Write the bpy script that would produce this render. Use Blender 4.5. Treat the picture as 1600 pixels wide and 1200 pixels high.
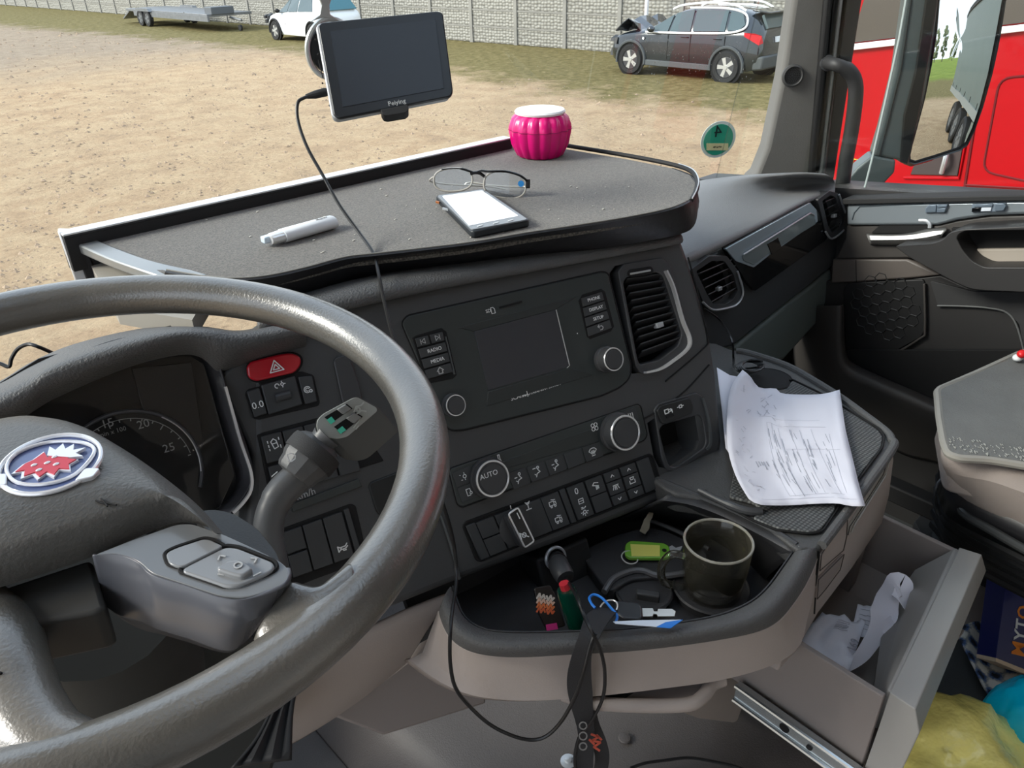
import bpy, bmesh, math, random
from mathutils import Vector, Matrix, noise
random.seed(7)
R = math.radians
for o in list(bpy.data.objects): bpy.data.objects.remove(o)
SC = bpy.context.scene
COL = SC.collection
# ------------------------------------------------------------------ camera
EYE = Vector((0, 0, 2.75)); F = 1219.0
def basis(yaw, pitch, roll):
    y, p, r = R(yaw), R(pitch), R(roll)
    f = Vector((math.sin(y)*math.cos(p), math.cos(y)*math.cos(p), -math.sin(p)))
    rt = Vector((math.cos(y), -math.sin(y), 0)); up = rt.cross(f)
    return rt*math.cos(r)+up*math.sin(r), up*math.cos(r)-rt*math.sin(r), f
CR, CU, CF = basis(41, 29.2, -1.42)
cam = bpy.data.cameras.new('camera'); camo = bpy.data.objects.new('camera', cam); COL.objects.link(camo)
cam.sensor_width = 36; cam.lens = 36*F/1600; cam.clip_start = .02; cam.clip_end = 600
M3 = Matrix((CR, CU, -CF)).transposed()
camo.matrix_world = Matrix.Translation(EYE) @ M3.to_4x4()
SC.camera = camo
# ------------------------------------------------------------------ light
SC.view_settings.view_transform = 'Standard'; SC.view_settings.look = 'None'
SC.view_settings.gamma = 1; SC.view_settings.use_curve_mapping = False
SC.view_settings.exposure = 0.95
wd = bpy.data.worlds.new('sky'); SC.world = wd; wd.use_nodes = True
nt = wd.node_tree; bg = nt.nodes['Background']
tc = nt.nodes.new('ShaderNodeTexCoord'); sp = nt.nodes.new('ShaderNodeSeparateXYZ'); rp = nt.nodes.new('ShaderNodeValToRGB')
nt.links.new(tc.outputs['Generated'], sp.inputs[0]); nt.links.new(sp.outputs['Z'], rp.inputs[0]); nt.links.new(rp.outputs[0], bg.inputs[0])
rp.color_ramp.elements[0].color = (.80, .84, .88, 1); rp.color_ramp.elements[1].color = (.62, .74, .92, 1)
rp.color_ramp.elements[0].position = .02; rp.color_ramp.elements[1].position = .7
bg.inputs[1].default_value = 1.15
sun = bpy.data.lights.new('sun', 'SUN'); sun.energy = 3.0; sun.angle = R(22); sun.color = (1, .95, .86)
so = bpy.data.objects.new('sun', sun); COL.objects.link(so)
so.rotation_euler = Vector((.74, -.42, -.52)).to_track_quat('-Z', 'Y').to_euler()
# ------------------------------------------------------------------ projection helpers
def ray(x, y): return CF + CR*((x-800)/F) - CU*((y-600)/F)
def P(x, y, d): return EYE + ray(x, y)*d
def Z(x, y, z): v = ray(x, y); return EYE + v*((z-EYE.z)/v.z)
class Plane:
    def __init__(s, o, u, v):
        s.o = Vector(o); s.u = Vector(u).normalized(); v = Vector(v); s.n = s.u.cross(v).normalized(); s.v = s.n.cross(s.u)
        if s.n.dot(EYE-s.o) < 0: s.n = -s.n
    def px(s, x, y, off=0):
        v = ray(x, y); o = s.o+s.n*off
        return EYE + v*((o-EYE).dot(s.n)/v.dot(s.n))
    def pts(s, pp, off=0): return [s.px(x, y, off) for x, y in pp]
    def at(s, off): q = Plane(s.o+s.n*off, s.u, s.v); return q
def HZ(z): return Plane((0, 0, z), (1, 0, 0), (0, 1, 0))
# ------------------------------------------------------------------ materials
def lin(c): return tuple(((v/255)/12.92 if v/255 <= .04045 else ((v/255+.055)/1.055)**2.4) for v in c)+(1,)
_m = {}
def mat(name, col=(128,128,128), rough=.5, metal=0, bump=0, scale=600, var=0, vscale=6, spec=.5, coat=0, trans=0, ior=1.45, emit=0, sheen=0):
    if name in _m: return _m[name]
    m = bpy.data.materials.new(name); m.use_nodes = True; t = m.node_tree; b = t.nodes['Principled BSDF']
    c = lin(col); b.inputs['Base Color'].default_value = c; b.inputs['Roughness'].default_value = rough
    b.inputs['Metallic'].default_value = metal; b.inputs['Specular IOR Level'].default_value = spec
    b.inputs['Coat Weight'].default_value = coat; b.inputs['Transmission Weight'].default_value = trans; b.inputs['IOR'].default_value = ior
    if sheen: b.inputs['Sheen Weight'].default_value = sheen
    if emit: b.inputs['Emission Color'].default_value = c; b.inputs['Emission Strength'].default_value = emit
    tcn = t.nodes.new('ShaderNodeTexCoord')
    if bump:
        n = t.nodes.new('ShaderNodeTexNoise'); n.inputs['Scale'].default_value = scale; n.inputs['Detail'].default_value = 3
        t.links.new(tcn.outputs['Object'], n.inputs['Vector'])
        bm_ = t.nodes.new('ShaderNodeBump'); bm_.inputs['Strength'].default_value = bump; bm_.inputs['Distance'].default_value = .6/scale
        t.links.new(n.outputs[0], bm_.inputs['Height']); t.links.new(bm_.outputs[0], b.inputs['Normal'])
    if var:
        n = t.nodes.new('ShaderNodeTexNoise'); n.inputs['Scale'].default_value = vscale; n.inputs['Detail'].default_value = 6
        t.links.new(tcn.outputs['Object'], n.inputs['Vector'])
        r = t.nodes.new('ShaderNodeValToRGB'); r.color_ramp.elements[0].position = .3; r.color_ramp.elements[1].position = .7
        r.color_ramp.elements[0].color = tuple(x*(1-var) for x in c[:3])+(1,); r.color_ramp.elements[1].color = tuple(min(1, x*(1+var)) for x in c[:3])+(1,)
        t.links.new(n.outputs[0], r.inputs[0]); t.links.new(r.outputs[0], b.inputs['Base Color'])
    _m[name] = m; return m
def glassmat(name, tint=(1,1,1), rough=0, refl=.6):
    if name in _m: return _m[name]
    m = bpy.data.materials.new(name); m.use_nodes = True; t = m.node_tree; t.nodes.remove(t.nodes['Principled BSDF'])
    out = t.nodes['Material Output']; tr = t.nodes.new('ShaderNodeBsdfTransparent'); tr.inputs[0].default_value = tint+(1,)
    g = t.nodes.new('ShaderNodeBsdfGlossy'); g.inputs['Roughness'].default_value = rough
    fr = t.nodes.new('ShaderNodeFresnel'); fr.inputs[0].default_value = 1.45
    mu = t.nodes.new('ShaderNodeMath'); mu.operation = 'MULTIPLY'; mu.inputs[1].default_value = refl
    mx = t.nodes.new('ShaderNodeMixShader'); t.links.new(fr.outputs[0], mu.inputs[0]); t.links.new(mu.outputs[0], mx.inputs[0])
    t.links.new(tr.outputs[0], mx.inputs[1]); t.links.new(g.outputs[0], mx.inputs[2]); t.links.new(mx.outputs[0], out.inputs[0])
    _m[name] = m; return m
BLK = mat('dash_plastic', (64,65,66), .55, bump=.25, scale=900, var=.06)
BLK2 = mat('smooth_black_plastic', (60,61,63), .42)
KEY = mat('button_plastic', (56,58,60), .5)
GLOSS = mat('gloss_black', (14,15,17), .08, spec=.5)
GROOVE = mat('dark_gap', (12,12,13), .8)
SOFT = mat('grained_soft_plastic', (82,82,82), .5, bump=.9, scale=420)
BEIGE = mat('taupe_plastic', (156,146,140), .6, bump=.2, scale=700, var=.04)
BEIGE2 = mat('dark_taupe_plastic', (128,119,115), .55, bump=.15, scale=700)
CHROME = mat('satin_chrome', (222,222,222), .2, metal=.45)
SILVER = mat('brushed_silver', (182,186,190), .35, metal=.45)
WHITE = mat('white_print', (225,228,228), .6)
MARK = mat('grey_print', (170,172,172), .6)
RUB = mat('black_rubber', (28,28,29), .7)
CABLE = mat('cable_rubber', (24,24,25), .38)
# ------------------------------------------------------------------ mesh builder
class B:
    def __init__(s): s.v = []; s.f = []
    def add(s, vs, fs):
        k = len(s.v); s.v += [Vector(q) for q in vs]; s.f += [tuple(i+k for i in f) for f in fs]; return s
    def box(s, c, x, y, z):                      # centre and three half-axis vectors
        c, x, y, z = Vector(c), Vector(x), Vector(y), Vector(z)
        vs = [c+x*a+y*b+z*d for d in (-1,1) for b in (-1,1) for a in (-1,1)]
        return s.add(vs, [(0,2,3,1),(4,5,7,6),(0,1,5,4),(2,6,7,3),(0,4,6,2),(1,3,7,5)])
    def aab(s, lo, hi):
        lo, hi = Vector(lo), Vector(hi); c = (lo+hi)/2; h = (hi-lo)/2
        return s.box(c, (h.x,0,0), (0,h.y,0), (0,0,h.z))
    def prism(s, front, vec):                    # polygon extruded by vec
        n = len(front); vec = Vector(vec); fr = [Vector(q) for q in front]
        vs = fr+[q+vec for q in fr]
        fs = [tuple(range(n)), tuple(range(2*n-1, n-1, -1))]+[(i, i+n, (i+1) % n+n, (i+1) % n) for i in range(n)]
        return s.add(vs, fs)
    def tube(s, pts, r, seg=10, closed=False):
        pts = [Vector(q) for q in pts]; n = len(pts); rr = r if isinstance(r, (list, tuple)) else [r]*n
        vs = []; nrm = None
        for i, p in enumerate(pts):
            a = pts[(i-1) % n] if (closed or i > 0) else p; b = pts[(i+1) % n] if (closed or i < n-1) else p
            t = (b-a).normalized() if (b-a).length > 1e-9 else Vector((0,0,1))
            if nrm is None: nrm = t.orthogonal().normalized()
            nrm = (nrm-t*nrm.dot(t)); nrm = nrm.normalized() if nrm.length > 1e-6 else t.orthogonal().normalized()
            bn = t.cross(nrm)
            for k in range(seg):
                an = 2*math.pi*k/seg; vs.append(p+(nrm*math.cos(an)+bn*math.sin(an))*rr[i])
        fs = []
        for i in range(n if closed else n-1):
            j = (i+1) % n
            for k in range(seg): fs.append((i*seg+k, i*seg+(k+1) % seg, j*seg+(k+1) % seg, j*seg+k))
        if not closed: fs += [tuple(range(seg-1, -1, -1)), tuple(range((n-1)*seg, n*seg))]
        return s.add(vs, fs)
    def ribbon(s, pts, side, w, th):             # flat strap: centre line, per-point side vectors
        pts = [Vector(q) for q in pts]; n = len(pts); vs = []
        for i, p in enumerate(pts):
            a = pts[max(0, i-1)]; b = pts[min(n-1, i+1)]; t = (b-a).normalized()
            sd = Vector(side[i] if isinstance(side, list) else side); sd = (sd-t*sd.dot(t)).normalized(); nn = t.cross(sd)
            ww = w[i] if isinstance(w, list) else w
            vs += [p+sd*ww+nn*th, p-sd*ww+nn*th, p-sd*ww-nn*th, p+sd*ww-nn*th]
        fs = [(0,1,2,3), tuple((n-1)*4+k for k in (3,2,1,0))]
        for i in range(n-1):
            for k in range(4): fs.append((i*4+k, (i+1)*4+k, (i+1)*4+(k+1) % 4, i*4+(k+1) % 4))
        return s.add(vs, fs)
    def lathe(s, prof, o, ax=(0,0,1), seg=40, rib=None, ref=None):
        o = Vector(o); ax = Vector(ax).normalized(); u = (Vector(ref) if ref else ax.orthogonal()); u = (u-ax*u.dot(ax)).normalized(); w = ax.cross(u)
        vs = []; m = len(prof)
        for k in range(seg):
            an = 2*math.pi*k/seg; g = rib(an) if rib else 1
            for r, h in prof: vs.append(o+ax*h+(u*math.cos(an)+w*math.sin(an))*r*g)
        fs = []
        for k in range(seg):
            k2 = (k+1) % seg
            for j in range(m-1): fs.append((k*m+j, k2*m+j, k2*m+j+1, k*m+j+1))
        if prof[0][0] > 1e-6: fs.append(tuple(k*m for k in range(seg-1, -1, -1)))
        if prof[-1][0] > 1e-6: fs.append(tuple(k*m+m-1 for k in range(seg)))
        return s.add(vs, fs)
    def grid(s, rows, cl=False):
        n = len(rows[0]); vs = [q for r in rows for q in r]; fs = []
        for i in range(len(rows)-1):
            for j in range(n if cl else n-1):
                j2 = (j+1) % n; fs.append((i*n+j, i*n+j2, (i+1)*n+j2, (i+1)*n+j))
        return s.add(vs, fs)
    def dome(s, c, r, seg=10):
        c = Vector(c); r = Vector(r) if not isinstance(r, (int, float)) else Vector((r, r, r)); rows = []
        for i in range(seg+1):
            ph = math.pi*i/seg; q = max(1e-4, math.sin(ph))
            rows.append([c+Vector((r.x*q*math.cos(2*math.pi*k/(seg*2)), r.y*q*math.sin(2*math.pi*k/(seg*2)), r.z*math.cos(ph))) for k in range(seg*2)])
        return s.grid(rows, True)
def cat(pts, n=6, closed=False):                 # Catmull-Rom through points
    pts = [Vector(q) for q in pts]; m = len(pts); out = []
    for i in range(m if closed else m-1):
        g = (lambda k: pts[k % m]) if closed else (lambda k: pts[min(max(k, 0), m-1)])
        a, b, c, d = g(i-1), g(i), g(i+1), g(i+2)
        for k in range(n):
            t = k/n; out.append(.5*((2*b)+(c-a)*t+(2*a-5*b+4*c-d)*t*t+(3*b-a-3*c+d)*t**3))
    if not closed: out.append(pts[-1].copy())
    return out
def resample(pts, n):
    L = [0]
    for a, b in zip(pts, pts[1:]): L.append(L[-1]+(b-a).length)
    out = []; j = 0
    for k in range(n):
        t = L[-1]*k/(n-1)
        while j < len(pts)-2 and L[j+1] < t: j += 1
        s_ = (t-L[j])/max(1e-9, L[j+1]-L[j]); out.append(pts[j].lerp(pts[j+1], min(1, max(0, s_))))
    return out
def rnd(pts, r, n=4):                            # round a polygon's corners
    out = []; m = len(pts)
    for i in range(m):
        p = pts[i]; a = pts[i-1]-p; b = pts[(i+1) % m]-p; rr = min(r, a.length*.45, b.length*.45)
        p0 = p+a.normalized()*rr; p1 = p+b.normalized()*rr
        for k in range(n+1):
            t = k/n; out.append(p0*(1-t)**2+p*2*t*(1-t)+p1*t*t)
    return out
WL = {}
def obj(name, b, m, parent=None, bevel=0, seg=2, smooth=None, sub=0, solid=0, weld=False, ang=35):
    me = bpy.data.meshes.new(name)
    c = Vector(); 
    for q in b.v: c += q
    c /= max(1, len(b.v))
    me.from_pydata([q-c for q in b.v], [], b.f); me.update()
    bm = bmesh.new(); bm.from_mesh(me)
    if weld: bmesh.ops.remove_doubles(bm, verts=bm.verts, dist=1e-5)
    bmesh.ops.recalc_face_normals(bm, faces=bm.faces); bm.to_mesh(me); bm.free()
    me.materials.append(m)
    o = bpy.data.objects.new(name, me); COL.objects.link(o)
    link(o, c, parent)
    if solid:
        q = o.modifiers.new('s', 'SOLIDIFY'); q.thickness = abs(solid); q.offset = -1 if solid > 0 else 1
    if bevel:
        q = o.modifiers.new('b', 'BEVEL'); q.width = bevel; q.segments = seg; q.limit_method = 'ANGLE'; q.angle_limit = R(30); q.harden_normals = False
    if sub:
        q = o.modifiers.new('u', 'SUBSURF'); q.levels = sub; q.render_levels = sub
    if smooth is None: smooth = bool(bevel or sub)
    if smooth:
        for p in me.polygons: p.use_smooth = True
        if not sub:
            try: me.set_sharp_from_angle(angle=R(ang if not bevel else 50))
            except Exception: pass
    return o
def link(o, c, parent):
    c = Vector(c); WL[o] = c
    if parent is not None: o.parent = parent; o.location = c-WL[parent]
    else: o.location = c
def tag(o, label=None, cat_=None, group=None, kind=None):
    if label: o['label'] = label
    if cat_: o['category'] = cat_
    if group: o['group'] = group
    if kind: o['kind'] = kind
    return o
def thing(name, loc, label, cat_, group=None, kind=None):
    o = bpy.data.objects.new(name, None); o.empty_display_size = .05; COL.objects.link(o); link(o, loc, None)
    return tag(o, label, cat_, group, kind)
def copy_tree(o, delta, parent=None):
    c = o.copy(); COL.objects.link(c)
    if parent is not None: c.parent = parent
    else: c.location = o.location+Vector(delta)
    WL[c] = WL[o]+Vector(delta)
    for ch in [q for q in bpy.data.objects if q.parent == o]: copy_tree(ch, delta, c)
    return c
def slab(name, pl, poly, m, parent=None, off=0, th=.004, bevel=.0008, r=0, seg=2, raw=False):
    pts = pl.pts(poly, off)
    if r: pts = rnd(pts, r)
    return obj(name, B().prism(pts, -pl.n*th), m, parent, bevel, seg)
def ring(name, pl, poly, m, parent, off=0, th=.003, w=.002, r=0):     # frame round a polygon
    pts = pl.pts(poly, off)
    if r: pts = rnd(pts, r)
    return obj(name, B().tube(pts, w, 6, True), m, parent, smooth=True)
def holed(name, pl, outer, inner, m, parent=None, off=0, th=.01, bevel=.001, r1=0, r2=0, n=48):
    """plate with an opening: both outlines resampled by angle round the opening's centre"""
    A = pl.pts(outer, off); Bp = pl.pts(inner, off)
    if r1: A = rnd(A, r1)
    if r2: Bp = rnd(Bp, r2)
    c = sum(Bp, Vector())/len(Bp); u, v = pl.u, pl.v
    def hit(poly, an):
        dx, dy = math.cos(an), math.sin(an); best = None; m_ = len(poly)
        for i in range(m_):
            p = poly[i]-c; q = poly[(i+1) % m_]-c; x1, y1, x2, y2 = p.dot(u), p.dot(v), q.dot(u), q.dot(v)
            ex, ey = x2-x1, y2-y1; de = dx*ey-dy*ex
            if abs(de) < 1e-12: continue
            t = (x1*ey-y1*ex)/de; s_ = (x1*dy-y1*dx)/de
            if t > 0 and -1e-6 <= s_ <= 1+1e-6 and (best is None or t > best): best = t
        return best or .001
    angs = set(2*math.pi*k/n for k in range(n))
    for poly in (A, Bp):
        for p in poly: angs.add(math.atan2((p-c).dot(v), (p-c).dot(u)) % (2*math.pi))
    angs = sorted(angs); aa = [angs[0]]
    for a in angs:
        if a-aa[-1] > .004: aa.append(a)
    def rw(poly, d): return [c+(u*math.cos(a)+v*math.sin(a))*hit(poly, a)-pl.n*d for a in aa]
    rows = [rw(A, 0), rw(Bp, 0), rw(Bp, th), rw(A, th), rw(A, 0)]
    return obj(name, B().grid(rows, True), m, parent, bevel, weld=True)
_font = None
def text(s, pl, x, y, size, m, parent, name='lettering', off=.0006, ux=None, ext=.00015, align='CENTER', flip=False, bold=0):
    """flat print on plane pl centred at pixel x,y; size = letter height in metres"""
    cu = bpy.data.curves.new('t', 'FONT'); cu.body = s; cu.size = size*1.4; cu.align_x = align; cu.align_y = 'CENTER'; cu.extrude = ext; cu.resolution_u = 2; cu.offset = bold*size
    to = bpy.data.objects.new('t', cu); COL.objects.link(to)
    dg = bpy.context.evaluated_depsgraph_get(); me = bpy.data.meshes.new_from_object(to.evaluated_get(dg))
    bpy.data.objects.remove(to)
    u = Vector(ux).normalized() if ux is not None else pl.u; v = pl.n.cross(u)
    if flip: u = -u
    o = pl.px(x, y, off)
    b = B(); b.add([o+u*q.co.x+v*q.co.y+pl.n*q.co.z for q in me.vertices], [tuple(p.vertices) for p in me.polygons])
    bpy.data.meshes.remove(me)
    return obj(name, b, m, parent)
def icon(pl, x, y, size, strokes, m, parent, name='symbol', w=.06, off=.0008, ux=None):
    """strokes in a -1..1 box, drawn as thin raised lines"""
    u = Vector(ux).normalized() if ux is not None else pl.u; v = pl.n.cross(u); o = pl.px(x, y, off); b = B()
    for st in strokes:
        if st[0] == 'c':
            _, cx, cy, rr = st[:4]; a0, a1 = (st[4], st[5]) if len(st) > 4 else (0, 360)
            st = [(cx+rr*math.cos(R(a)), cy+rr*math.sin(R(a))) for a in [a0+(a1-a0)*k/12 for k in range(13)]]
        for (x0, y0), (x1, y1) in zip(st, st[1:]):
            a = o+(u*x0+v*y0)*size; c = o+(u*x1+v*y1)*size; d = (c-a)
            if d.length < 1e-7: continue
            b.box((a+c)/2, d/2+d.normalized()*w*size*.5, d.normalized().cross(pl.n)*w*size, pl.n*.0002)
    return obj(name, b, m, parent)
def hazed_glass(name, tint, dirt, k, refl=1.5):  # dirt colour is a pale haze painted in so clear glass looks brighter
    m = glassmat(name, tint, .04, refl); t = m.node_tree; out = t.nodes['Material Output']; old = out.inputs[0].links[0].from_socket
    d = t.nodes.new('ShaderNodeBsdfDiffuse'); d.inputs[0].default_value = lin(dirt); x = t.nodes.new('ShaderNodeMixShader')
    n = t.nodes.new('ShaderNodeTexNoise'); n.inputs['Scale'].default_value = 14; n.inputs['Detail'].default_value = 5; tcn = t.nodes.new('ShaderNodeTexCoord'); t.links.new(tcn.outputs['Object'], n.inputs[0])
    mu = t.nodes.new('ShaderNodeMath'); mu.operation = 'MULTIPLY_ADD'; mu.inputs[1].default_value = k*.5; mu.inputs[2].default_value = k*.75; t.links.new(n.outputs[0], mu.inputs[0])
    t.links.new(mu.outputs[0], x.inputs[0]); t.links.new(old, x.inputs[1]); t.links.new(d.outputs[0], x.inputs[2]); t.links.new(x.outputs[0], out.inputs[0]); return m
def lerp2(a, b, t): return (a[0]+(b[0]-a[0])*t, a[1]+(b[1]-a[1])*t)
def bil(q, s_, t): return lerp2(lerp2(q[0], q[1], s_), lerp2(q[3], q[2], s_), t)   # q = TL TR BR BL
def cell(q, s0, s1, t0, t1): return [bil(q, s0, t0), bil(q, s1, t0), bil(q, s1, t1), bil(q, s0, t1)]
def zpts(pp, z=None): return [Z(*p) if len(p) == 3 else Z(p[0], p[1], z) for p in pp]
def knob(name, pl, x, y, r, h, parent, m=None, chrome=True, capm=None):
    o = pl.px(x, y)
    k = obj(name, B().lathe([(r*1.1,0),(r*1.1,h*.25),(r,h*.3),(r*.95,h*.92),(r*.86,h)], o, pl.n, 36), m or BLK2, parent, smooth=True)
    if chrome:
        pts = [o+pl.n*h+(pl.u*math.cos(a)+pl.v*math.sin(a))*r*.92 for a in [2*math.pi*i/36 for i in range(36)]]
        obj('chrome_ring', B().tube(pts, r*.06, 6, True), CHROME, k, smooth=True)
        obj('knob_cap', B().lathe([(r*.78,0),(r*.76,.0015),(r*.001,.0015)], o+pl.n*h, pl.n, 32), capm or BLK2, k, smooth=True)
    return k

def cut(o, cutters):
    """cut openings into o for good"""
    cs = []
    for bld in cutters:
        me = bpy.data.meshes.new('cutter'); me.from_pydata(bld.v, [], bld.f); bm = bmesh.new(); bm.from_mesh(me); bmesh.ops.recalc_face_normals(bm, faces=bm.faces); bm.to_mesh(me); bm.free()
        c = bpy.data.objects.new('cutter', me); COL.objects.link(c); cs.append(c)
        q = o.modifiers.new('cut', 'BOOLEAN'); q.object = c; q.operation = 'DIFFERENCE'; q.solver = 'EXACT'
    # the bevel last
    bpy.context.view_layer.update(); dg = bpy.context.evaluated_depsgraph_get()
    me = bpy.data.meshes.new_from_object(o.evaluated_get(dg)); o.modifiers.clear(); o.data = me
    for c in cs: bpy.data.objects.remove(c)
# ================================================================== OUTDOORS
def nodes_ground():
    m = bpy.data.materials.new('dirt_and_grass'); m.use_nodes = True; t = m.node_tree; b = t.nodes['Principled BSDF']; b.inputs['Roughness'].default_value = .95
    b.inputs['Specular IOR Level'].default_value = .1
    g = t.nodes.new('ShaderNodeNewGeometry'); L = t.links.new
    def noi(s, d=6, r=.6):
        n = t.nodes.new('ShaderNodeTexNoise'); n.inputs['Scale'].default_value = s; n.inputs['Detail'].default_value = d; n.inputs['Roughness'].default_value = r
        L(g.outputs['Position'], n.inputs['Vector']); return n
    def ramp(src, stops):
        r = t.nodes.new('ShaderNodeValToRGB'); e = r.color_ramp.elements
        while len(e) < len(stops): e.new(.5)
        for q, (p, c) in zip(e, stops): q.position = p; q.color = c if len(c) == 4 else lin(c)
        L(src, r.inputs[0]); return r
    def mix(f, a, b_):
        x = t.nodes.new('ShaderNodeMix'); x.data_type = 'RGBA'; L(f, x.inputs[0]); L(a, x.inputs[6]); L(b_, x.inputs[7]); return x
    def math_(op, a, b_=None):
        x = t.nodes.new('ShaderNodeMath'); x.operation = op
        for i, q in enumerate((a, b_)):
            if q is None: continue
            if isinstance(q, (int, float)): x.inputs[i].default_value = q
            else: L(q, x.inputs[i])
        return x.outputs[0]
    dirt = ramp(noi(1.6, 8, .7).outputs[0], [(.3, (140,120,100)), (.45, (176,148,118)), (.6, (194,170,138)), (.75, (186,150,116))])
    peb = ramp(noi(14, 8, .75).outputs[0], [(.34, (100,86,74)), (.42, (172,150,122)), (.6, (196,172,140)), (.8, (216,200,172))])
    d = mix(ramp(noi(.35, 4).outputs[0], [(.3, (90,90,90)), (.65, (215,215,215))]).outputs[0], dirt.outputs[0], peb.outputs[0])
    grey = ramp(noi(3).outputs[0], [(.3, (108,102,96)), (.7, (152,144,134))])
    sp = t.nodes.new('ShaderNodeSeparateXYZ'); L(g.outputs['Position'], sp.inputs[0])
    n2 = noi(.5, 5)
    gf = math_('ADD', math_('MULTIPLY', n2.outputs[0], 9), math_('ADD', sp.outputs['Y'], -27))     # far left is greyer
    gfr = ramp(math_('MULTIPLY', gf, .12), [(.0, (0,0,0)), (1, (200,200,200))])
    d2 = mix(gfr.outputs[0], d.outputs[2], grey.outputs[0])
    grass = ramp(noi(5, 8, .7).outputs[0], [(.3, (80,76,44)), (.5, (114,106,66)), (.7, (150,136,96))])
    grass2 = ramp(noi(1.2, 5).outputs[0], [(.4, (150,150,150,1)), (.7, (0,0,0,1))])
    gcol = grass
    # boundary: X - 0.23*(45-Y)*... follows the fence
    e = math_('SUBTRACT', sp.outputs['X'], 12.0)
    e = math_('ADD', e, math_('MULTIPLY', math_('MAXIMUM', math_('SUBTRACT', sp.outputs['Y'], 24), 0), .16))
    e = math_('ADD', math_('MULTIPLY', e, .55), math_('MULTIPLY', math_('SUBTRACT', noi(.9, 8, .7).outputs[0], .5), 3.4))
    back = math_('MULTIPLY', math_('SUBTRACT', -16, sp.outputs['Y']), .4)
    e2 = math_('MAXIMUM', e, back)
    f = ramp(e2, [(.0, (0,0,0)), (.9, (245,245,245))])
    fin = mix(f.outputs[0], d2.outputs[2], gcol.outputs[0])
    fb = ramp(math_('MULTIPLY', math_('SUBTRACT', -30, sp.outputs['Y']), .2), [(.0, (0,0,0)), (1, (255,255,255))])
    gn = ramp(noi(.3).outputs[0], [(.3, (104,122,50)), (.7, (140,152,74))])
    fin2 = mix(fb.outputs[0], fin.outputs[2], gn.outputs[0])
    L(fin2.outputs[2], b.inputs['Base Color'])
    bu = t.nodes.new('ShaderNodeBump'); bu.inputs['Strength'].default_value = .9; bu.inputs['Distance'].default_value = .12
    L(noi(5, 9, .75).outputs[0], bu.inputs['Height']); L(bu.outputs[0], b.inputs['Normal'])
    return m
# uneven ground: gentle ruts near, flat far
def gh(x, y): return .035*noise.noise(Vector((x*.35, y*.35, 3)))+.02*noise.noise(Vector((x*1.3, y*1.3, 9)))
rows = []
gx = [-60,-30,-10]+[-4+i*.6 for i in range(40)]+[24,40,90,200]; gy = [-300,-150,-80,-40,-20,-10]+[-4+i*.7 for i in range(90)]+[75,110,200]
for y in gy: rows.append([Vector((x, y, gh(x, y)-.0 if (-4 < x < 19.5 and -4 < y < 58) else 0)) for x in gx])
tag(obj('ground', B().grid(rows), nodes_ground(), smooth=True), kind='structure')

# loose clods and stones on the dirt
b = B(); random.seed(21)
for k in range(5200):
    px_, py_ = random.uniform(-20, 1250), 45+420*random.random()**1.3
    q = Z(px_, py_, 0)
    if q.x > 13.5-.16*max(0, q.y-24) or q.y > 45 or q.x < .5: continue
    s_ = random.uniform(.010,.030)*(1+.07*q.y)*random.choice([.5,.7,1]); a = random.random()*3.1; u_ = Vector((math.cos(a), math.sin(a), 0)); w_ = Vector((-u_.y, u_.x, 0)); q.z = gh(q.x, q.y)
    b.add([q+u_*s_, q+w_*s_*.7, q-u_*s_*.9, q-w_*s_*.8, q+Vector((0,0,s_*.55))+u_*s_*.1], [(0,1,4),(1,2,4),(2,3,4),(3,0,4)])
tag(obj('clods', b, mat('earth_clods', (150,130,108), .95, var=.35, vscale=2)), kind='stuff', label='small clods and stones strewn over the dirt yard', cat_='clods')
# concrete fence ----------------------------------------------------
_y = R(41); k_ = 2.75/2.6
def frot(x, y): return Vector((x*math.cos(_y)+y*math.sin(_y), -x*math.sin(_y)+y*math.cos(_y), 0))*k_
FP = frot(-32.787, 57.65); FD = frot(1.383, -1.327)
def fence_mat():
    m = bpy.data.materials.new('cast_concrete'); m.use_nodes = True; t = m.node_tree; b = t.nodes['Principled BSDF']; b.inputs['Roughness'].default_value = .9
    tcn = t.nodes.new('ShaderNodeTexCoord'); L = t.links.new
    mp = t.nodes.new('ShaderNodeMapping'); mp.inputs['Scale'].default_value = (1, 7.5, 11); L(tcn.outputs['Object'], mp.inputs[0])
    v = t.nodes.new('ShaderNodeTexVoronoi'); v.inputs['Scale'].default_value = 1; v.inputs['Randomness'].default_value = .35; L(mp.outputs[0], v.inputs['Vector'])
    r = t.nodes.new('ShaderNodeValToRGB'); r.color_ramp.elements[0].color = lin((158,156,148)); r.color_ramp.elements[1].color = lin((104,102,96)); r.color_ramp.elements[0].position = .25; r.color_ramp.elements[1].position = .75
    L(v.outputs['Distance'], r.inputs[0]); L(r.outputs[0], b.inputs['Base Color'])
    bu = t.nodes.new('ShaderNodeBump'); bu.inputs['Strength'].default_value = 1; bu.inputs['Distance'].default_value = .05; bu.invert = True
    L(v.outputs['Distance'], bu.inputs['Height']); L(bu.outputs[0], b.inputs['Normal']); return m
FM = fence_mat(); FPM = mat('fence_post_concrete', (134,132,126), .9, var=.1, vscale=3)
fdir = FD.normalized(); fnor = Vector((fdir.y, -fdir.x, 0))
if fnor.x > 0: fnor = -fnor
fence = thing('concrete_fence', FP+FD*20, 'pale grey precast concrete panel fence running behind the parked cars', 'fence')
def fbox(c, l, h, w):
    return B().box(c, fdir*l/2, fnor*w/2, Vector((0, 0, h/2)))
p0 = None; s0 = None; SL = FD.length
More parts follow.
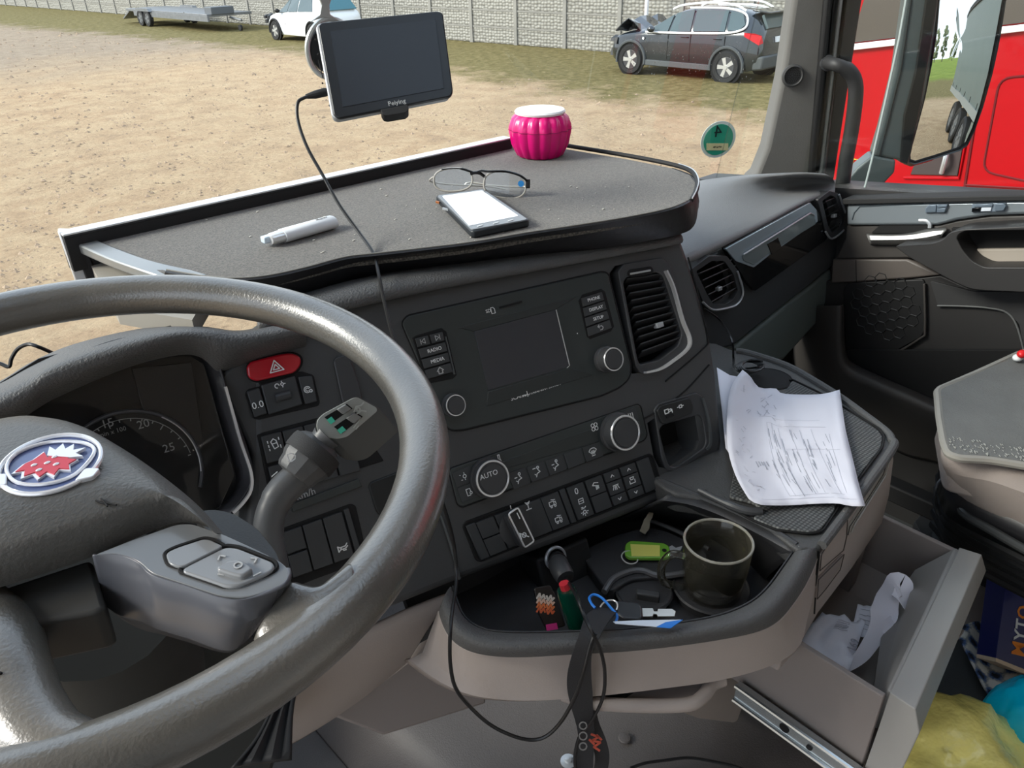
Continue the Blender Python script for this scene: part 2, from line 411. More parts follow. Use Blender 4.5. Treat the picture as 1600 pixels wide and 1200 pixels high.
for i in range(-8, 34):
    base = FP+FD*i
    if p0 is None:
        p0 = obj('fence_post', fbox(base+Vector((0,0,1.28)), .13, 2.56, .14), FPM, fence)
        s0 = obj('fence_panel', B().grid([]) if False else fbox(base+FD*.5+Vector((0,0,.25)), SL-.12, .47, .06), FM, fence, bevel=.02)
        e0 = obj('panel_rib', fbox(base+FD*.5+Vector((0,0,.5)), SL-.12, .05, .09), FPM, s0)
        pb = base
        lev = range(1, 5)
    else:
        copy = p0.copy(); COL.objects.link(copy); copy.location = p0.location+(base-pb)
        lev = range(0, 5)
    for k in lev:
        c = s0.copy(); COL.objects.link(c); c.location = s0.location+(base-pb)+Vector((0,0,.5*k))
        e = e0.copy(); COL.objects.link(e); e.parent = c

# cars ----------------------------------------------------------------
def frame_fn(o, h):
    h = Vector((h[0], h[1], 0)).normalized(); s = Vector((h.y, -h.x, 0)); o = Vector(o)     # h forward, s to the car's right
    return lambda x, y, z: o+s*x+h*y+Vector((0,0,z))
def interp(tab, y):
    for a, b in zip(tab, tab[1:]):
        if a[0] >= y >= b[0]:
            t = (a[0]-y)/max(1e-6, a[0]-b[0]); return [p+(q-p)*t for p, q in zip(a, b)]
    return list(tab[0] if y > tab[0][0] else tab[-1])
def wheel(T, x, y, r, side, parent, tyre, rim, hub, spokes=5, w=.2):
    o = T(x, y, r); ax = (T(x+side, y, r)-o)
    wq = obj('wheel', B().lathe([(r*.62,-w*.5),(r*.9,-w*.5),(r,-w*.35),(r,w*.35),(r*.93,w*.5),(r*.68,w*.48),(r*.64,w*.3)], o, ax, 28), tyre, parent, smooth=True)
    obj('rim', B().lathe([(r*.66,w*.42),(r*.62,w*.46),(r*.58,w*.3),(r*.3,w*.1),(.001,w*.1)], o, ax, 28), hub, wq, smooth=True)
    up = Vector((0,0,1)); fw = (T(x, y+1, r)-o); b = B()
    for k in range(spokes):
        a = 2*math.pi*k/spokes+.3; d = up*math.cos(a)+fw*math.sin(a); s_ = ax.cross(d).normalized()
        b.add([o+ax*w*.44+d*r*.06-s_*r*.09, o+ax*w*.44+d*r*.6-s_*r*.14, o+ax*w*.44+d*r*.6+s_*r*.14, o+ax*w*.44+d*r*.06+s_*r*.09,
               o+ax*w*.3+d*r*.06-s_*r*.09, o+ax*w*.3+d*r*.6-s_*r*.14, o+ax*w*.3+d*r*.6+s_*r*.14, o+ax*w*.3+d*r*.06+s_*r*.09],
              [(0,1,2,3),(7,6,5,4),(0,4,5,1),(1,5,6,2),(2,6,7,3),(3,7,4,0)])
    b.lathe([(r*.16,w*.3),(r*.15,w*.5),(.001,w*.5)], o, ax, 14)
    obj('spokes', b, rim, wq)
    return wq
def make_car(name, label, T, tab, paint, wins, roofrail, lights, wb, wr=.33, wx=.74, extra=None, clad=None):
    """tab rows, front to rear: y, floor z, belt z, roof z, half width low, belt, roof"""
    o = T(0, 0, 0); c = thing(name, o, label, 'car'); rows = []
    for y, z0, zb, zt, w0, wb_, wt in tab:
        half = [(w0*.93, z0), (w0, z0+.13), (w0*1.01, (z0+zb)/2), (wb_, zb-.06), (wb_*.985, zb), (wt+(wb_-wt)*.35, zb+(zt-zb)*.6), (wt, zt-.04*min(1, (zt-zb)*4)), (wt*.7, zt), (0, zt+.012)]
        rows.append([T(x, y, z) for x, z in half]+[T(-x, y, z) for x, z in reversed(half[:-1])])
    b = B().grid(rows); n = len(rows[0]); b.f += [tuple(range(n)), tuple(range(len(b.v)-n, len(b.v)))]
    obj('body', b, paint, c, sub=1, weld=False)
    def side(y, t, s, off=.012):
        _, z0, zb, zt, w0, wb_, wt = interp(tab, y)
        z = zb+(zt-zb)*t; w = wb_+(wt-wb_)*min(1, t*1.08)
        return T(s*(w+off), y, z)
    gl = GLOSS if False else mat('tinted_car_glass', (70,84,86), .08, spec=.9)
    for s in (-1, 1):
        for poly in wins:
            pts = [side(y, t, s) for y, t in poly]; ax = T(-s*.03, 0, 0)-T(0, 0, 0)
            w = obj('side_window', B().prism(pts, ax), gl, c)
    for y0, y1, r_ in ((wb/2, 0, 0), (-wb/2, 0, 0)):
        for s in (-1, 1):
            pts = [T(s*(interp(tab, y0)[4]+.012), y0+(wr+.075)*math.cos(a), wr+(wr+.075)*math.sin(a)) for a in [R(-12+204*k/16) for k in range(17)]]
            obj('wheel_arch', B().tube(pts, .035, 6), clad or RUB, c, smooth=True)
            pts2 = [T(s*(interp(tab, y0)[4]+.008), y0+(wr+.06)*math.cos(a), wr+(wr+.06)*math.sin(a)) for a in [2*math.pi*k/20 for k in range(20)]]
            obj('wheel_well', B().prism(pts2, T(-s*.02,0,0)-T(0,0,0)), GROOVE, c)
            wheel(T, s*(interp(tab, y0)[4]-.055), y0, wr, s, c, RUB, mat('alloy', (205,205,202), .3, metal=.6), mat('alloy_dark', (60,60,62), .5))
    return c, side
SUVP = mat('anthracite_car_paint', (30,36,42), .16, spec=.7, coat=.8)
CLAD = mat('car_cladding', (74,78,80), .6)
tab = [(2.06,.42,.62,.66,.55,.5,.42),(1.98,.30,.78,.82,.78,.74,.6),(1.6,.24,.88,.93,.85,.82,.62),(1.05,.22,.95,1.02,.86,.85,.6),(.80,.22,.97,1.10,.86,.85,.6),(.25,.22,.98,1.42,.87,.86,.58),(-.1,.22,.99,1.50,.87,.86,.58),
       (-.9,.22,1.02,1.52,.87,.86,.58),(-1.45,.22,1.05,1.47,.87,.85,.56),(-1.80,.26,1.05,1.36,.86,.82,.54),(-2.0,.34,1.02,1.08,.84,.78,.6),(-2.09,.42,.80,.84,.8,.74,.6)]
hd = Vector((15.68-15.886, 13.333-10.681, 0)).normalized()
oc = (Vector((15.68,13.333,0))+Vector((15.886,10.681,0)))/2+Vector((hd.y, -hd.x, 0))*.80
T = frame_fn(oc, hd)
wins = [[(.88,.06),(.42,.86),(.30,.86),(.30,.05)],[(.24,.05),(.24,.86),(-.22,.9),(-.30,.05)],[(-.36,.05),(-.28,.9),(-1.08,.9),(-1.16,.05)],[(-1.22,.08),(-1.14,.88),(-1.42,.84),(-1.58,.4),(-1.5,.1)]]
suv, sd = make_car('dark_suv', 'dark anthracite five-door car with crumpled raised bonnet parked by the fence', T, tab, SUVP, wins, 1, 1, 2.6, .335, .76, clad=CLAD)
WTRIM = mat('white_car_trim', (232,234,236), .3, spec=.8)
for s in (-1, 1):
    obj('window_trim', B().tube(cat([sd(y, t, s, .02) for y, t in [(.9,.0),(.3,-.02),(-.4,-.02),(-1.2,-.02),(-1.55,.12),(-1.62,.45),(-1.48,.86),(-1.1,.97),(-.6,.97),(-.1,.97)]], 4), .024, 6), WTRIM, suv, smooth=True)
    obj('roof_rail', B().tube(cat([T(s*.6, y, z) for y, z in [(.35,1.44),(.1,1.53),(-.6,1.60),(-1.2,1.57),(-1.5,1.46)]], 4), .024, 6), WTRIM, suv, smooth=True)
    obj('sill', B().prism([T(s*.885, .86, .24), T(s*.885, .86, .36), T(s*.885, -.9, .36), T(s*.885, -.9, .24)], T(-s*.05,0,0)-T(0,0,0)), CLAD, suv, bevel=.01)
    mi = obj('door_mirror', B().dome(T(s*.98, .68, 1.04), (.09,.1,.075), 6), SUVP, suv, smooth=True)
    for y in (-.18, -1.02): obj('door_handle', B().tube([T(s*.9, y+.08, .9), T(s*.9, y-.08, .9)], .016, 6), SUVP, suv, smooth=True)
    for y in (.27, -.33, -1.2): obj('door_seam', B().tube([T(s*.873, y, .4), T(s*.875, y, .7), T(s*.868, y, .96)], .006, 4), GROOVE, suv)
    tl = obj('tail_light', B().prism([T(s*.83, -1.62, 1.05), T(s*.84, -1.64, .98), T(s*.8, -1.98, .82), T(s*.72, -2.04, .86), T(s*.74, -2.0, 1.0), T(s*.78, -1.86, 1.04)], T(s*.05, -.03, 0)-T(0,0,0)), mat('tail_light_red', (190,20,28), .2), suv)
obj('rear_window', B().prism([T(-.5,-1.96,1.1), T(.5,-1.96,1.1), T(.46,-1.80,1.36), T(-.46,-1.80,1.36)], T(0,-.05,.03)-T(0,0,0)), mat('tinted_car_glass'), suv)
obj('rear_spoiler', B().prism([T(-.52,-1.6,1.45), T(.52,-1.6,1.45), T(.48,-1.98,1.40), T(-.48,-1.98,1.40)], Vector((0,0,.035))), SUVP, suv, bevel=.01)
obj('number_plate', B().prism([T(-.26,-2.08,.84), T(.26,-2.08,.84), T(.26,-2.06,.95), T(-.26,-2.06,.95)], T(0,-.03,0)-T(0,0,0)), WTRIM, suv)
obj('rear_bumper', B().prism([T(-.84,-1.9,.3), T(.84,-1.9,.3), T(.8,-2.13,.32), T(-.8,-2.13,.32)], Vector((0,0,.28))), CLAD, suv, bevel=.04)
b = B(); rows = []
for i in range(6):
    rows.append([T(-.72+1.44*j/6, .95+.95*i/5, [.98,1.02,1.10,1.22,1.12,.92][i]+.05*noise.noise(Vector((i*1.7, j*1.3, 0)))*2) for j in range(7)])
obj('buckled_bonnet', B().grid(rows), SUVP, suv, solid=.02)
b = B()
for k in range(14):
    x = -.75+1.5*random.random(); y = 1.65+.4*random.random(); z = .4+.6*random.random()
    b.box(T(x, y, z), Vector((random.uniform(.03,.12), 0, .03)), Vector((0, random.uniform(.02,.1), 0)), Vector((.02, 0, random.uniform(.02,.09))))
obj('broken_front', b, mat('broken_black_plastic', (30,31,33), .5), suv)
obj('side_badge', B().lathe([(.03,0),(.03,.01),(.001,.01)], T(-.875, .95, .82), T(-1,0,0)-T(0,0,0), 12), WTRIM, suv)
# white car
WP = mat('white_car_paint', (235,238,240), .25, coat=.6)
Tw = frame_fn((14.29+.80, 28.888-1.15, 0), (-.06, 1))
tabw = [(1.95,.3,.6,.64,.66,.6,.4),(1.8,.22,.74,.79,.8,.76,.6),(1.3,.2,.84,.9,.84,.82,.6),(.95,.2,.9,1.0,.84,.83,.6),(.3,.2,.93,1.38,.85,.84,.57),(-.1,.2,.95,1.46,.85,.84,.57),(-.9,.2,.97,1.46,.85,.84,.57),(-1.5,.22,.98,1.34,.84,.82,.55),(-1.85,.28,.95,1.05,.82,.78,.6),(-1.98,.36,.7,.75,.78,.7,.6)]
white, sdw = make_car('white_hatchback', 'white hatchback with damaged front standing on the grass by the fence', Tw, tabw, WP, [[(.92,.06),(.42,.85),(.28,.86),(.28,.05)],[(.22,.05),(.22,.86),(-.3,.9),(-.36,.05)],[(-.42,.05),(-.36,.9),(-1.05,.88),(-1.3,.08)]], 1, 1, 2.45, .31, .76)
obj('windscreen', B().prism([Tw(-.62,.86,1.0), Tw(.62,.86,1.0), Tw(.5,.36,1.36), Tw(-.5,.36,1.36)], Tw(0,.05,.03)-Tw(0,0,0)), mat('tinted_car_glass'), white)
obj('rear_window', B().prism([Tw(-.6,-1.86,1.02), Tw(.6,-1.86,1.02), Tw(.5,-1.62,1.32), Tw(-.5,-1.62,1.32)], Tw(0,-.06,.03)-Tw(0,0,0)), mat('teal_car_glass', (60,110,120), .1), white)
obj('door_mirror', B().dome(Tw(-.95, .72, .98), (.09,.1,.07), 6), GROOVE, white, smooth=True)
b = B()
for k in range(10): b.box(Tw(-.8+.25*random.random(), 1.6+.35*random.random(), .35+.45*random.random()), Vector((.06,0,.02)), Vector((0,.07,0)), Vector((0,0,.05)))
obj('broken_headlamp', b, mat('broken_black_plastic'), white)
# car transport trailer
hd = Vector((-.067, 1, 0)).normalized(); W0 = Z(230, 41, 0)
def projx(p): q = p-EYE; return 800+F*q.dot(CR)/q.dot(CF)
def reach(x):                                   # how far along hd the near edge meets image column x
    a = -12.0
    while a < 12 and projx(W0+hd*a+Vector((0,0,.6))) > x: a += .05
    return a
a1, a0 = reach(195), reach(322); L_ = (a1-a0)*1.06
Tt = frame_fn(W0+hd*(a0+a1)/2+Vector((hd.y, -hd.x, 0))*1.05, hd)
GALV = mat('galvanised_steel', (120,122,124), .5, metal=.5, var=.15)
tr = thing('car_transport_trailer', Tt(0,0,0), 'low empty twin-axle car transport trailer parked on grass before the fence', 'trailer')
obj('load_bed', B().box(Tt(0,0,.62), Tt(1,0,0)-Tt(0,0,0), Tt(0,L_*.47,0)-Tt(0,0,0), (0,0,.05)), GALV, tr, bevel=.01)
obj('side_beam', B().box(Tt(-1,-L_*.06,.5), Tt(.04,0,0)-Tt(0,0,0), Tt(0,L_*.42,0)-Tt(0,0,0), (0,0,.1)), GALV, tr)
obj('ramp', B().box(Tt(0,L_*.5,.42), Tt(.9,0,0)-Tt(0,0,0), Tt(0,.5,-.2)-Tt(0,0,0), (0,0,.03)), GALV, tr)
obj('tool_box', B().box(Tt(-.3,-L_*.44,.78), Tt(.5,0,0)-Tt(0,0,0), Tt(0,.3,0)-Tt(0,0,0), (0,0,.14)), mat('trailer_box', (90,94,98), .5), tr, bevel=.02)
obj('drawbar', B().tube([Tt(0,-L_*.47,.5), Tt(0,-L_*.47-.9,.42)], .05, 8), GALV, tr)
obj('support_wheel', B().lathe([(.12,-.04),(.12,.04),(.001,.04)], Tt(0,-L_*.47-.7,.14), Tt(1,0,0)-Tt(0,0,0), 14), RUB, tr)
wy = ((W0-Tt(0,0,0)).dot(hd))
for s in (-1, 1):
    for q in (.36, -.36): wheel(Tt, s*1.05, wy+q, .33, s, tr, RUB, GALV, mat('alloy_dark'), 5, .18)
    obj('mudguard', B().prism([Tt(s*1.05+.1, wy-.75, .62), Tt(s*1.05+.1, wy-.6, .74), Tt(s*1.05+.1, wy+.6, .74), Tt(s*1.05+.1, wy+.75, .62)], Tt(-.2,0,0)-Tt(0,0,0)), GALV, tr)
# white pole between fence and dark car
q = Z(1006, 92, 0)
o = thing('white_pole', q, 'thin white pole standing at the fence by the dark car bonnet', 'pole')
obj('shaft', B().tube([q, q+Vector((0,0,3.2))], .055, 10), WTRIM, o, smooth=True); obj('base_plate', B().aab(q-Vector((.12,.12,0)), q+Vector((.12,.12,.03))), GALV, o)

# red truck with its curtain trailer ---------------------------------
RED = mat('red_truck_paint', (162,0,14), .3, spec=.3, coat=.15)
TX = Plane((3.9,0,0), (0,-1,0), (0,0,1))
def tx(y, z, x=3.9): return Vector((x, y, z))
fr = [TX.px(1230,20), TX.px(1216,100), TX.px(1190,220), TX.px(1172,330)]
truck = thing('red_truck', (5.0, .5, 0), 'red truck tractor parked close alongside the passenger door', 'truck')
pts = fr+[tx(fr[-1].y, .75), tx(-.95, .75), tx(-.95, 3.75), tx(1.55, 3.75)]
obj('cab_body', B().prism([tx(p.y, p.z) for p in pts], (2.4, 0, 0)), RED, truck, bevel=.05, seg=3)
obj('chassis', B().aab((4.3,-1.9,.7), (5.9,1.6,.95)), RUB, truck)
wl = [(1345,73),(1393,65),(1572,49),(1600,43)]
wa, wb_ = TX.px(1345,72), TX.px(1600,43)
sl = (wb_.z-wa.z)/(wb_.y-wa.y)
def wz(y): return wa.z+(y-wa.y)*sl
obj('side_window', B().prism([tx(wa.y+.05, wz(wa.y+.05)+.02, 3.885), tx(.25, wz(.25)+.02, 3.885), tx(.25, 3.35, 3.885), tx(wa.y-.12, 3.35, 3.885)], (.03,0,0)), mat('truck_side_glass', (74,70,66), .12, spec=.8), truck, bevel=.004)
obj('window_moulding', B().prism([tx(wa.y+.08, wz(wa.y+.08)+.014, 3.875), tx(.2, wz(.2)+.012, 3.875), tx(.2, wz(.2)-.014, 3.875), tx(wa.y+.08, wz(wa.y+.08)-.014, 3.875)], (.03,0,0)), WTRIM, truck, bevel=.004)
GR = mat('red_panel_seam', (96,6,14), .6)
obj('door_seam', B().tube([TX.px(x, y, .002) for x, y in [(1535,60),(1530,150),(1517,230),(1506,300),(1498,360)]], .006, 6), GR, truck)
obj('locker_seam', B().tube(rnd(TX.pts([(1562,122),(1680,112),(1680,300),(1535,268)], .001), .05), .005, 6, True), GR, truck)
obj('lower_seam', B().tube([TX.px(1508,289,.002), TX.px(1700,300,.002)], .005, 6), GR, truck)
hq = [(1422,273),(1430,252),(1504,230),(1496,275)]
hh = obj('handle_recess', B().prism(TX.pts(hq, .006), (.02,0,0)), mat('dark_handle_recess', (60,50,50), .5), truck, bevel=.003)
obj('recess_lip', B().tube(TX.pts([(1412,278),(1498,279),(1508,225)], .006), .006, 6), RED, truck, smooth=True)
obj('door_lever', B().tube(cat([TX.px(1480,236,.03), TX.px(1476,252,.045), TX.px(1471,270,.02)], 4), .011, 8), SILVER, truck, smooth=True)
text('ATTE', TX, 1336, 255, .04, mat('yellow_print', (224,190,60), .6), truck, off=.004)
obj('warning_sticker', B().prism(TX.pts([(1327,259),(1343,258),(1342,268),(1326,268)], .003), (.003,0,0)), mat('yellow_print'), truck)
for yy in (1.2,):
    T9 = frame_fn((5.1, yy, 0), (0, 1)); wheel(T9, -1.03, 0, .5, -1, truck, RUB, GALV, mat('alloy_dark'), 8, .3)
ct = thing('curtain_trailer', (5.1, -8, 0), 'long grey curtain-sided trailer seen receding in the wing mirror', 'trailer')
CURT = mat('grey_curtain', (92,102,100), .5, var=.05, vscale=2)
obj('curtain_body', B().aab((3.95,-11.0,1.25), (6.4,-2.1,3.95)), CURT, ct, bevel=.03)
obj('side_rail', B().aab((3.92,-11.0,1.12), (4.0,-2.1,1.32)), mat('rail_grey', (130,134,132), .5), ct)
obj('roof_rail', B().aab((3.91,-11.02,3.9), (3.99,-2.1,4.0)), RUB, ct)
obj('underframe', B().aab((4.3,-10.9,.85), (6,-2.2,1.14)), RUB, ct)
obj('side_guard', B().aab((3.98,-5.2,.45), (4.04,-2.8,1.05)), mat('guard_grey', (110,116,110), .5), ct)
for k in range(8): obj('curtain_strap', B().aab((3.935,-10.6+k*1.1,1.3), (3.95,-10.57+k*1.1,1.46)), RUB, ct)
for yy in (-6.0, -7.3, -8.6):
    T9 = frame_fn((5.1, yy, 0), (0, 1)); wheel(T9, -1.03, 0, .5, -1, ct, RUB, GALV, mat('alloy_dark'), 8, .3)
# distant trees behind, seen only in the wing mirror
BARK = mat('bare_twigs', (96,92,84), .9); LEAF = mat('thin_spring_leaves', (110,116,88), .9)
for k, (x, y, h) in enumerate([(10,-150,15),(15,-152,17),(21,-150,13),(46,-160,9),(60,-165,8)]):
    t_ = thing('poplar', (x, y, 0), ['slim bare tree on the far horizon','tallest of the slim bare far trees','short slim tree beside the tall pair','round bare tree along far field edge','smallest round tree along far field edge'][k]+' in mirror', 'tree', 'trees on the far horizon')
    obj('trunk', B().tube([(x,y,0),(x+.2,y,h)], [.3,.05], 6), BARK, t_)
    b = B()
    for j in range(60):
        a = random.random()*6.28; z = h*(.15+.85*random.random()); r_ = (h*.13)*math.sin(math.pi*z/h*.9+.2)*random.random()**.5
        b.dome((x+r_*math.cos(a), y+r_*math.sin(a), z), (.5,.5,.9), 3)
    obj('crown', b, LEAF, t_)

# ================================================================== CAB SHELL
LINER = mat('roof_lining', (206,202,196), .9)
VINYL = mat('floor_vinyl', (92,88,86), .6, bump=.5, scale=500, var=.08, vscale=8)
tag(obj('floor', B().aab((-.6,-.95,1.45), (1.72,1.2,1.53)), VINYL), kind='structure')
ce = B(); ce.aab((-.7,-.95,3.5), (.15,1.0,3.55)); ce.aab((.95,-.95,3.5), (1.75,1.0,3.55)); ce.aab((.15,.65,3.5), (.95,1.0,3.55)); ce.aab((.15,-.95,3.5), (.95,-.05,3.55))  # opening left for the added hatch
ceil = tag(obj('ceiling', ce, LINER), kind='structure')
tag(obj('added_hatch', B().aab((.13,-.07,3.56), (.97,.67,3.57)), glassmat('added_hatch_glass', (.9,.92,.92), 0, .35)), kind='structure')      # unseen roof hatch, added to let more light in from above
tag(obj('wall_back', B().aab((-.7,-1.0,1.45), (1.75,-.95,3.55)), LINER), kind='structure')
tag(obj('wall_front', B().aab((-.62,1.16,1.4), (1.7,1.2,2.16)), RUB), kind='structure')
lw = B(); lw.aab((-.68,-.95,1.45), (-.62,-.35,3.5)); lw.aab((-.68,.95,1.45), (-.62,1.1,2.3)); lw.aab((-.68,-.35,3.2), (-.62,1.0,3.5)); lw.prism([(-.68,1.1,2.3),(-.68,.93,2.3),(-.68,.80,3.2),(-.68,.98,3.2)], (.06,0,0))
tag(obj('wall_left', lw, LINER), kind='structure')
WS = Plane((0,1.14,2.3), (1,0,0), (0,-.13,1))
ws_o = WS.o
def wsp(x, z, off=0): return Vector((x, 1.14-.13*(z-2.3), z))+WS.n*off
wn = obj('window_1', B().prism([wsp(-.62,2.12), wsp(1.80,2.12), wsp(1.76,3.5), wsp(-.6,3.5)], (0,.006,0)), glassmat('windscreen_glass', (.97,.985,.98), 0, .10)); tag(wn, kind='structure')
# dried water spots on the windscreen
b = B(); random.seed(3)
for k in range(90):
    x, y = random.uniform(985,1180), random.uniform(60,130)
    o_ = WS.px(x, y, .004); r_ = random.uniform(.0006,.0018); b.add([o_+Vector((r_,0,0)), o_+Vector((0,0,r_*1.4)), o_-Vector((r_,0,0)), o_-Vector((0,0,r_))], [(0,1,2,3)])
for k in range(60):
    x, y = random.uniform(200,1150), random.uniform(0,200)
    o_ = WS.px(x, y, .004); r_ = random.uniform(.0003,.0009); b.add([o_+Vector((r_,0,0)), o_+Vector((0,0,r_*1.4)), o_-Vector((r_,0,0)), o_-Vector((0,0,r_))], [(0,1,2,3)])
tag(obj('water_spots', b, mat('dried_spots', (205,205,198), .9)), kind='stuff', label='dried water spots on the windscreen', cat_='spots')
# round green emission sticker
st = WS.px(1122,218,.003); sr = 26*1.9/1219
e = Vector((1,0,0)); 
stk = thing('round_sticker', st, 'round green sticker reading 4, seen from behind on windscreen', 'sticker')
SN = Plane(st, (.8,-.45,0), (0,-.15,1)); sr *= 1.12
obj('rim_disc', B().lathe([(sr*1.0,0),(sr*1.0,.001),(.001,.001)], st, SN.n, 36), mat('pale_sticker_rim', (214,226,220), .6), stk)
obj('green_disc', B().lathe([(sr*.84,0),(sr*.84,.001),(.001,.001)], st+SN.n*.0012, SN.n, 36), mat('sticker_green', (40,158,128), .5), stk)
text('4', SN, 1122, 206, .030, mat('dark_print', (20,40,40), .6), stk, 'number_four', off=.0026, flip=True)
obj('number_plate_strip', B().prism([SN.px(x, y, .003) for x, y in [(1104,224),(1138,224),(1138,235),(1104,235)]], -SN.n*.0005), mat('cream_sticker', (214,210,160), .6), stk)
icon(SN, 1121, 230, .012, [[(-.9,0),(-.8,.2),(-.7,-.1),(-.55,.2),(-.4,0)],[(-.2,.15),(0,-.15),(.15,.15)],[(.3,0),(.5,.2),(.7,-.1),(.9,.1)]], mat('dark_print'), stk, off=.0034, w=.05)
# pillar trim, seals
PP = Plane((1.52,1.0,2.3), (.75,-.66,0), (.05,-.06,1))
PIL = mat('pillar_trim', (102,101,98), .75, bump=.5, scale=700, var=.05, vscale=12)
b = B().prism(PP.pts([(1168,285),(1182,272),(1198,232),(1222,120),(1241,-10),(1330,-700),(1440,-700),(1324,-10),(1302,150),(1276,300),(1230,330)]), -PP.n*.06)
tp = obj('trim_1', b, PIL, None, bevel=.01, seg=3); tag(tp, kind='structure')
def strip(name, pp, m, off, th=.04, bev=.003): return obj(name, B().prism(PP.pts(pp, off), -PP.n*th), m, tp, bevel=bev)
strip('inner_seal', [(1262,300),(1290,-10),(1390,-700),(1410,-700),(1303,-10),(1275,300)], mat('seal_rubber', (24,24,25), .6), .012, .03, .006)
strip('door_frame_groove', [(1272,300),(1303,-10),(1410,-700),(1440,-700),(1322,-10),(1290,300)], mat('seal_rubber'), .004)
strip('door_frame_ridge', [(1276,300),(1283,262),(1314,0),(1420,-700),(1428,-700),(1320,0),(1292,262),(1284,300)], BLK2, .016, .03, .004)
strip('door_frame', [(1284,300),(1322,0),(1436,-700),(1470,-700),(1347,0),(1300,300)], mat('door_frame_black', (38,38,39), .5), .008)
# tweeter
tw = obj('speaker_housing', B().lathe([(.023,0),(.023,.006),(.019,.008),(.017,.004),(.001,.005)], PP.px(1238,118,.001), PP.n, 30), mat('tweeter_plastic', (70,70,70), .6), tp, smooth=True)
b = B()
for ring_ in range(1, 5):
    for k in range(ring_*6):
        a = 2*math.pi*k/(ring_*6); c_ = PP.px(1238,118,.0065)+(PP.u*math.cos(a)+PP.v*math.sin(a))*ring_*.0036
        b.lathe([(.0012,0),(.0012,.0008),(.0001,.0008)], c_, PP.n, 6)
obj('speaker_mesh', b, GROOVE, tw)
# grab handle
GH = PP.at(.05)
gp = cat([PP.px(1290,98,.0), PP.px(1306,101,.045), PP.px(1325,110,.05), PP.px(1335,125,.05), PP.px(1337,150,.05), PP.px(1331,200,.05), PP.px(1322,250,.05), PP.px(1315,300,.04), PP.px(1312,330,.01)], 5)
gt = thing('grab_handle', gp[-1], 'black curved tubular grab handle on the windscreen pillar', 'handle')
obj('grip', B().tube(gp, [.015 if i > 8 else .013 for i in range(len(gp))], 14), mat('handle_rubber', (46,46,47), .55), gt, smooth=True)
obj('mounting_boss', B().lathe([(.018,0),(.016,.012),(.012,.014)], gp[0], gp[2]-gp[0], 16), BLK2, gt, smooth=True)
# ================================================================== DASHBOARD
su = Vector((math.cos(R(10)), -math.sin(R(10)), 0)); sh = Vector((math.sin(R(10)), math.cos(R(10)), 0))
ST = Plane(P(830,600,.96), su, Vector((0,0,math.cos(R(25))))+sh*math.sin(R(25)))
dash = thing('dashboard', (.6,.9,1.6), 'dark grey dashboard body wrapping round the driver position', 'dashboard')
# centre stack carcass
stack_poly = [(395,530),(470,478),(640,432),(860,398),(1055,367),(1066,372),(1076,402),(1092,455),(1108,508),(1120,580),(1130,690),(1126,716),(1112,737),(1078,764),(1000,798),(880,846),(716,908),(568,968),(420,1010),(380,900),(395,700)]
body = obj('centre_stack', B().prism(ST.pts(stack_poly), -ST.n*.22), BLK, dash, bevel=.009, seg=4)
# padded top roll above the stack
rows = []
for off, pp in ((-.20, [(430,447),(560,428),(700,408),(880,384),(1048,352)]), (-.06, [(400,480),(560,440),(700,413),(880,386),(1060,358)]), (-.01, [(400,492),(560,447),(700,422),(880,393),(1062,364)]), (.008, [(400,505),(560,462),(700,434),(880,404),(1066,371)]), (.003, [(400,520),(560,480),(700,449),(880,415),(1068,379)])):
    rows.append(resample(cat(ST.pts(pp, off), 5), 30))
obj('padded_top', B().grid(rows), SOFT, dash, solid=.006, sub=1, smooth=True)
# seam line down from the top
obj('panel_crease', B().tube(cat(ST.pts([(722,762),(860,715),(985,665),(1060,620),(1108,570)], .0005), 5), .0012, 6), GROOVE, dash, smooth=True)
obj('panel_crease', B().tube(cat(ST.pts([(1075,402),(1088,448),(1100,500),(1106,530),(1099,545),(1040,596)], .0008), 5), .0012, 6), GROOVE, dash, smooth=True)

# infotainment ---------------------------------------------------------
inf = thing('infotainment_unit', ST.px(800,560), 'black infotainment panel with dark screen, button columns and two knobs', 'radio')
INF = mat('infotainment_face', (50,55,55), .42)
ip = [(628,505),(636,494),(940,425),(950,427),(986,572),(984,590),(970,604),(940,618),(722,672),(700,672)]
ring('surround_gap', ST, ip, GROOVE, inf, .0005, w=.0016, r=.008)
face = slab('front_panel', ST, ip, INF, inf, off=.0025, th=.006, bevel=.0012, r=.008)
SP = ST.at(.0025)
scr = [(741,518),(868,484),(890,573),(763,610)]
slab('screen', SP, scr, mat('screen_black', (56,57,62), .22), inf, off=.0006, th=.002, bevel=.0003)
slab('screen_hood', SP, [(715,512),(905,462),(868,484),(741,518)], mat('infotainment_shade', (45,49,49), .5), inf, off=.0008, th=.002)
slab('screen_hood', SP, [(763,612),(890,575),(930,585),(760,635)], mat('infotainment_shade'), inf, off=.0008, th=.002)
obj('screen_edge', B().tube(ST.pts([(869,484),(890,571),(886,575)], .0036), .0006, 5), MARK, inf)
ql = [(648,528),(692,517),(709,582),(668,594)]; qr = [(908,465),(941,455),(957,513),(920,527)]
def btn(q, s0, s1, t0, t1, parent, pl, gap=.02, off=.0025, m=None, name='button', th=.003, bev=.0006):
    return slab(name, pl, cell(q, s0+gap, s1-gap, t0+gap, t1-gap), m or KEY, parent, off=off, th=th, bevel=bev, r=.0006)
slab('button_surround', SP, [(644,528),(650,524),(690,512),(698,518),(714,586),(708,592),(672,599),(664,595)], GROOVE, inf, off=.0005, th=.002)
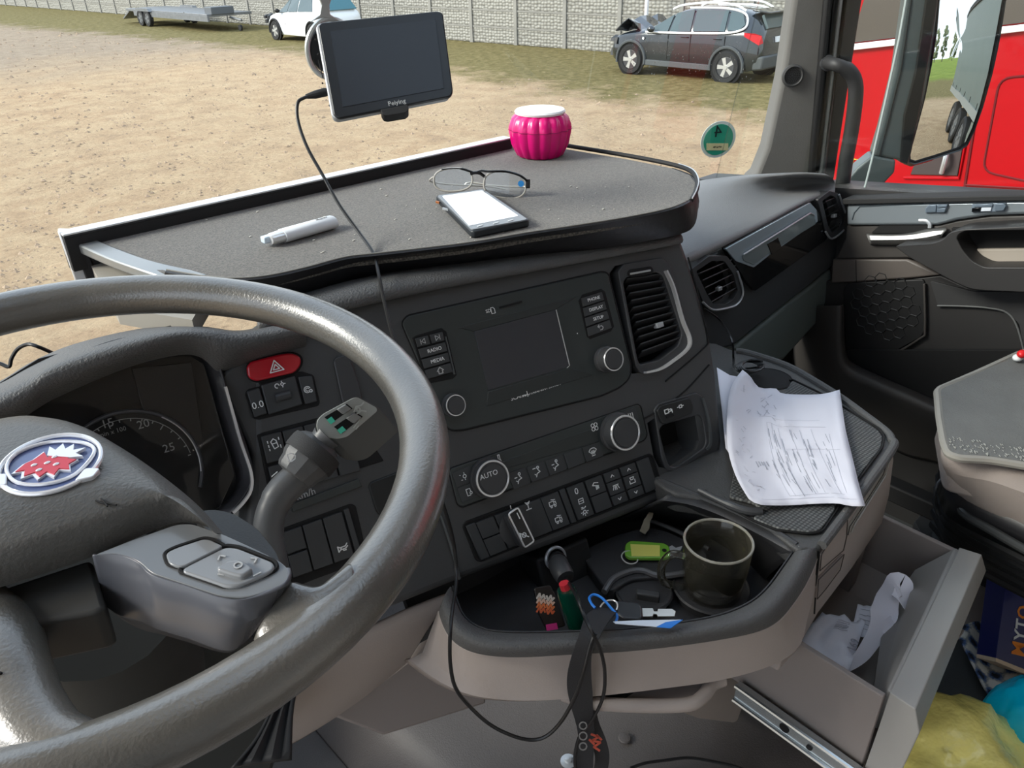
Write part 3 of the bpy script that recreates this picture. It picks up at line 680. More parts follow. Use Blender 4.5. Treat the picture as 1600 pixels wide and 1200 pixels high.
for k, (s0, s1, lb) in enumerate([(0,.48,'prev'),(.52,1,'next')]):
    bb = btn(ql, s0, s1, 0, .24, inf, SP)
    cx, cy = bil(ql, (s0+s1)/2, .12); sgn = -1 if k == 0 else 1
    icon(SP, cx, cy, .0035, [[(-.7*sgn,.8),(-.7*sgn,-.8),(.5*sgn,0),(-.7*sgn,.8)],[(.8*sgn,.8),(.8*sgn,-.8)]], MARK, bb, off=.0028, w=.1)
for k, lb in enumerate(['RADIO','MEDIA','HOME']):
    bb = btn(ql, 0, 1, .25+.25*k, .5+.25*k, inf, SP); cx, cy = bil(ql, .55, .375+.25*k)
    if lb == 'HOME': icon(SP, cx, cy, .004, [[(-1,0),(0,1),(1,0)],[(-.6,0),(-.6,-.8),(.6,-.8),(.6,0)]], MARK, bb, off=.0028, w=.14)
    else: text(lb, SP, cx, cy, .0042, WHITE, bb, off=.0028)
obj('silver_strip', B().tube(ST.pts([(696,526),(710,585)], .0035), .0012, 6), mat('grey_strip', (92,96,98), .3, metal=.5), inf, smooth=True)
slab('button_surround', SP, [(904,470),(910,460),(940,451),(946,456),(960,510),(955,518),(922,530),(917,526)], GROOVE, inf, off=.0005, th=.002)
for k, lb in enumerate(['PHONE','DISPLAY','SETUP','BACK']):
    bb = btn(qr, 0, 1, .25*k, .25+.25*k, inf, SP); cx, cy = bil(qr, .55, .125+.25*k)
    if lb == 'BACK': icon(SP, cx, cy, .004, [[(-1,.5),(.5,.5),(.9,.1),(.9,-.3),(.5,-.7),(-.3,-.7)],[(-.4,1),(-1,.5),(-.4,0)]], MARK, bb, off=.0028, w=.12)
    else: text(lb, SP, cx, cy, .0042, WHITE, bb, off=.0028)
text('SD', SP, 763, 486, .0042, WHITE, inf); icon(SP, 770, 485, .0036, [[(-.6,-1),(-.6,1),(.2,1),(.7,.4),(.7,-1),(-.6,-1)]], WHITE, inf, w=.1)
obj('card_slot', B().box(SP.px(798,476,.001), SP.u*.016, SP.v*.0012, SP.n*.0005), GROOVE, inf)
text('SCANIA', SP, 812, 619, .0052, WHITE, inf); obj('divider_line', B().box(SP.px(824,615.5,.001), SP.u*.0003, SP.v*.0035, SP.n*.0003), WHITE, inf)
text('INFOTAINMENT SYSTEM', SP, 846, 609, .0037, WHITE, inf)
knob('volume_knob', SP, 707, 633, .0128, .010, inf); obj('tiny_light', B().lathe([(.0008,0),(.0008,.0004),(.0001,.0004)], SP.px(902,521,.0005), SP.n, 8), WHITE, inf)
kq = knob('tuning_knob', SP, 945, 562, .0155, .02, inf, m=BLK2)

# centre air vent ------------------------------------------------------
def vent(name, pl, outer, inner, slatq, nsl, label, trim=None, depth=.03, tab=None, tilt=.0):
    v = thing(name, pl.px(*outer[0]), label, 'air vent', 'dashboard air vents')
    holed('vent_frame', pl, outer, inner, BLK2, v, off=.004, th=.02, bevel=.0012, r1=.004, r2=.004)
    ip_ = pl.pts([(lerp2(i, (sum(p[0] for p in inner)/len(inner), sum(p[1] for p in inner)/len(inner)), -.04)) for i in inner], -depth)
    obj('vent_back', B().prism(ip_, -pl.n*.003), GROOVE, v)
    for k in range(nsl):
        t = (k+.5)/nsl; a, b_ = bil(slatq, 0, t), bil(slatq, 1, t)
        A, Bq = pl.px(*a, -.006), pl.px(*b_, -.006); d = (Bq-A); w = pl.n.cross(d).normalized()
        obj('slat', B().box((A+Bq)/2, d/2, (pl.n*.8+w*.5)*.0095, (w*.8-pl.n*.5)*.0011), mat('vent_slat', (44,44,46), .45), v, bevel=.0005)
    if tab:
        c_ = pl.px(*tab, .001); obj('vent_tab', B().box(c_, pl.u*.006, pl.v*.0035, pl.n*.004), SILVER, v, bevel=.001)
    return v
vo = [(966,424),(975,412),(1035,402),(1048,415),(1080,528),(1076,548),(1040,578),(1002,584),(994,572)]
vi = [(974,442),(980,432),(1028,425),(1037,432),(1066,522),(1060,540),(1032,562),(1000,570),(996,560)]
cut(body, [B().prism(ST.pts(vo, .02), -ST.n*.07), B().prism(ST.pts([(1026,662),(1036,655),(1094,638),(1101,650),(1108,690),(1104,703),(1056,734),(1044,732),(1036,715)], .02), -ST.n*.08)])
cv = vent('air_vent', ST, vo, vi, [(974,436),(1036,428),(1064,536),(1000,560)], 11, 'tall rectangular centre vent with bright trim beside the infotainment panel', tab=(1029,508), depth=.035)
obj('trim_strip', B().ribbon(cat(ST.pts([(1040,423),(1052,450),(1066,500),(1077,528),(1074,545),(1050,565),(1030,577),(1008,582)], .007), 4), ST.n, .0035, .0013), CHROME, cv, smooth=True)
slab('thumb_wheel_slot', ST, [(980,428),(984,421),(1018,416),(1022,422),(1020,428),(986,433)], GROOVE, cv, off=.0055, th=.003, r=.003)
obj('thumb_wheel', B().tube(ST.pts([(985,428),(1016,422.5)], .0065), .0014, 6), MARK, cv, smooth=True)
for x in (988,1018):
    pass
# vertical rear vanes
for s_ in (.25,.5,.75):
    a, b_ = bil([(974,436),(1036,428),(1064,536),(1000,560)], s_, .03), bil([(974,436),(1036,428),(1064,536),(1000,560)], s_, .97)
    obj('vane', B().box((ST.px(*a,-.022)+ST.px(*b_,-.022))/2, (ST.px(*b_,-.022)-ST.px(*a,-.022))/2, ST.u*.0008, ST.n*.006), GROOVE, cv)

# climate panel ----------------------------------------------------------
cl = thing('climate_panel', ST.px(860,700), 'black climate control strip with two ringed knobs below the infotainment panel', 'control panel')
cp = [(702,737),(705,732),(996,632),(1001,635),(1011,680),(1006,688),(722,792),(715,788)]
ring('surround_gap', ST, cp, GROOVE, cl, .0004, w=.0014, r=.004)
slab('front_panel', ST, cp, mat('climate_face', (50,55,55), .4), cl, off=.002, th=.005, bevel=.001, r=.004)
CP = ST.at(.002)
slab('display_strip', CP, [(784,722),(930,668),(936,690),(792,732)], mat('display_dark', (46,50,50), .35), cl, off=.0004, th=.001)
qb = [(797,741),(934,691),(941,713),(806,764)]; qb = [(792,740),(938,690),(944,712),(802,765)]
for k in range(5):
    bb = btn(qb, k/5, (k+1)/5, 0, 1, cl, CP, gap=.008, off=.0012, th=.002, bev=.0004); cx, cy = bil(qb, (k+.5)/5, .5)
    if k < 3: icon(CP, cx, cy, .0065, [['c',.2,.8,.22],[(.1,.45),(.5,-.1),(-.2,-.3),(-.5,-.9)],[(-.9,.3),(-.4,.3)] if k != 1 else [(-.9,.8),(-.3,.8)],[(-.7,-.3),(-.5,-.5)]], WHITE, bb, off=.0016, w=.08)
    if k == 4: icon(CP, cx, cy, .0065, [[(-.9,.3),(-.5,.7),(0,.8),(.5,.7),(.9,.3)],[(-.9,.3),(-.5,-.1),(.5,-.1),(.9,.3)],[(-.3,-.4),(-.3,.3)],[(0,-.4),(0,.3)],[(.3,-.4),(.3,.3)],[(-.4,-.7),(.4,-.7)]], WHITE, bb, off=.0016, w=.07)
qs = [(705,738),(735,727),(752,775),(722,787)]
for k in range(2):
    bb = btn(qs, 0, .95, k/2, k/2+.5, cl, CP, gap=.02, off=.001, th=.002, bev=.0004); cx, cy = bil(qs, .5, k/2+.25)
    icon(CP, cx, cy, .005, [['c',.3,0,.4],[(.3,.6),(.3,.9)],[(.3,-.6),(.3,-.9)],[(-.9,.6),(-.7,.5)],[(-.7,-.7),(-.4,-.7)]] if k == 0 else [[(-.6,.8),(.4,.8),(.5,0)],[(-.6,.8),(-.5,-.8),(.3,-.8)],['c',.5,-.3,.3]], WHITE, bb, off=.0015, w=.08)
qt = [(972,643),(993,635),(1005,678),(984,686)]
for k in range(2):
    bb = btn(qt, 0, 1, k/2, k/2+.5, cl, CP, gap=.03, off=.001, th=.002, bev=.0004); cx, cy = bil(qt, .5, k/2+.25)
    icon(CP, cx, cy, .0045, [[(-.7,.8),(-.6,0),(-.7,-.8)],[(0,.8),(.1,0),(0,-.8)],[(.7,.8),(.8,0),(.7,-.8)],[(-.9,-.9),(.9,-.9)]] if k == 0 else [['c',-.5,-.5,.3],['c',.5,.5,.25],['c',.4,-.6,.2],['c',-.3,.5,.1]], WHITE if k == 0 else MARK, bb, off=.0015, w=.1)
k1 = knob('temperature_knob', CP, 763, 746, .0225, .012, cl); text('AUTO', CP, 764, 742, .0062, WHITE, k1, off=.0145)
knob('fan_knob', CP, 963, 675, .0235, .02, cl)
icon(CP, 929, 667, .0055, [['c',-.45,.45,.42],['c',.45,.45,.42],['c',-.45,-.45,.42],['c',.45,-.45,.42]], WHITE, cl, w=.07)
icon(CP, 780, 717, .0055, [['c',0,-.5,.35],[(-.2,-.2),(-.2,.9),(.2,.9),(.2,-.2)]], WHITE, cl, w=.08)

# lower switch bank -----------------------------------------------------------
sb = thing('switch_bank', ST.px(870,800), 'lower switch bank with chrome-edged rotary lamp switch above the tray', 'control panel')
bp = [(724,822),(728,816),(1015,710),(1020,714),(1033,758),(1028,766),(752,876),(744,874)]
ring('surround_gap', ST, bp, GROOVE, sb, .0004, w=.0016, r=.004)
slab('back_plate', ST, bp, GROOVE, sb, off=.0008, th=.004, r=.004)
QB = [(728,822),(1017,712),(1032,762),(752,876)]
def bcell(s0, s1, t0, t1, name='switch', gap=.0): 
    g = .0035; q = cell(QB, s0+g, s1-g, t0+g*5, t1-g*5)
    return slab(name, ST, q, KEY, sb, off=.0035, th=.004, bevel=.0008, r=.0008), ((q[0][0]+q[2][0])/2, (q[0][1]+q[2][1])/2)
def at_s(x): # fraction across bank from image column on the mid line
    return (x-740)/(1025-740)
slab('end_cap', ST, cell(QB, .0, .05, .0, 1), KEY, sb, off=.003, th=.004, bevel=.001)
bcell(.05,.15,0,.5); bcell(.05,.15,.5,1)
slab('lamp_switch_plate', ST, cell(QB, .155, .40, .02, .98), KEY, sb, off=.003, th=.004, bevel=.0006)
bb, c_ = bcell(.40,.50,0,1)
for ty in (.28,.75):
    cx, cy = bil(QB, .45, ty); icon(ST, cx, cy, .006, [[(-.8,.5),(-.8,-.3),(.3,-.3),(.3,.5),(-.8,.5)],[(.3,.3),(.7,.3),(.8,-.3)],['c',-.4,-.55,.2],['c',.5,-.55,.2],[(-.2,.9),(.7,.7)]], WHITE, bb, off=.0042, w=.08)
slab('spacer', ST, cell(QB, .505, .535, 0, 1), KEY, sb, off=.003, th=.004, bevel=.001)
bb, c_ = bcell(.54,.635,0,1)
cx, cy = bil(QB, .585, .2); text('0', ST, cx, cy, .0085, WHITE, bb, off=.0042)
cx, cy = bil(QB, .59, .5); icon(ST, cx, cy, .005, [[(-.7,.6),(-.7,-.6),(.7,-.6),(.7,.6),(-.7,.6)],[(-.7,0),(.7,0)]], WHITE, bb, off=.0042, w=.08)
cx, cy = bil(QB, .59, .8); icon(ST, cx, cy, .006, [['c',0,-.2,.35],[(-.9,-.2),(-.6,-.2)],[(.6,-.2),(.9,-.2)],[(0,-.8),(0,-1)],[(-.6,-.7),(-.4,-.5)],[(.6,-.7),(.4,-.5)],[(-.6,.6),(-.2,.6),(-.2,.9),(-.6,.9)],[(.1,.6),(.5,.9)]], WHITE, bb, off=.0042, w=.09)
bb, c_ = bcell(.64,.735,0,.5); icon(ST, *c_, .006, [[(-.8,.3),(-.3,.8),(.7,.5)],[(-.8,.3),(.4,-.1)],[(0,-.2),(0,-.8)],[(.3,-.2),(.3,-.8)],[(.6,-.1),(.6,-.7)]], WHITE, bb, off=.0042, w=.09)
bcell(.64,.735,.5,1)
for j, (s0, s1) in enumerate([(.74,.825),(.83,.915)]):
    for (t0, t1, kind_) in ((0,.3,1),(.3,.7,0),(.7,1,-1)):
        bb, c_ = bcell(s0, s1, t0, t1)
        if kind_: icon(ST, *c_, .0035, [[(-.7,-.4*kind_),(0,.4*kind_),(.7,-.4*kind_)]], WHITE, bb, off=.0042, w=.14)
        else: icon(ST, *c_, .006, [[(-.7,.5),(.7,.5)],[(-.5,.3),(-.8,-.4)],[(-.15,.3),(-.2,-.5)],[(.15,.3),(.2,-.5)],[(.5,.3),(.8,-.4)]] if j == 0 else [[(-.7,.2),(-.7,-.5),(.7,-.5),(.7,.2)],[(-.5,.8),(.5,.8),(.3,.3),(-.3,.3),(-.5,.8)]], WHITE, bb, off=.0042, w=.09)
bcell(.918,.99,0,1)
# rotary lamp switch
LP_ = ST.px(806,824,.0035); d1 = (ST.px(818,846,.0035)-ST.px(796,801,.0035)).normalized(); d2 = ST.n.cross(d1)
rk = obj('rotary_switch', B().lathe([(.0225,0),(.0225,.0006),(.021,.001),(.001,.001)], LP_, ST.n, 40), BLK2, sb, smooth=True)
rb_ = [LP_+d1*a*.022+d2*b_*.0095+ST.n*.0125 for a, b_ in [(-1,-1),(-1,1),(1,1),(1,-1)]]
obj('grip_bar', B().prism(rnd(rb_, .005), -ST.n*.012), BLK2, rk, bevel=.001)
ctr = ST.px(814,823,.0165); tb = [ctr+d1*a*.0225+d2*b_*.0072 for a, b_ in [(-1.0,-1),(-1.0,1),(1.12,1),(1.12,-1)]]
obj('chrome_edge', B().tube(rnd(tb, .003), .0012, 6, True), CHROME, rk, smooth=True)
obj('pointer_cap', B().prism(rnd(tb, .003), -ST.n*.004), GLOSS, rk, bevel=.0008)
icon(ST, 810, 806, .004, [[(0,1),(0,-1)]], WHITE, rk, off=.0175, w=.15, ux=d2 if d2.dot(ST.u) > 0 else -d2)
icon(ST, 819, 836, .006, [['c',0,0,.45],[(-.9,.7),(.9,-.7)],[(-.8,-.6),(-.8,.6)]], WHITE, rk, off=.0175, w=.1)
icon(ST, 798, 792.5, .002, [[(0,1),(0,-1)]], WHITE, sb, off=.0036, w=.25)
icon(ST, 825, 790, .006, [[(0,.6),(0,-.6)],[(-.5,.8),(-.2,.3)],[(.5,.8),(.2,.3)],[(-.6,-.8),(.6,-.8)],[(-.4,.6),(.4,.6)]], WHITE, sb, off=.0036, w=.1)

# usb panel and pocket ------------------------------------------------------------
ub = thing('usb_socket_panel', ST.px(1060,650), 'small socket plate with two media icons above the storage pocket', 'socket panel')
pk_o = [(1022,640),(1030,630),(1088,613),(1097,618),(1112,690),(1108,705),(1056,738),(1042,736),(1034,715)]
pk_i = [(1030,672),(1036,664),(1092,648),(1098,655),(1104,690),(1100,700),(1056,730),(1046,728),(1040,712)]
holed('pocket_frame', ST, pk_o, pk_i, BLK2, ub, off=.002, th=.05, bevel=.0015, r1=.004, r2=.004)
slab('pocket_back', ST, pk_o, GROOVE, ub, off=-.045, th=.003)
obj('pocket_light_edge', B().ribbon(cat(ST.pts([(1097,622),(1106,655),(1110,690),(1104,702)], .003), 4), ST.n, .002, .002), mat('grey_strip'), ub, smooth=True)
us = slab('socket_plate', ST, [(1027,642),(1032,634),(1078,621),(1084,636),(1082,646),(1040,663),(1034,661)], mat('socket_plate', (34,35,36), .4), ub, off=.006, th=.008, bevel=.001, r=.003)
icon(ST, 1044, 642, .0065, [[(-.9,-.4),(-.9,.4),(.1,.4),(.1,-.4),(-.9,-.4)],[(.1,.2),(.8,.2),(.8,-.2),(.1,-.2)],[(1,.1),(1,-.6)]], WHITE, us, off=.0072, w=.1)
icon(ST, 1063, 635, .006, [[(-.9,0),(-.3,0)],[(-.3,.3),(-.3,-.3),(.4,-.3),(.4,.3),(-.3,.3)],[(.4,0),(.9,0)]], WHITE, us, off=.0072, w=.1)
slab('usb_port', ST, [(1040,650),(1052,646),(1054,650),(1042,654)], GROOVE, us, off=.0074, th=.001)

# hazard cluster, left of the stack --------------------------------------------------
HB = thing('hazard_switch', ST.px(430,573), 'long red hazard warning switch with white triangle', 'switch')
hp = [(386,573),(392,565),(440,553),(458,552),(470,558),(471,568),(462,582),(400,596),(388,590)]
ring('surround_gap', ST, hp, GROOVE, HB, .001, w=.0018, r=.005)
slab('button', ST, hp, mat('hazard_red', (176,12,34), .3, coat=.4), HB, off=.007, th=.009, bevel=.002, r=.006, seg=3)
icon(ST, 431, 573, .008, [[(-.9,-.6),(0,.85),(.9,-.6),(-.9,-.6)],[(-.42,-.33),(0,.32),(.42,-.33),(-.42,-.33)]], WHITE, HB, off=.008, w=.07)
LB = thing('light_dimmer_panel', ST.px(440,620), 'small dimmer and display switch group under the red hazard switch', 'control panel')
slab('back_plate', ST, [(383,615),(388,608),(408,603),(403,598),(470,580),(490,586),(500,628),(498,634),(404,656),(396,654)], GROOVE, LB, off=.001, th=.003, r=.003)
q1 = slab('switch', ST, [(386,612),(405,606),(418,646),(398,652)], KEY, LB, off=.004, th=.005, bevel=.001)
text('0.0', ST, 403, 633, .0072, WHITE, q1, off=.0046)
q2 = slab('dimmer_plate', ST, [(408,602),(461,587),(473,632),(420,648)], KEY, LB, off=.004, th=.005, bevel=.0012)
obj('thumb_roller', B().tube(ST.pts([(430,622),(453,616)], .003), .005, 12), BLK2, q2, smooth=True)
icon(ST, 437, 602, .0055, [['c',-.5,0,.4,0,270],['c',.5,.1,.25],[(.5,.5),(.5,.7)],[(.5,-.3),(.5,-.5)],[(.9,.1),(1.1,.1)]], WHITE, q2, off=.0046, w=.09)
q3 = slab('switch', ST, [(466,589),(488,587),(496,627),(477,632)], KEY, LB, off=.004, th=.005, bevel=.001)
icon(ST, 482, 609, .0055, [['c',-.2,.1,.6,20,300],['c',-.2,.1,.3,20,300],['c',.4,-.3,.25]], WHITE, q3, off=.0046, w=.09)
LC = thing('assistance_switch_panel', ST.px(440,700), 'block of dark switches with lane and vehicle symbols behind the stalk', 'control panel')
slab('back_plate', ST, [(402,680),(410,676),(560,636),(580,690),(600,720),(430,775),(420,770)], GROOVE, LC, off=.001, th=.003)
for r_ in range(2):
    for k in range(4):
        q = [(406,680),(540,646),(566,738),(428,775)]
        w_ = slab('switch', ST, cell(q, k/4+.01, k/4+.24, r_/2+.03, r_/2+.47), KEY, LC, off=.004, th=.004, bevel=.0008)
        if (k, r_) == (0,0): icon(ST, 428, 694, .0062, [[(-.9,.8),(-.9,.4)],[(-.9,.1),(-.9,-.3)],[(-.9,-.6),(-.9,-.9)],[(-.1,-.8),(-.4,.5),(.1,.9),(.5,.5),(.6,-.6),(-.1,-.8)],[(-.3,.1),(.5,.1)],[(1,.9),(1,.5)],[(1,-.4),(1,-.9)]], WHITE, w_, off=.0046, w=.08)
        if (k, r_) in ((1,0),(0,1)): icon(ST, *bil(q, k/4+.12, r_/2+.25), .0055, [['c',0,0,.5],['c',0,0,.8,-40,40],['c',0,0,.8,140,220]], MARK, w_, off=.0046, w=.09)
LD = thing('speed_label_strip', ST.px(480,770), 'dark strip printed km/h below the assistance switches', 'label')
slab('strip', ST, [(455,788),(560,748),(566,760),(458,800)], mat('climate_face'), LD, off=.003, th=.004, bevel=.0006)
text('km/h', ST, 478, 772, .0075, MARK, LD, off=.004)
LE = thing('blank_switch_panel', ST.px(490,840), 'lower left bank of blank switches ending in one horn symbol', 'control panel')
qe = [(440,832),(545,794),(566,866),(458,905)]
slab('back_plate', ST, [(434,832),(440,826),(548,787),(556,790),(574,868),(566,878),(458,918)], GROOVE, LE, off=.001, th=.003, r=.003)
for s0, s1, t0, t1 in ((0,.30,0,.5),(0,.30,.5,1),(.30,.60,0,1),(.60,.90,0,1)):
    w_ = slab('switch', ST, cell(qe, s0+.01, s1-.01, t0+.02, t1-.02), KEY, LE, off=.004, th=.004, bevel=.0008)
slab('end_cap', ST, cell(qe, .92, 1, 0, 1), KEY, LE, off=.003, th=.004, bevel=.0008)
icon(ST, 536, 856, .006, [[(-.9,.5),(-.9,-.5),(-.3,0),(-.9,.5)],[(-.4,.2),(.5,.2),(.9,.6)],[(-.4,-.2),(.5,-.2),(.9,.1)],[(0,-.2),(.0,-.5),(.5,-.5)]], WHITE, w_, off=.005, w=.1)
# trim recess right of hazard (small vent slot seen beside the rim)
sv = slab('stack_side_groove', ST, [(520,560),(545,552),(562,600),(570,640),(540,650)], BLK2, dash, off=.003, th=.003, bevel=.002, r=.006)
# recess panel behind rim, lower right of stalk
slab('lower_recess', ST, [(575,755),(690,712),(690,790),(640,850),(588,800)], mat('recess_dark', (26,28,29), .5), dash, off=.002, th=.004, bevel=.0015, r=.006)
obj('recess_edge', B().tube(cat(ST.pts([(688,805),(700,840),(712,880),(718,905)], .002), 4), .0016, 6), mat('grey_strip'), dash, smooth=True)

# instrument cluster --------------------------------------------------------------
ic = thing('instrument_cluster', ST.px(200,720), 'recessed instrument cluster with rev counter behind the steering wheel', 'instrument cluster')
CLP = ST.at(-.035)
slab('cluster_back', CLP, [(-260,760),(60,560),(300,500),(345,560),(400,745),(330,860),(100,1000),(-200,1000)], mat('cluster_back', (30,30,32), .3), ic, off=-.012, th=.01)
GP = CLP
# tub walls
rows = []
inn = [(-200,700),(0,640),(90,588),(200,560),(300,545),(322,570),(345,650),(372,745),(360,780),(320,810)]
outr = [(-200,640),(0,618),(80,570),(190,528),(300,522),(335,545),(362,630),(396,730),(390,765),(362,803)]
A_ = resample(cat(ST.pts(outr, .0), 5), 50); C__ = resample(cat(CLP.pts(inn, -.01), 5), 50)
obj('cluster_tub', B().grid([[a.lerp(c_, t) for a, c_ in zip(A_, C__)] for t in (0, .06, .5, 1)]), mat('tub_plastic', (46,46,50), .4), ic, solid=.002, smooth=True)
obj('chrome_edge', B().ribbon(cat(ST.pts([(352,604),(362,640),(376,690),(392,738),(392,765),(380,785),(364,801)], .004), 5), ST.n, .003, .0013), CHROME, ic, smooth=True)
gc = GP.px(208,742,.002); gr = .0575
gu = GP.u; gvv = GP.v
g = obj('rev_counter_dial', B().lathe([(gr*1.12,0),(gr*1.12,.002),(.001,.002)], gc-GP.n*.004, GP.n, 48), mat('dial_black', (22,22,24), .35), ic, smooth=True)
def arc(r_, a0, a1, n=24, off=0): return [gc+(gu*math.cos(R(a))+gvv*math.sin(R(a)))*r_+GP.n*off for a in [a0+(a1-a0)*k/n for k in range(n+1)]]
obj('dial_ring', B().tube(arc(gr*1.12, -30, 175, 40, .002), .0022, 8), mat('dial_ring_dark', (70,70,74), .3), g, smooth=True)
obj('dial_glint', B().tube(arc(gr*1.10, -15, 50, 20, .004), .0006, 6), mat('bright_ring', (200,200,205), .3, metal=.8), g, smooth=True)
obj('scale_line', B().tube(arc(gr*.99, 5, 150, 30, .001), .0004, 4), MARK, g)
b = B()
for k in range(15):
    a = R(150-k*10.5); d = gu*math.cos(a)+gvv*math.sin(a); ln = .1 if k % 5 == 0 else .05
    b.box(gc+d*gr*(.99-ln/2)+GP.n*.001, d*gr*ln/2, GP.n.cross(d)*.0005, GP.n*.0002)
obj('tick_marks', b, MARK, g)
text('15', GP, 168, 662, .0085, MARK, g, off=.004); text('20', GP, 224, 663, .0085, MARK, g, off=.004); text('25', GP, 264, 700, .0085, MARK, g, off=.004)
text('r/min x 100', GP, 172, 676, .0045, MARK, g, off=.004)
slab('centre_display', CLP, [(205,575),(300,566),(318,690),(300,760),(240,700)], mat('cluster_display', (44,43,44), .3), ic, off=-.006, th=.002, bevel=.001)
slab('cluster_glass', CLP, [(-120,700),(90,596),(290,552),(318,570),(366,742),(340,800),(60,900)], glassmat('cluster_pane', (.9,.9,.9), .02, .5), ic, off=.006, th=.001)
# hood over the cluster
rows = []
hood = [(-.10, [(-260,690),(-60,614),(0,592),(45,564),(110,536),(200,514),(262,507),(320,509),(372,516),(430,506),(480,494)]),
        (.02, [(-260,700),(-60,634),(40,590),(110,558),(200,528),(275,513),(335,513),(372,517),(430,506),(480,494)]),
        (.04, [(-260,715),(-60,648),(40,602),(75,576),(190,538),(272,519),(340,518),(372,521),(430,516),(480,504)]),
        (.04, [(-260,760),(-60,672),(40,630),(80,604),(200,560),(280,532),(330,540),(352,548),(420,534),(480,520)]),
        (.012, [(-260,800),(-60,695),(40,648),(84,618),(205,566),(290,548),(326,556),(346,572),(400,556),(480,536)]),
        (-.01, [(-260,810),(-60,700),(40,652),(88,624),(208,574),(290,556),(322,566),(340,584),(395,570),(480,545)])]
for off, pp in hood: rows.append(resample(cat(ST.pts(pp, off), 5), 60))
obj('cluster_hood', B().grid(rows), SOFT, ic, solid=.003, sub=1, smooth=True)
# blanked column of hazard area right of the cluster
slab('hazard_surround', ST, [(340,590),(395,545),(500,515),(560,560),(610,700),(600,800),(440,850),(408,900),(396,800),(408,740)], BLK, dash, off=-.002, th=.05, bevel=.004)
# windscreen demister cable and plug seen at far left
tag(obj('antenna_cable', B().tube(cat([P(-30,560,.9), P(0,568,.9), P(14,573,.9), P(18,560,.9), P(28,545,.9), P(44,538,.9), P(60,542,.9), P(85,553,.92), P(100,562,.94)], 5), .0022, 8), CABLE, smooth=True), 'thin black cable looping up over the far end of the cluster hood', 'cable')

# knee panel and lower dash ------------------------------------------------------------
kp = ST.at(-.02)
rows = []
for off, pp in ((.0, [(410,1030),(560,985),(640,950),(704,926)]), (.0, [(410,1060),(560,1010),(640,975),(702,944)]), (-.03, [(400,1130),(520,1085),(600,1040),(668,985)]), (-.09, [(400,1200),(470,1165),(556,1108),(640,1040)])):
    rows.append(resample(cat(kp.pts(pp, off), 5), 20))
obj('knee_panel', B().grid(rows), BEIGE, dash, solid=.01, sub=1, smooth=True)
slab('lower_kick_panel', kp, [(520,1120),(640,1030),(700,960),(760,1000),(760,1100),(600,1150)], BEIGE2, dash, off=-.11, th=.01, bevel=.004)

# right hand dashboard -------------------------------------------------------------
RP = Plane((1.5,.772,2.3), (1,0,0), (0,.12,1))
def row(items): return resample(cat(items, 6), 40)
TOPG = mat('dash_top_plastic', (112,113,114), .5, bump=.5, scale=500)
r0 = row([Z(1074,290,2.30), Z(1095,280,2.31), Z(1165,272,2.325), Z(1248,268,2.335), Z(1290,270,2.33)])
r0b = row([Z(1072,300,2.31), Z(1092,290,2.32), Z(1173,277,2.335), Z(1253,273,2.345), Z(1300,277,2.34)])
r1 = row([RP.px(1060,330,-.12)+Vector((0,0,.0)), RP.px(1100,312,-.12), RP.px(1180,294,-.10), RP.px(1240,281,-.10), RP.px(1305,284,-.06)])
r2 = row([RP.px(1050,398,-.02), RP.px(1110,373,-.02), RP.px(1190,338,-.02), RP.px(1264,302,-.02), RP.px(1306,290,-.02)])
r3 = row([RP.px(1050,415,.0), RP.px(1110,388,0), RP.px(1190,350,0), RP.px(1264,311,0), RP.px(1306,298,0)])
r4 = row([RP.px(1050,425,-.006), RP.px(1110,398,-.006), RP.px(1190,358,-.006), RP.px(1264,318,-.006), RP.px(1306,304,-.006)])
obj('passenger_dash_top', B().grid([r0, r0b, r1, r2, r3, r4]), TOPG, dash, solid=.004, sub=1, smooth=True)
pdf = slab('passenger_dash_face', RP, [(1040,430),(1140,385),(1268,312),(1306,300),(1322,345),(1306,405),(1299,418),(1145,540),(1080,560)], BLK2, dash, off=-.008, th=.15, bevel=.004)
slab('trim_panel', RP, [(1132,388),(1266,315),(1276,326),(1296,366),(1290,376),(1180,455),(1166,440)], GLOSS, dash, off=.002, th=.008, bevel=.0015, r=.004)
TRIMB = mat('blue_grey_trim', (150,162,170), .3, metal=.35)
slab('trim_inlay', RP, [(1134,389),(1266,317),(1276,328),(1278,346),(1206,396),(1178,418),(1150,408)], TRIMB, dash, off=.0045, th=.006, bevel=.001, r=.002)
bi = slab('badge_plate', RP, [(1160,400),(1266,334),(1273,335),(1275,350),(1204,394),(1178,414),(1162,407)], mat('badge_plate', (128,138,140), .2, metal=.4), dash, off=.006, th=.004, bevel=.0008, r=.002)
obj('badge_rim', B().tube(rnd(RP.pts([(1161,398),(1266,333),(1273,336)], .0075), .003), .0016, 6), SILVER, bi, smooth=True)
slab('badge_slot', RP, [(1199,381),(1216,371),(1222,388),(1206,398)], GLOSS, bi, off=.0072, th=.002)
cut(pdf, [B().prism(RP.pts([(1085,424),(1110,406),(1134,406),(1149,427),(1156,455),(1148,470),(1134,478),(1115,479),(1103,465)], .02), -RP.n*.07), B().prism(RP.pts([(1283,314),(1298,303),(1308,308),(1318,343),(1315,356),(1301,367),(1292,356)], .02), -RP.n*.07)])
vent('air_vent', RP, [(1079,422),(1108,400),(1136,400),(1154,424),(1163,456),(1154,476),(1138,484),(1112,486),(1098,470)], [(1088,424),(1112,408),(1132,408),(1146,428),(1153,454),(1146,468),(1132,476),(1116,477),(1106,462)], [(1086,424),(1140,402),(1156,452),(1108,480)], 5, 'octagonal silver-edged passenger vent nearest the centre stack', tab=(1123,451))
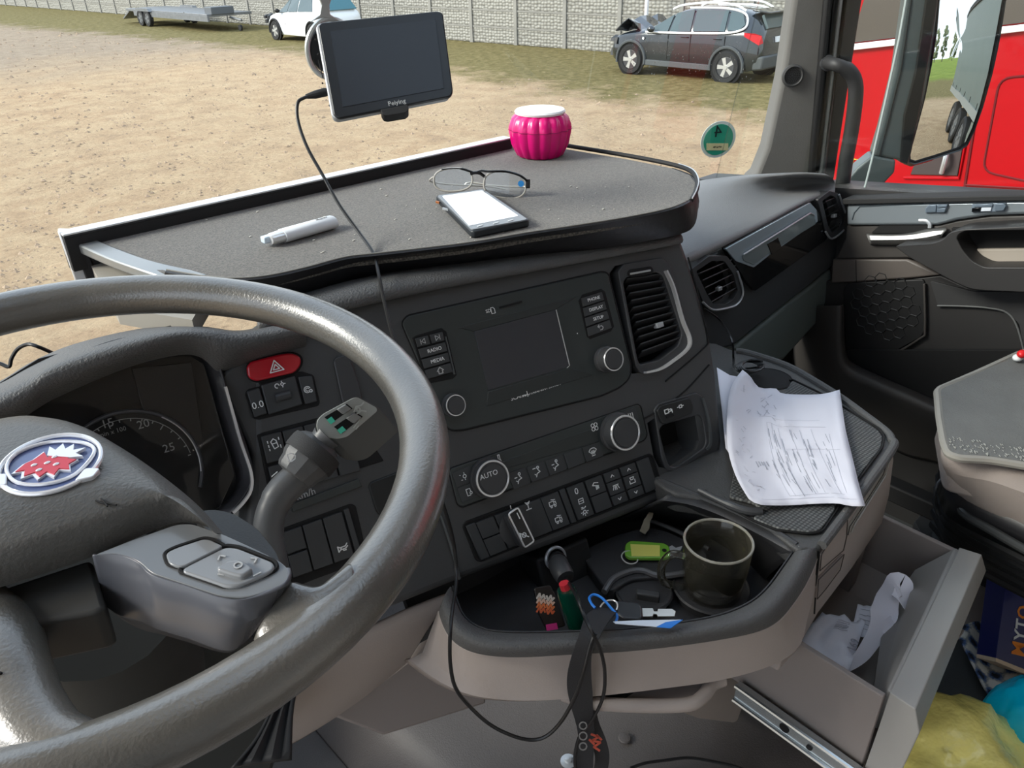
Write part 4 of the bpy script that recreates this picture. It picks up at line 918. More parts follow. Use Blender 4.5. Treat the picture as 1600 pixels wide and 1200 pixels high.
vent('air_vent', RP, [(1278,312),(1296,298),(1310,302),(1325,344),(1320,362),(1300,374),(1290,362)], [(1285,314),(1298,305),(1306,309),(1316,343),(1313,354),(1301,364),(1294,352)], [(1283,313),(1307,303),(1318,350),(1298,364)], 5, 'octagonal silver-edged passenger vent next to the door', tab=(1303,337))
for vv, pp in ((0, [(1098,472),(1114,484),(1138,481),(1153,474),(1161,456),(1152,424)]), (1, [(1290,362),(1300,373),(1319,359),(1324,344),(1311,304)])):
    obj('vent_trim', B().tube(cat(RP.pts(pp, .006), 4), .0022, 6), SILVER, dash, smooth=True)
slab('lower_glove_panel', RP, [(1145,545),(1300,419),(1302,440),(1282,500),(1225,563),(1180,572)], mat('slate_panel', (92,100,98), .5, bump=.2), dash, off=-.012, th=.08, bevel=.008, seg=3)
slab('dark_underdash', RP, [(1060,470),(1145,535),(1200,575),(1290,500),(1340,420),(1340,700),(1100,700)], GROOVE, dash, off=-.10, th=.02)
# ================================================================== SHELF ON THE DASH
sz = 2.45; SH = HZ(sz)
shelf = thing('dash_shelf', SH.px(600,330), 'wide charcoal felt-topped shelf lying over the dashboard with bright rear rail', 'shelf')
def felt_mat():
    m = mat('charcoal_felt', (82,79,75), .95, bump=1.0, scale=900, sheen=.3)
    t = m.node_tree; b = t.nodes['Principled BSDF']; tcn = t.nodes.new('ShaderNodeTexCoord')
    n = t.nodes.new('ShaderNodeTexNoise'); n.inputs['Scale'].default_value = 420; n.inputs['Detail'].default_value = 4; t.links.new(tcn.outputs['Object'], n.inputs[0])
    r = t.nodes.new('ShaderNodeValToRGB'); r.color_ramp.elements[0].position = .35; r.color_ramp.elements[1].position = .68
    r.color_ramp.elements[0].color = lin((44,42,39)); r.color_ramp.elements[1].color = lin((96,91,83)); t.links.new(n.outputs[0], r.inputs[0]); t.links.new(r.outputs[0], b.inputs['Base Color']); return m
FELT = felt_mat()
front = [(1086,300),(1078,316),(1045,331),(980,345),(900,358),(820,370),(740,384),(660,394),(590,402),(540,408),(480,424),(420,437),(370,441),(320,438),(262,428)]
back = [(125,378),(200,361),(400,318),(600,275),(797,229),(850,228),(890,234),(980,249),(1050,263),(1078,274),(1087,287)]
fr3 = cat(SH.pts(front), 5); bk3 = SH.pts(back)
obj('felt_top', B().prism(fr3+bk3, (0,0,-.008)), FELT, shelf)
low = [(1086,330),(1080,352),(1058,365),(980,380),(900,392),(820,402),(740,414),(660,424),(590,434),(540,446),(480,464),(420,480),(370,486),(320,482),(262,470)]
L3 = cat(zpts(low, 2.412), 5)
nf = len(fr3); up_ = [p+Vector((0,0,.005)) for p in fr3]
outw = []
for i, p in enumerate(fr3):
    t = (fr3[min(nf-1, i+1)]-fr3[max(0, i-1)]).normalized(); o_ = Vector((t.y, -t.x, 0)); o_ = -o_ if o_.dot(Vector((-.5,-.8,0))) < 0 else o_; outw.append(o_)
rows = [[p+Vector((0,0,-.004)) for p in fr3], up_, [p+o_*.003+Vector((0,0,.003)) for p, o_ in zip(fr3, outw)], [p.lerp(q, .45)+o_*.006 for p, q, o_ in zip(fr3, L3, outw)], [p+o_*.004 for p, o_ in zip(L3, outw)], [p-o_*.012-Vector((0,0,.003)) for p, o_ in zip(L3, outw)], [p-o_*.10 for p, o_ in zip(L3, outw)]]
obj('front_lip', B().grid(rows), mat('shelf_black_skin', (30,30,32), .38, bump=.1, scale=60), shelf, smooth=True)
obj('lip_edge_line', B().tube([p+Vector((0,0,.005)) for p in fr3[:int(nf*1)]], .0009, 5), mat('worn_edge', (120,118,112), .5), shelf, smooth=True)
obj('right_rim', B().tube(cat([q+Vector((0,0,.003)) for q in SH.pts([(860,226),(890,231),(980,246),(1050,260),(1080,271),(1089,286),(1087,302),(1080,316)])], 5), .0035, 8), RUB, shelf, smooth=True)
obj('rim_glint', B().tube(cat([q+Vector((0,0,.006)) for q in SH.pts([(1060,262),(1082,271),(1091,287),(1088,303),(1081,317)])], 5), .0010, 6), SILVER, shelf, smooth=True)
obj('right_skirt', B().grid([cat(SH.pts([(1050,262),(1080,273),(1089,288),(1086,305)], 0), 5), cat(zpts([(1050,285),(1082,302),(1092,320),(1086,338)], 2.415), 5)]), mat('shelf_black_skin'), shelf, solid=.003, smooth=True)
# rear rail: bright top, dark inner wall
a0, a1 = Z(92,362,2.466), Z(800,209,2.466); i0, i1 = Z(99,370,2.466), Z(800,217,2.466); d = (a1-a0).normalized(); ac = Vector((-d.y, d.x, 0))
if ac.y < 0: ac = -ac
obj('rear_rail', B().box((i0+i1)/2+ac*.010-Vector((0,0,.022)), (i1-i0)/2, ac*.010, (0,0,.022)), RUB, shelf, bevel=.001)
obj('rail_cap', B().box((i0+i1)/2+ac*.0105+Vector((0,0,.0012)), (i1-i0)/2, ac*.0105, (0,0,.0012)), mat('bright_aluminium', (228,230,232), .3, metal=.35), shelf, bevel=.0006)
obj('inner_rail_skirt', B().grid([[i0+Vector((0,0,-.001)), i1+Vector((0,0,-.001))], [Z(125,379,2.4495), Z(800,229,2.4495)]]), RUB, shelf, solid=.001)
# left end: upright bright plate and grey bar
q0 = Plane(Z(108,400,2.44), (1,-.25,0), (0,0,1))
obj('end_plate', B().prism(q0.pts([(90,363),(118,364),(150,470),(128,470)], 0), -q0.n*.02), mat('bright_aluminium'), shelf, bevel=.002)
obj('end_post', B().prism(q0.pts([(110,366),(128,372),(172,470),(146,470)], .004), -q0.n*.03), RUB, shelf, bevel=.002)
obj('grey_end_bar', B().ribbon(cat([Z(126,380,2.447), Z(160,395,2.447), Z(200,411,2.446), Z(240,424,2.445), Z(285,436,2.443), Z(320,446,2.44)], 4), Vector((.5,-.8,0)), .011, .006), mat('grey_bar', (150,152,152), .3, metal=.5), shelf, bevel=.002)
obj('end_underside', B().prism(zpts([(125,385),(175,402),(260,436),(330,450),(300,500),(180,480)], 2.425), (0,0,-.02)), mat('pale_underside', (150,145,136), .6), shelf)

# pink ribbed jar
jb = SH.px(844,243); jd = (jb-EYE).dot(CF); k = jd/F
jar = thing('pink_jar', jb, 'bright pink ribbed pumpkin-shaped jar with white lid on the shelf', 'jar')
rib = lambda a: 1+.075*abs(math.sin(a*8))-.05
obj('ribbed_body', B().lathe([(.001,0),(31*k,0),(36*k,3*k),(44*k,20*k),(47.5*k,38*k),(47.5*k,46*k),(43*k,58*k),(34*k,66*k),(31*k,67*k)], jb, (0,0,1), 108, rib), mat('hot_pink', (226,10,120), .3, coat=.3), jar, smooth=True)
obj('seam', B().tube([jb+Vector((math.cos(a)*48*k*rib(a), math.sin(a)*48*k*rib(a), 42*k)) for a in [2*math.pi*i/108 for i in range(108)]], .0006, 5, True), mat('hot_pink_dark', (170,5,90), .5), jar)
obj('lid', B().lathe([(38*k,64*k),(39*k,67*k),(37*k,69.5*k),(.001,70*k)], jb, (0,0,1), 48), mat('white_lid', (245,245,246), .25), jar, smooth=True)

# phone
PH = HZ(sz+.011)
ph = thing('smartphone', PH.px(755,325), 'smartphone lying on the shelf in front of the glasses, pale bright screen', 'phone')
obj('case', B().prism(rnd(PH.pts([(680,305),(756,294),(829,343),(737,362)], -.0015), .007), (0,0,-.009)), mat('phone_case', (34,38,42), .4), ph, bevel=.002, seg=3)
obj('bezel', B().prism(rnd(PH.pts([(683,305),(755,295.5),(825,342.5),(737,358.5)]), .006), (0,0,-.002)), mat('phone_bezel', (120,124,128), .3), ph, bevel=.0005)
obj('screen', B().prism(rnd(PH.pts([(691,306),(753,297.5),(810,337),(733,352)], .0006), .002), (0,0,-.0006)), mat('sky_pale_screen', (215,220,226), .15, emit=.35), ph)  # pale colour and faint glow stand in for sky reflected in the screen
for x, y in ((750,352.5),(775,348),(798,344)): obj('touch_key', B().box(PH.px(x, y, .0008), Vector((.004,.0,0)), Vector((0,.0008,0)), (0,0,.0002)), WHITE, ph)
obj('side_button', B().box(Z(684,316,2.4565), Vector((.0005,-.003,0)), Vector((.001,.0003,0)), (0,0,.0013)), mat('copper_button', (196,120,70), .3, metal=.6), ph)
obj('side_button', B().box(Z(697,327,2.4565), Vector((.001,-.006,0)), Vector((.001,.0003,0)), (0,0,.0013)), SILVER, ph)

# lighter
la, lb = Z(440,369,sz+.0085), Z(522,346,sz+.0085); ld = (lb-la).normalized(); ls = Vector((-ld.y, ld.x, 0))
lt = thing('cigarette_lighter', (la+lb)/2, 'white disposable lighter lying at the left of the shelf', 'lighter')
def oval(c, rx, rz, d, n=20): s_ = d.cross(Vector((0,0,1))).normalized(); return [c+s_*rx*math.cos(2*math.pi*i/n)+Vector((0,0,1))*rz*math.sin(2*math.pi*i/n) for i in range(n)]
LWH = mat('lighter_white', (214,216,218), .3)
obj('lighter_body', B().grid([oval(la, .011, .0075, ld), oval(la+ld*.001, .0118, .0082, ld), oval(lb-ld*.003, .0118, .0082, ld), oval(lb-ld*.0008, .011, .0072, ld), oval(lb, .007, .004, ld), oval(lb, .0001, .0001, ld)], True), LWH, lt, smooth=True)
obj('metal_hood', B().grid([oval(la-ld*.016, .0001, .0001, ld), oval(la-ld*.016, .008, .006, ld), oval(la-ld*.014, .0092, .0068, ld), oval(la, .0105, .0075, ld)], True), CHROME, lt, smooth=True)
obj('lever', B().box(la-ld*.018+ls*.004, ld*.005, ls*.005, (0,0,.004)), mat('lighter_lever', (200,214,226), .3), lt, bevel=.0015)
obj('flame_hole', B().lathe([(.0028,0),(.0028,.0006),(.001,.0006)], la-ld*.010-ls*.0082, -ls, 14), GROOVE, lt)
icon(Plane(lb+Vector((0,0,.0084)), ld, ls), 503, 341, .009, [[(-.9,-.1),(-.8,.2),(-.7,-.1),(-.6,.2),(-.5,-.1)],[(-.3,.2),(-.3,-.2),(-.1,.1),(0,-.1)],[(.2,.2),(.3,-.1),(.45,.2),(.6,-.1),(.8,.1)]], mat('grey_print'), lt, off=.0, w=.07)

# spectacles
gp0 = SH.px(745,303); gl_ = thing('reading_glasses', gp0, 'clear and black framed reading glasses standing folded behind the phone', 'glasses')
gu_ = (CR*1+Vector((0,0,0))); gu_ = Vector((CR.x, CR.y, 0)).normalized(); GL = Plane(Z(745,306,2.452), (gu_*.97+Vector((.10,-.20,0))).normalized(), Vector((.12,.16,1)))
def loop(cx, cy, rx, ry, tilt, n=32, off=0, pw=2.5):
    out = []
    for i in range(n):
        a = 2*math.pi*i/n; c_, s_ = math.cos(a), math.sin(a)
        x = abs(c_)**(2/pw)*math.copysign(1, c_)*rx; y = abs(s_)**(2/pw)*math.copysign(1, s_)*ry
        out.append(GL.px(cx+x*math.cos(tilt)-y*math.sin(tilt), cy+x*math.sin(tilt)+y*math.cos(tilt), off))
    return out
FRM = mat('clear_acetate', (170,166,158), .15, coat=.5); BF = mat('black_acetate', (16,16,17), .15)
L1 = loop(708,281,30,18,-.05); L2 = loop(789,289,33,20.5,.13)
for L_, nm in ((L1, 0), (L2, 1)):
    r_ = obj('lens_rim', B().tube(L_, .0013, 8, True), FRM, gl_, smooth=True)
    obj('lens', B().prism(L_, -GL.n*.0012), glassmat('lens_glass', (.9,.92,.93), 0, 1.2), r_)
obj('brow_bar', B().tube(cat([GL.px(x, y, .001) for x, y in [(690,265),(706,263),(722,264),(735,268),(742,270),(752,267),(762,268),(790,268),(812,274),(824,283)]], 4), [.0008]*8+[.0016]*29, 8), BF, gl_, smooth=True)
obj('bridge', B().tube(cat([GL.px(x, y, .001) for x, y in [(735,272),(742,270),(750,271),(757,276)]], 4), .0022, 8), BF, gl_, smooth=True)
obj('hinge', B().box(GL.px(825,287,-.003), GL.u*.003, GL.v*.006, GL.n*.005), BF, gl_, bevel=.001)
back_ = Vector((GL.n.x, GL.n.y, 0)).normalized()*-1
for pts_ in ([GL.px(826,287,-.004), GL.px(820,292,-.02), GL.px(770,290,-.026), GL.px(735,285,-.03), GL.px(725,290,-.032)], [GL.px(678,276,-.002), GL.px(672,283,-.012), GL.px(700,288,-.018), GL.px(760,291,-.022), GL.px(790,296,-.022)]):
    obj('temple_arm', B().tube(cat(pts_, 5), .0013, 8), FRM, gl_, smooth=True)
obj('lens_sticker', B().lathe([(.0042,0),(.0042,.0003),(.001,.0003)], GL.px(814,287,.0014), GL.n, 20), mat('blue_sticker', (30,130,200), .4), gl_)
for x, y in ((738,281),(757,286)): obj('nose_pad', B().dome(GL.px(x, y, -.003), (.0018,.0018,.004), 6), FRM, gl_, smooth=True)

# crumbs on felt
b = B(); random.seed(5)
for k in range(60):
    x, y = random.uniform(300,1000), random.uniform(290,400)
    if y > 440-(x-300)*.14: continue
    p = SH.px(x, y)+Vector((0,0,.0008)); s_ = random.uniform(.0003,.0009); b.box(p, (s_*1.6,0,0), (0,s_,0), (0,0,s_*.5))
tag(obj('crumbs', b, mat('pale_crumbs', (200,196,186), .9)), kind='stuff', label='pale crumbs scattered on the shelf felt', cat_='crumbs')

# GPS navigator on suction mount --------------------------------------------------
GV = Plane(P(603,98,.93), CR*1+CF*.13+CU*-.0, CU*1+CF*.05)
gps = thing('navigation_unit', GV.px(603,98,-.02), 'black rectangular navigation unit hanging from a windscreen suction mount', 'navigation unit')
gpq = [(497,41),(502,35),(684,17),(692,20),(708,143),(704,151),(530,185),(522,181)]
obj('rear_shell', B().prism(rnd(GV.pts([(q[0]-4, q[1]+1) for q in gpq], -.004), .004), -GV.n*.013), mat('silver_shell', (176,178,180), .35, metal=.3), gps, bevel=.002, seg=3)
obj('front_bezel', B().prism(rnd(GV.pts(gpq), .004), -GV.n*.006), mat('gps_bezel', (26,28,31), .3), gps, bevel=.0015, seg=3)
obj('display', B().prism(GV.pts([(516,49),(680,30),(693,138),(536,167)], .0006), -GV.n*.001), mat('gps_screen', (44,48,54), .25, spec=.3), gps)
text('Peiying', GV, 620, 160, .0055, MARK, gps, off=.001, ux=GV.px(640,156)-GV.px(600,164))
obj('lower_clamp', B().prism(rnd(GV.pts([(594,171),(637,163),(639,171),(634,176),(604,181),(598,179)], .004), .002), -GV.n*.02), RUB, gps, bevel=.001)
obj('upper_clamp', B().prism(GV.pts([(572,29),(612,24),(612,30),(572,36)], -.002), -GV.n*.012), RUB, gps, bevel=.001)
for (x, y) in ((494,62),(498,85),(505,130),(516,165)): obj('side_port', B().dome(GV.px(x-1, y, -.008), .0012, 5), GROOVE, gps)
obj('side_slot', B().box(GV.px(501,108,-.009), (GV.px(505,122,-.009)-GV.px(498,96,-.009))/2, GV.u*.0006, GV.n*.002), GROOVE, gps)
sc_ = Vector(WS.px(512,74,-.0)); sc_ = sc_+WS.n*.006
SR = 41*(sc_-EYE).dot(CF)/F
mt = thing('suction_mount', sc_, 'silver-rimmed black suction cup mount stuck to the windscreen behind the navigation unit', 'mount')
MP = Plane(sc_+WS.n*.004, WS.u, WS.v)
obj('suction_cup', B().lathe([(SR*.9,0),(SR*.88,.006),(SR*.5,.014),(.001,.016)], sc_, WS.n, 40), mat('cup_black', (26,27,30), .35), mt, smooth=True)
obj('rim', B().tube([sc_+(WS.u*math.cos(a)*1.0+WS.v*math.sin(a)*1.05)*SR+WS.n*.003 for a in [2*math.pi*i/40 for i in range(40)]], .004, 8, True), mat('silver_rim', (196,200,198), .3, metal=.5), mt, smooth=True)
obj('release_lever', B().prism(MP.pts([(486,34),(500,24),(503,8),(498,-6),(520,-6),(515,8),(516,22),(530,32),(520,30),(508,27)], .003), -WS.n*.004), mat('silver_rim'), mt, bevel=.001)
obj('mount_arm', B().tube(cat([sc_+WS.n*.012, sc_+WS.n*.05+Vector((.02,0,.0)), GV.px(590,100,-.05), GV.px(600,100,-.017)], 5), .009, 10), RUB, mt, smooth=True)
obj('cradle', B().prism(rnd(GV.pts([(570,60),(640,52),(650,140),(582,150)], -.018), .006), -GV.n*.008), RUB, mt, bevel=.001)

# steering wheel -------------------------------------------------------------------
th_, ph_ = R(7.4), R(-66.4)
wn_ = Vector((math.sin(th_)*math.cos(ph_), math.sin(th_)*math.sin(ph_), math.cos(th_)))
WC = P(119.57,714.05,.508); WP_ = Plane(WC, Vector((1,0,0)), wn_.cross(Vector((1,0,0))))
rimc = [WC+(WP_.u*math.cos(a)+WP_.v*math.sin(a))*.2255 for a in [2*math.pi*i/96-math.pi for i in range(96)]]
sw = thing('steering_wheel', WC-WP_.n*.08, 'large worn grey-black truck steering wheel with crest on its airbag cover', 'steering wheel')
def worn():
    m = mat('worn_rim_leather', (84,83,80), .36, bump=.3, scale=500, spec=1, coat=.6); m.node_tree.nodes['Principled BSDF'].inputs['Coat Roughness'].default_value = .22
    t = m.node_tree; b = t.nodes['Principled BSDF']; tcn = t.nodes.new('ShaderNodeTexCoord')
    n = t.nodes.new('ShaderNodeTexNoise'); n.inputs['Scale'].default_value = 9; n.inputs['Detail'].default_value = 6; t.links.new(tcn.outputs['Object'], n.inputs[0])
    r = t.nodes.new('ShaderNodeValToRGB'); r.color_ramp.elements[0].position = .35; r.color_ramp.elements[1].position = .7
    r.color_ramp.elements[0].color = lin((80,79,75)); r.color_ramp.elements[1].color = lin((108,105,98)); t.links.new(n.outputs[0], r.inputs[0]); t.links.new(r.outputs[0], b.inputs['Base Color'])
    r2 = t.nodes.new('ShaderNodeMapRange'); r2.inputs[3].default_value = .22; r2.inputs[4].default_value = .38; t.links.new(n.outputs[0], r2.inputs[0]); t.links.new(r2.outputs[0], b.inputs['Roughness']); return m
WORN = worn()
obj('rim', B().tube(rimc, .0172, 24, True), WORN, sw, smooth=True)
COV = mat('airbag_grain', (84,83,80), .4, bump=.45, scale=420)
sets = [(.0, [(-200,700),(0,654),(70,652),(130,667),(200,706),(262,750),(312,792),(349,834)]),
        (.022, [(-200,702),(0,656),(70,654),(130,669),(200,708),(261,751),(311,793),(348,834)]),
        (.034, [(-200,716),(0,670),(70,667),(126,682),(194,719),(254,760),(303,800),(340,833)]),
        (.041, [(-200,800),(0,760),(70,748),(140,745),(212,757),(262,776),(303,803),(336,833)]),
        (.040, [(-200,905),(0,850),(95,820),(185,790),(235,776),(276,777),(308,803),(333,832)]),
        (.036, [(-200,925),(0,869),(95,836),(188,804),(240,786),(282,784),(312,806),(333,831)]),
        (.020, [(-200,975),(0,918),(142,871),(210,842),(266,819),(296,817),(323,823),(343,836)]),
        (-.02, [(-200,975),(0,918),(142,871),(210,842),(266,819),(296,817),(323,823),(343,836)])]
cov = obj('airbag_cover', B().grid([resample(cat(WP_.pts(pp, off), 6), 60) for off, pp in sets]), COV, sw, smooth=True, ang=80)
cov.data.set_sharp_from_angle(angle=R(75))
# crest emblem
EP = WP_.at(.0405); ec = EP.px(81,727); ea = (EP.px(160,727)-ec); eu = (EP.px(158,722)-EP.px(4,732)).normalized(); ev = EP.n.cross(eu); er = (EP.px(158,722)-EP.px(4,732)).length/2
def ep(x, y, h=0): return ec+eu*x*er+ev*y*er+EP.n*h
em = obj('emblem_disc', B().lathe([(er*.96,-.002),(er*.96,.0008),(.001,.0012)], ec, EP.n, 40), mat('emblem_navy', (84,98,142), .25, coat=.5), cov, smooth=True)
EWH = mat('emblem_silver', (232,234,238), .2, metal=.3)
obj('emblem_ring', B().tube([ep(math.cos(a), math.sin(a), .0015) for a in [2*math.pi*i/48 for i in range(48)]], er*.055, 8, True), EWH, cov, smooth=True)
obj('emblem_inner_ring', B().tube(cat([ep(x, y, .002) for x, y in [(-.80,.42),(-.28,.74),(.45,.66),(.82,.30),(.62,-.45),(.1,-.72),(-.5,-.6),(-.86,-.1)]], 5, True), er*.042, 8, True), EWH, cov, smooth=True)
for sx in (-1, 1):
    obj('emblem_crank', B().prism(rnd([ep(sx*.78,-.30,.003), ep(sx*1.10,-.34,.003), ep(sx*1.02,-.62,.003), ep(sx*.66,-.72,.003)], er*.08), -EP.n*.004), EWH, cov, bevel=.0006)
gr_ = [(-.62,-.28),(-.5,-.02),(-.36,.10),(-.22,.34),(-.10,.14),(.04,.42),(.12,.16),(.30,.34),(.34,.06),(.52,.02),(.40,-.12),(.46,-.30),(.24,-.26),(.20,-.46),(.02,-.34),(-.08,-.50),(-.22,-.34),(-.40,-.44),(-.44,-.24)]
obj('emblem_outline', B().prism([ep(x*1.1-.01, y*1.16, .0024) for x, y in gr_], -EP.n*.002), EWH, cov)
obj('emblem_beast', B().prism([ep(x, y, .0030) for x, y in gr_], -EP.n*.002), mat('emblem_red', (206,62,76), .35), cov)
cr_ = [(-.12,.20),(-.16,.52),(.0,.38),(.10,.60),(.2,.40),(.34,.56),(.38,.34),(.62,.40),(.46,.22),(.64,.10),(.40,.08)]
obj('emblem_crown', B().prism([ep(x, y, .0034) for x, y in cr_], -EP.n*.002), EWH, cov)
for x, y in ((-.30,-.10),(-.05,-.05),(.15,-.12),(-.15,-.28),(.05,.15)): obj('emblem_feather', B().dome(ep(x, y, .003), (er*.07, er*.05, er*.03), 5), EWH, cov, smooth=True)
b = B(); b.tube(cat([WP_.px(x, y, .0412) for x, y in [(150,782),(160,786),(172,787),(182,789)]], 3), .0006, 5); b.tube([WP_.px(158,779,.0413), WP_.px(164,786,.0413), WP_.px(168,791,.0413)], .0005, 5)
obj('scratch', b, GROOVE, cov)
# right spoke with buttons
SPM = mat('spoke_plastic', (108,111,113), .25, coat=.3)  # reflections on the top put into the colour, paler than the side
top = [(144,868),(200,846),(276,819),(300,818),(352,836),(400,858),(438,877),(452,890),(454,902),(440,918),(384,934),(344,931),(236,895),(216,876),(182,865)]
t3 = rnd(WP_.pts(top, .026), .004)
side_t = cat(WP_.pts([(144,868),(182,866),(214,877),(236,897),(290,915),(344,933),(384,936),(440,920),(455,903),(454,888)], .026), 5)
side_m = cat(WP_.pts([(152,900),(190,905),(220,920),(245,940),(292,955),(345,974),(388,972),(430,945),(448,915),(452,892)], .012), 5)
side_b = cat(WP_.pts([(163,945),(185,960),(215,968),(245,982),(292,996),(350,1016),(380,1006),(415,965),(436,925),(444,898)], -.012), 5)
side_u = cat(WP_.pts([(180,960),(200,974),(225,985),(255,992),(295,1004),(350,1020),(376,1008),(408,965),(430,925),(440,898)], -.03), 5)
spk = obj('spoke', B().prism(t3, -WP_.n*.002), SPM, sw, bevel=.0015, seg=3)
obj('spoke_side', B().grid([side_t, [a.lerp(b_, .08)+WP_.n*.0008 for a, b_ in zip(side_t, side_m)], side_m, side_b, side_u]), mat('spoke_side_plastic', (84,86,92), .25), sw, solid=.002, smooth=True)
KB = mat('spoke_button', (128,131,133), .22, coat=.3)  # buttons lightened too, their reflections put into the colour
k0 = [(256,864),(275,855),(318,841),(330,842),(350,852),(345,856),(282,888),(262,882)]
k1_ = [(282,888),(292,882),(352,852),(372,854),(430,877),(434,888),(418,898),(372,917),(352,918),(282,894)]
for pp, nm in ((k0, 'button'), (k1_, 'button_pad')):
    obj('button_gap', B().tube(rnd(WP_.pts(pp, .0265), .003), .0012, 6, True), GROOVE, spk, smooth=True)
    obj(nm, B().prism(rnd(WP_.pts([lerp2(q, (sum(z[0] for z in pp)/len(pp), sum(z[1] for z in pp)/len(pp)), .05) for q in pp], .0285), .003), -WP_.n*.005), KB, spk, bevel=.0014, seg=3)
obj('centre_key', B().prism(rnd(WP_.pts([(338,885),(352,876),(372,873),(384,878),(396,888),(378,900),(362,897),(340,890)], .032), .002), -WP_.n*.005), KB, spk, bevel=.0014, seg=3)
for cx, cy, st_ in ((345,870,[[(-.7,-.4),(0,.4),(.7,-.4)]]), (398,874,[[(-.4,.7),(.4,0),(-.4,-.7)]]), (348,896,[[(-.7,.4),(0,-.4),(.7,.4)]]), (402,897,[[(-.7,0),(.7,0)]]), (372,883,[['c',0,0,.7]])):
    icon(WP_, cx, cy, .0028, st_, mat('grey_print'), spk, off=.0292 if (cx,cy) != (372,883) else .0325, w=.14)
# leather joint between spoke and rim
j = [(.021, [(452,903),(470,908),(492,912),(518,903),(552,872)]), (.015, [(432,932),(458,944),(500,945),(560,905)]), (.013, [(408,964),(440,978),(490,980),(560,925)]), (.006, [(386,1000),(405,1024),(455,1022),(545,950)])]
obj('leather_joint', B().grid([resample(cat(WP_.pts(pp, off), 5), 18) for off, pp in j]), WORN, sw, solid=.012, sub=1, smooth=True)
# left-hand spokes
obj('left_spoke', B().prism(rnd(WP_.pts([(-160,970),(0,920),(143,873),(164,948),(150,956),(55,975),(0,988),(-160,1040)], .008), .004), -WP_.n*.03), mat('spoke_back', (50,50,48), .5), sw, bevel=.003)
sp_ = cat([WP_.px(x, y, o_) for x, y, o_ in [(-90,930,.0),(-35,962,.0),(-2,1005,.002),(10,1060,.002),(30,1115,0),(70,1165,-.001),(125,1186,-.001)]], 5)
obj('lower_spoke', B().tube(sp_, [.016+.004*math.sin(math.pi*i/(len(sp_)-1)) for i in range(len(sp_))], 18), WORN, sw, smooth=True)
obj('spoke_joint_line', B().tube([WP_.px(-40,1052,.021), WP_.px(0,1052,.021), WP_.px(30,1062,.012)], .0008, 5), GROOVE, sw)
# column shroud
col = thing('steering_column', WC-WP_.n*.1, 'dark plastic steering column shroud beneath the wheel hub', 'steering column')
ca = WC-WP_.n*.10+Vector((-.02,-.03,0)); cb = Vector((WC.x+.0, WC.y+.22, 2.0)); cc = Vector((cb.x, cb.y+.12, 1.6))
obj('shroud', B().tube(cat([ca, ca.lerp(cb, .5)-Vector((0,.02,0)), cb, cc], 6), [.055]*4+[.062]*9+[.07]*6, 20), mat('column_plastic', (38,39,36), .6), col, smooth=True)
obj('shroud_cover', B().prism(rnd(WP_.pts([(300,800),(335,795),(365,802),(402,825),(432,862),(448,905),(400,892),(350,862)], -.035), .006), -WP_.n*.05), mat('column_cover', (58,58,57), .5, bump=.2), col, bevel=.004, seg=3)
obj('pleated_boot', B().grid([cat(WP_.pts([(360+i*16,1200-i*2),(400+i*10,1150-i*8),(430+i*8,1090-i*10)], -.16-.004*(i % 2)), 5) for i in range(7)]), RUB, col, solid=.003, smooth=True)
obj('column_side', B().prism(rnd(ST.pts([(90,1060),(330,960),(420,1010),(450,1120),(420,1230),(100,1240)], .04), .01), -ST.n*.05), mat('column_plastic'), col, bevel=.005)
# gear / retarder stalk
SK = Plane(P(500,700,.665), su, ST.v)
stk_ = thing('gear_stalk', SK.px(425,885), 'grey control stalk with knurled collar marked D and two green slide switches', 'stalk')
STM = mat('stalk_plastic', (84,85,86), .38, bump=.1)
arm = cat([SK.px(432,905,-.01), SK.px(424,870), SK.px(419,835), SK.px(424,800), SK.px(440,770), SK.px(462,748), SK.px(482,728)], 5)
obj('stalk_arm', B().tube(arm, [.0125]*8+[.0125]*10+[.0135]*(len(arm)-18), 16), STM, stk_, smooth=True)
ax_ = (SK.px(497,700,.0)-SK.px(463,740,.0)).normalized(); cc_ = SK.px(458,745)
col_ = obj('collar', B().lathe([(.012,0),(.0165,.001),(.0185,.004),(.0195,.010),(.0215,.014),(.0225,.020),(.0215,.032),(.0175,.036),(.010,.040)], cc_, ax_, 12), STM, stk_, smooth=True, ang=25)
sd_ = ax_.cross(SK.n)
obj('knurled_grip', B().lathe([(.0232,.018),(.0236,.021),(.0236,.029),(.0228,.032)], cc_, ax_, 60, lambda a: 1+.012*math.sin(a*60)), mat('knurled_rubber', (52,52,52), .7, bump=1, scale=1400), col_, smooth=True)
text('D', SK, 456, 715, .0075, WHITE, col_, off=.0315)
obj('index_mark', B().box(SK.px(429,741,.014), SK.u*.0028+SK.v*.0012, SK.v*.0004, SK.n*.0003), WHITE, stk_)
headp = [(492,668),(493,657),(502,647),(552,620),(560,619),(591,636),(592,642),(543,684),(527,688),(506,685),(495,677)]
dwn = Vector((.014,-.004,-.026))
hd_ = obj('stalk_head', B().prism(rnd(SK.pts(headp, .014), .004), dwn), mat('stalk_head_plastic', (76,77,76), .4), stk_, bevel=.003, seg=3)
hp_ = SK.at(.0148)
obj('head_plate', B().prism(rnd(hp_.pts([lerp2(q, (542,654), .05) for q in headp]), .003), -SK.n*.001), mat('head_plate', (160,164,160), .4), hd_, bevel=.0004)
obj('neck', B().tube([SK.px(488,703,.004), SK.px(500,692,.006), SK.px(512,680,.008)], [.012,.0105,.013], 14), STM, stk_, smooth=True)
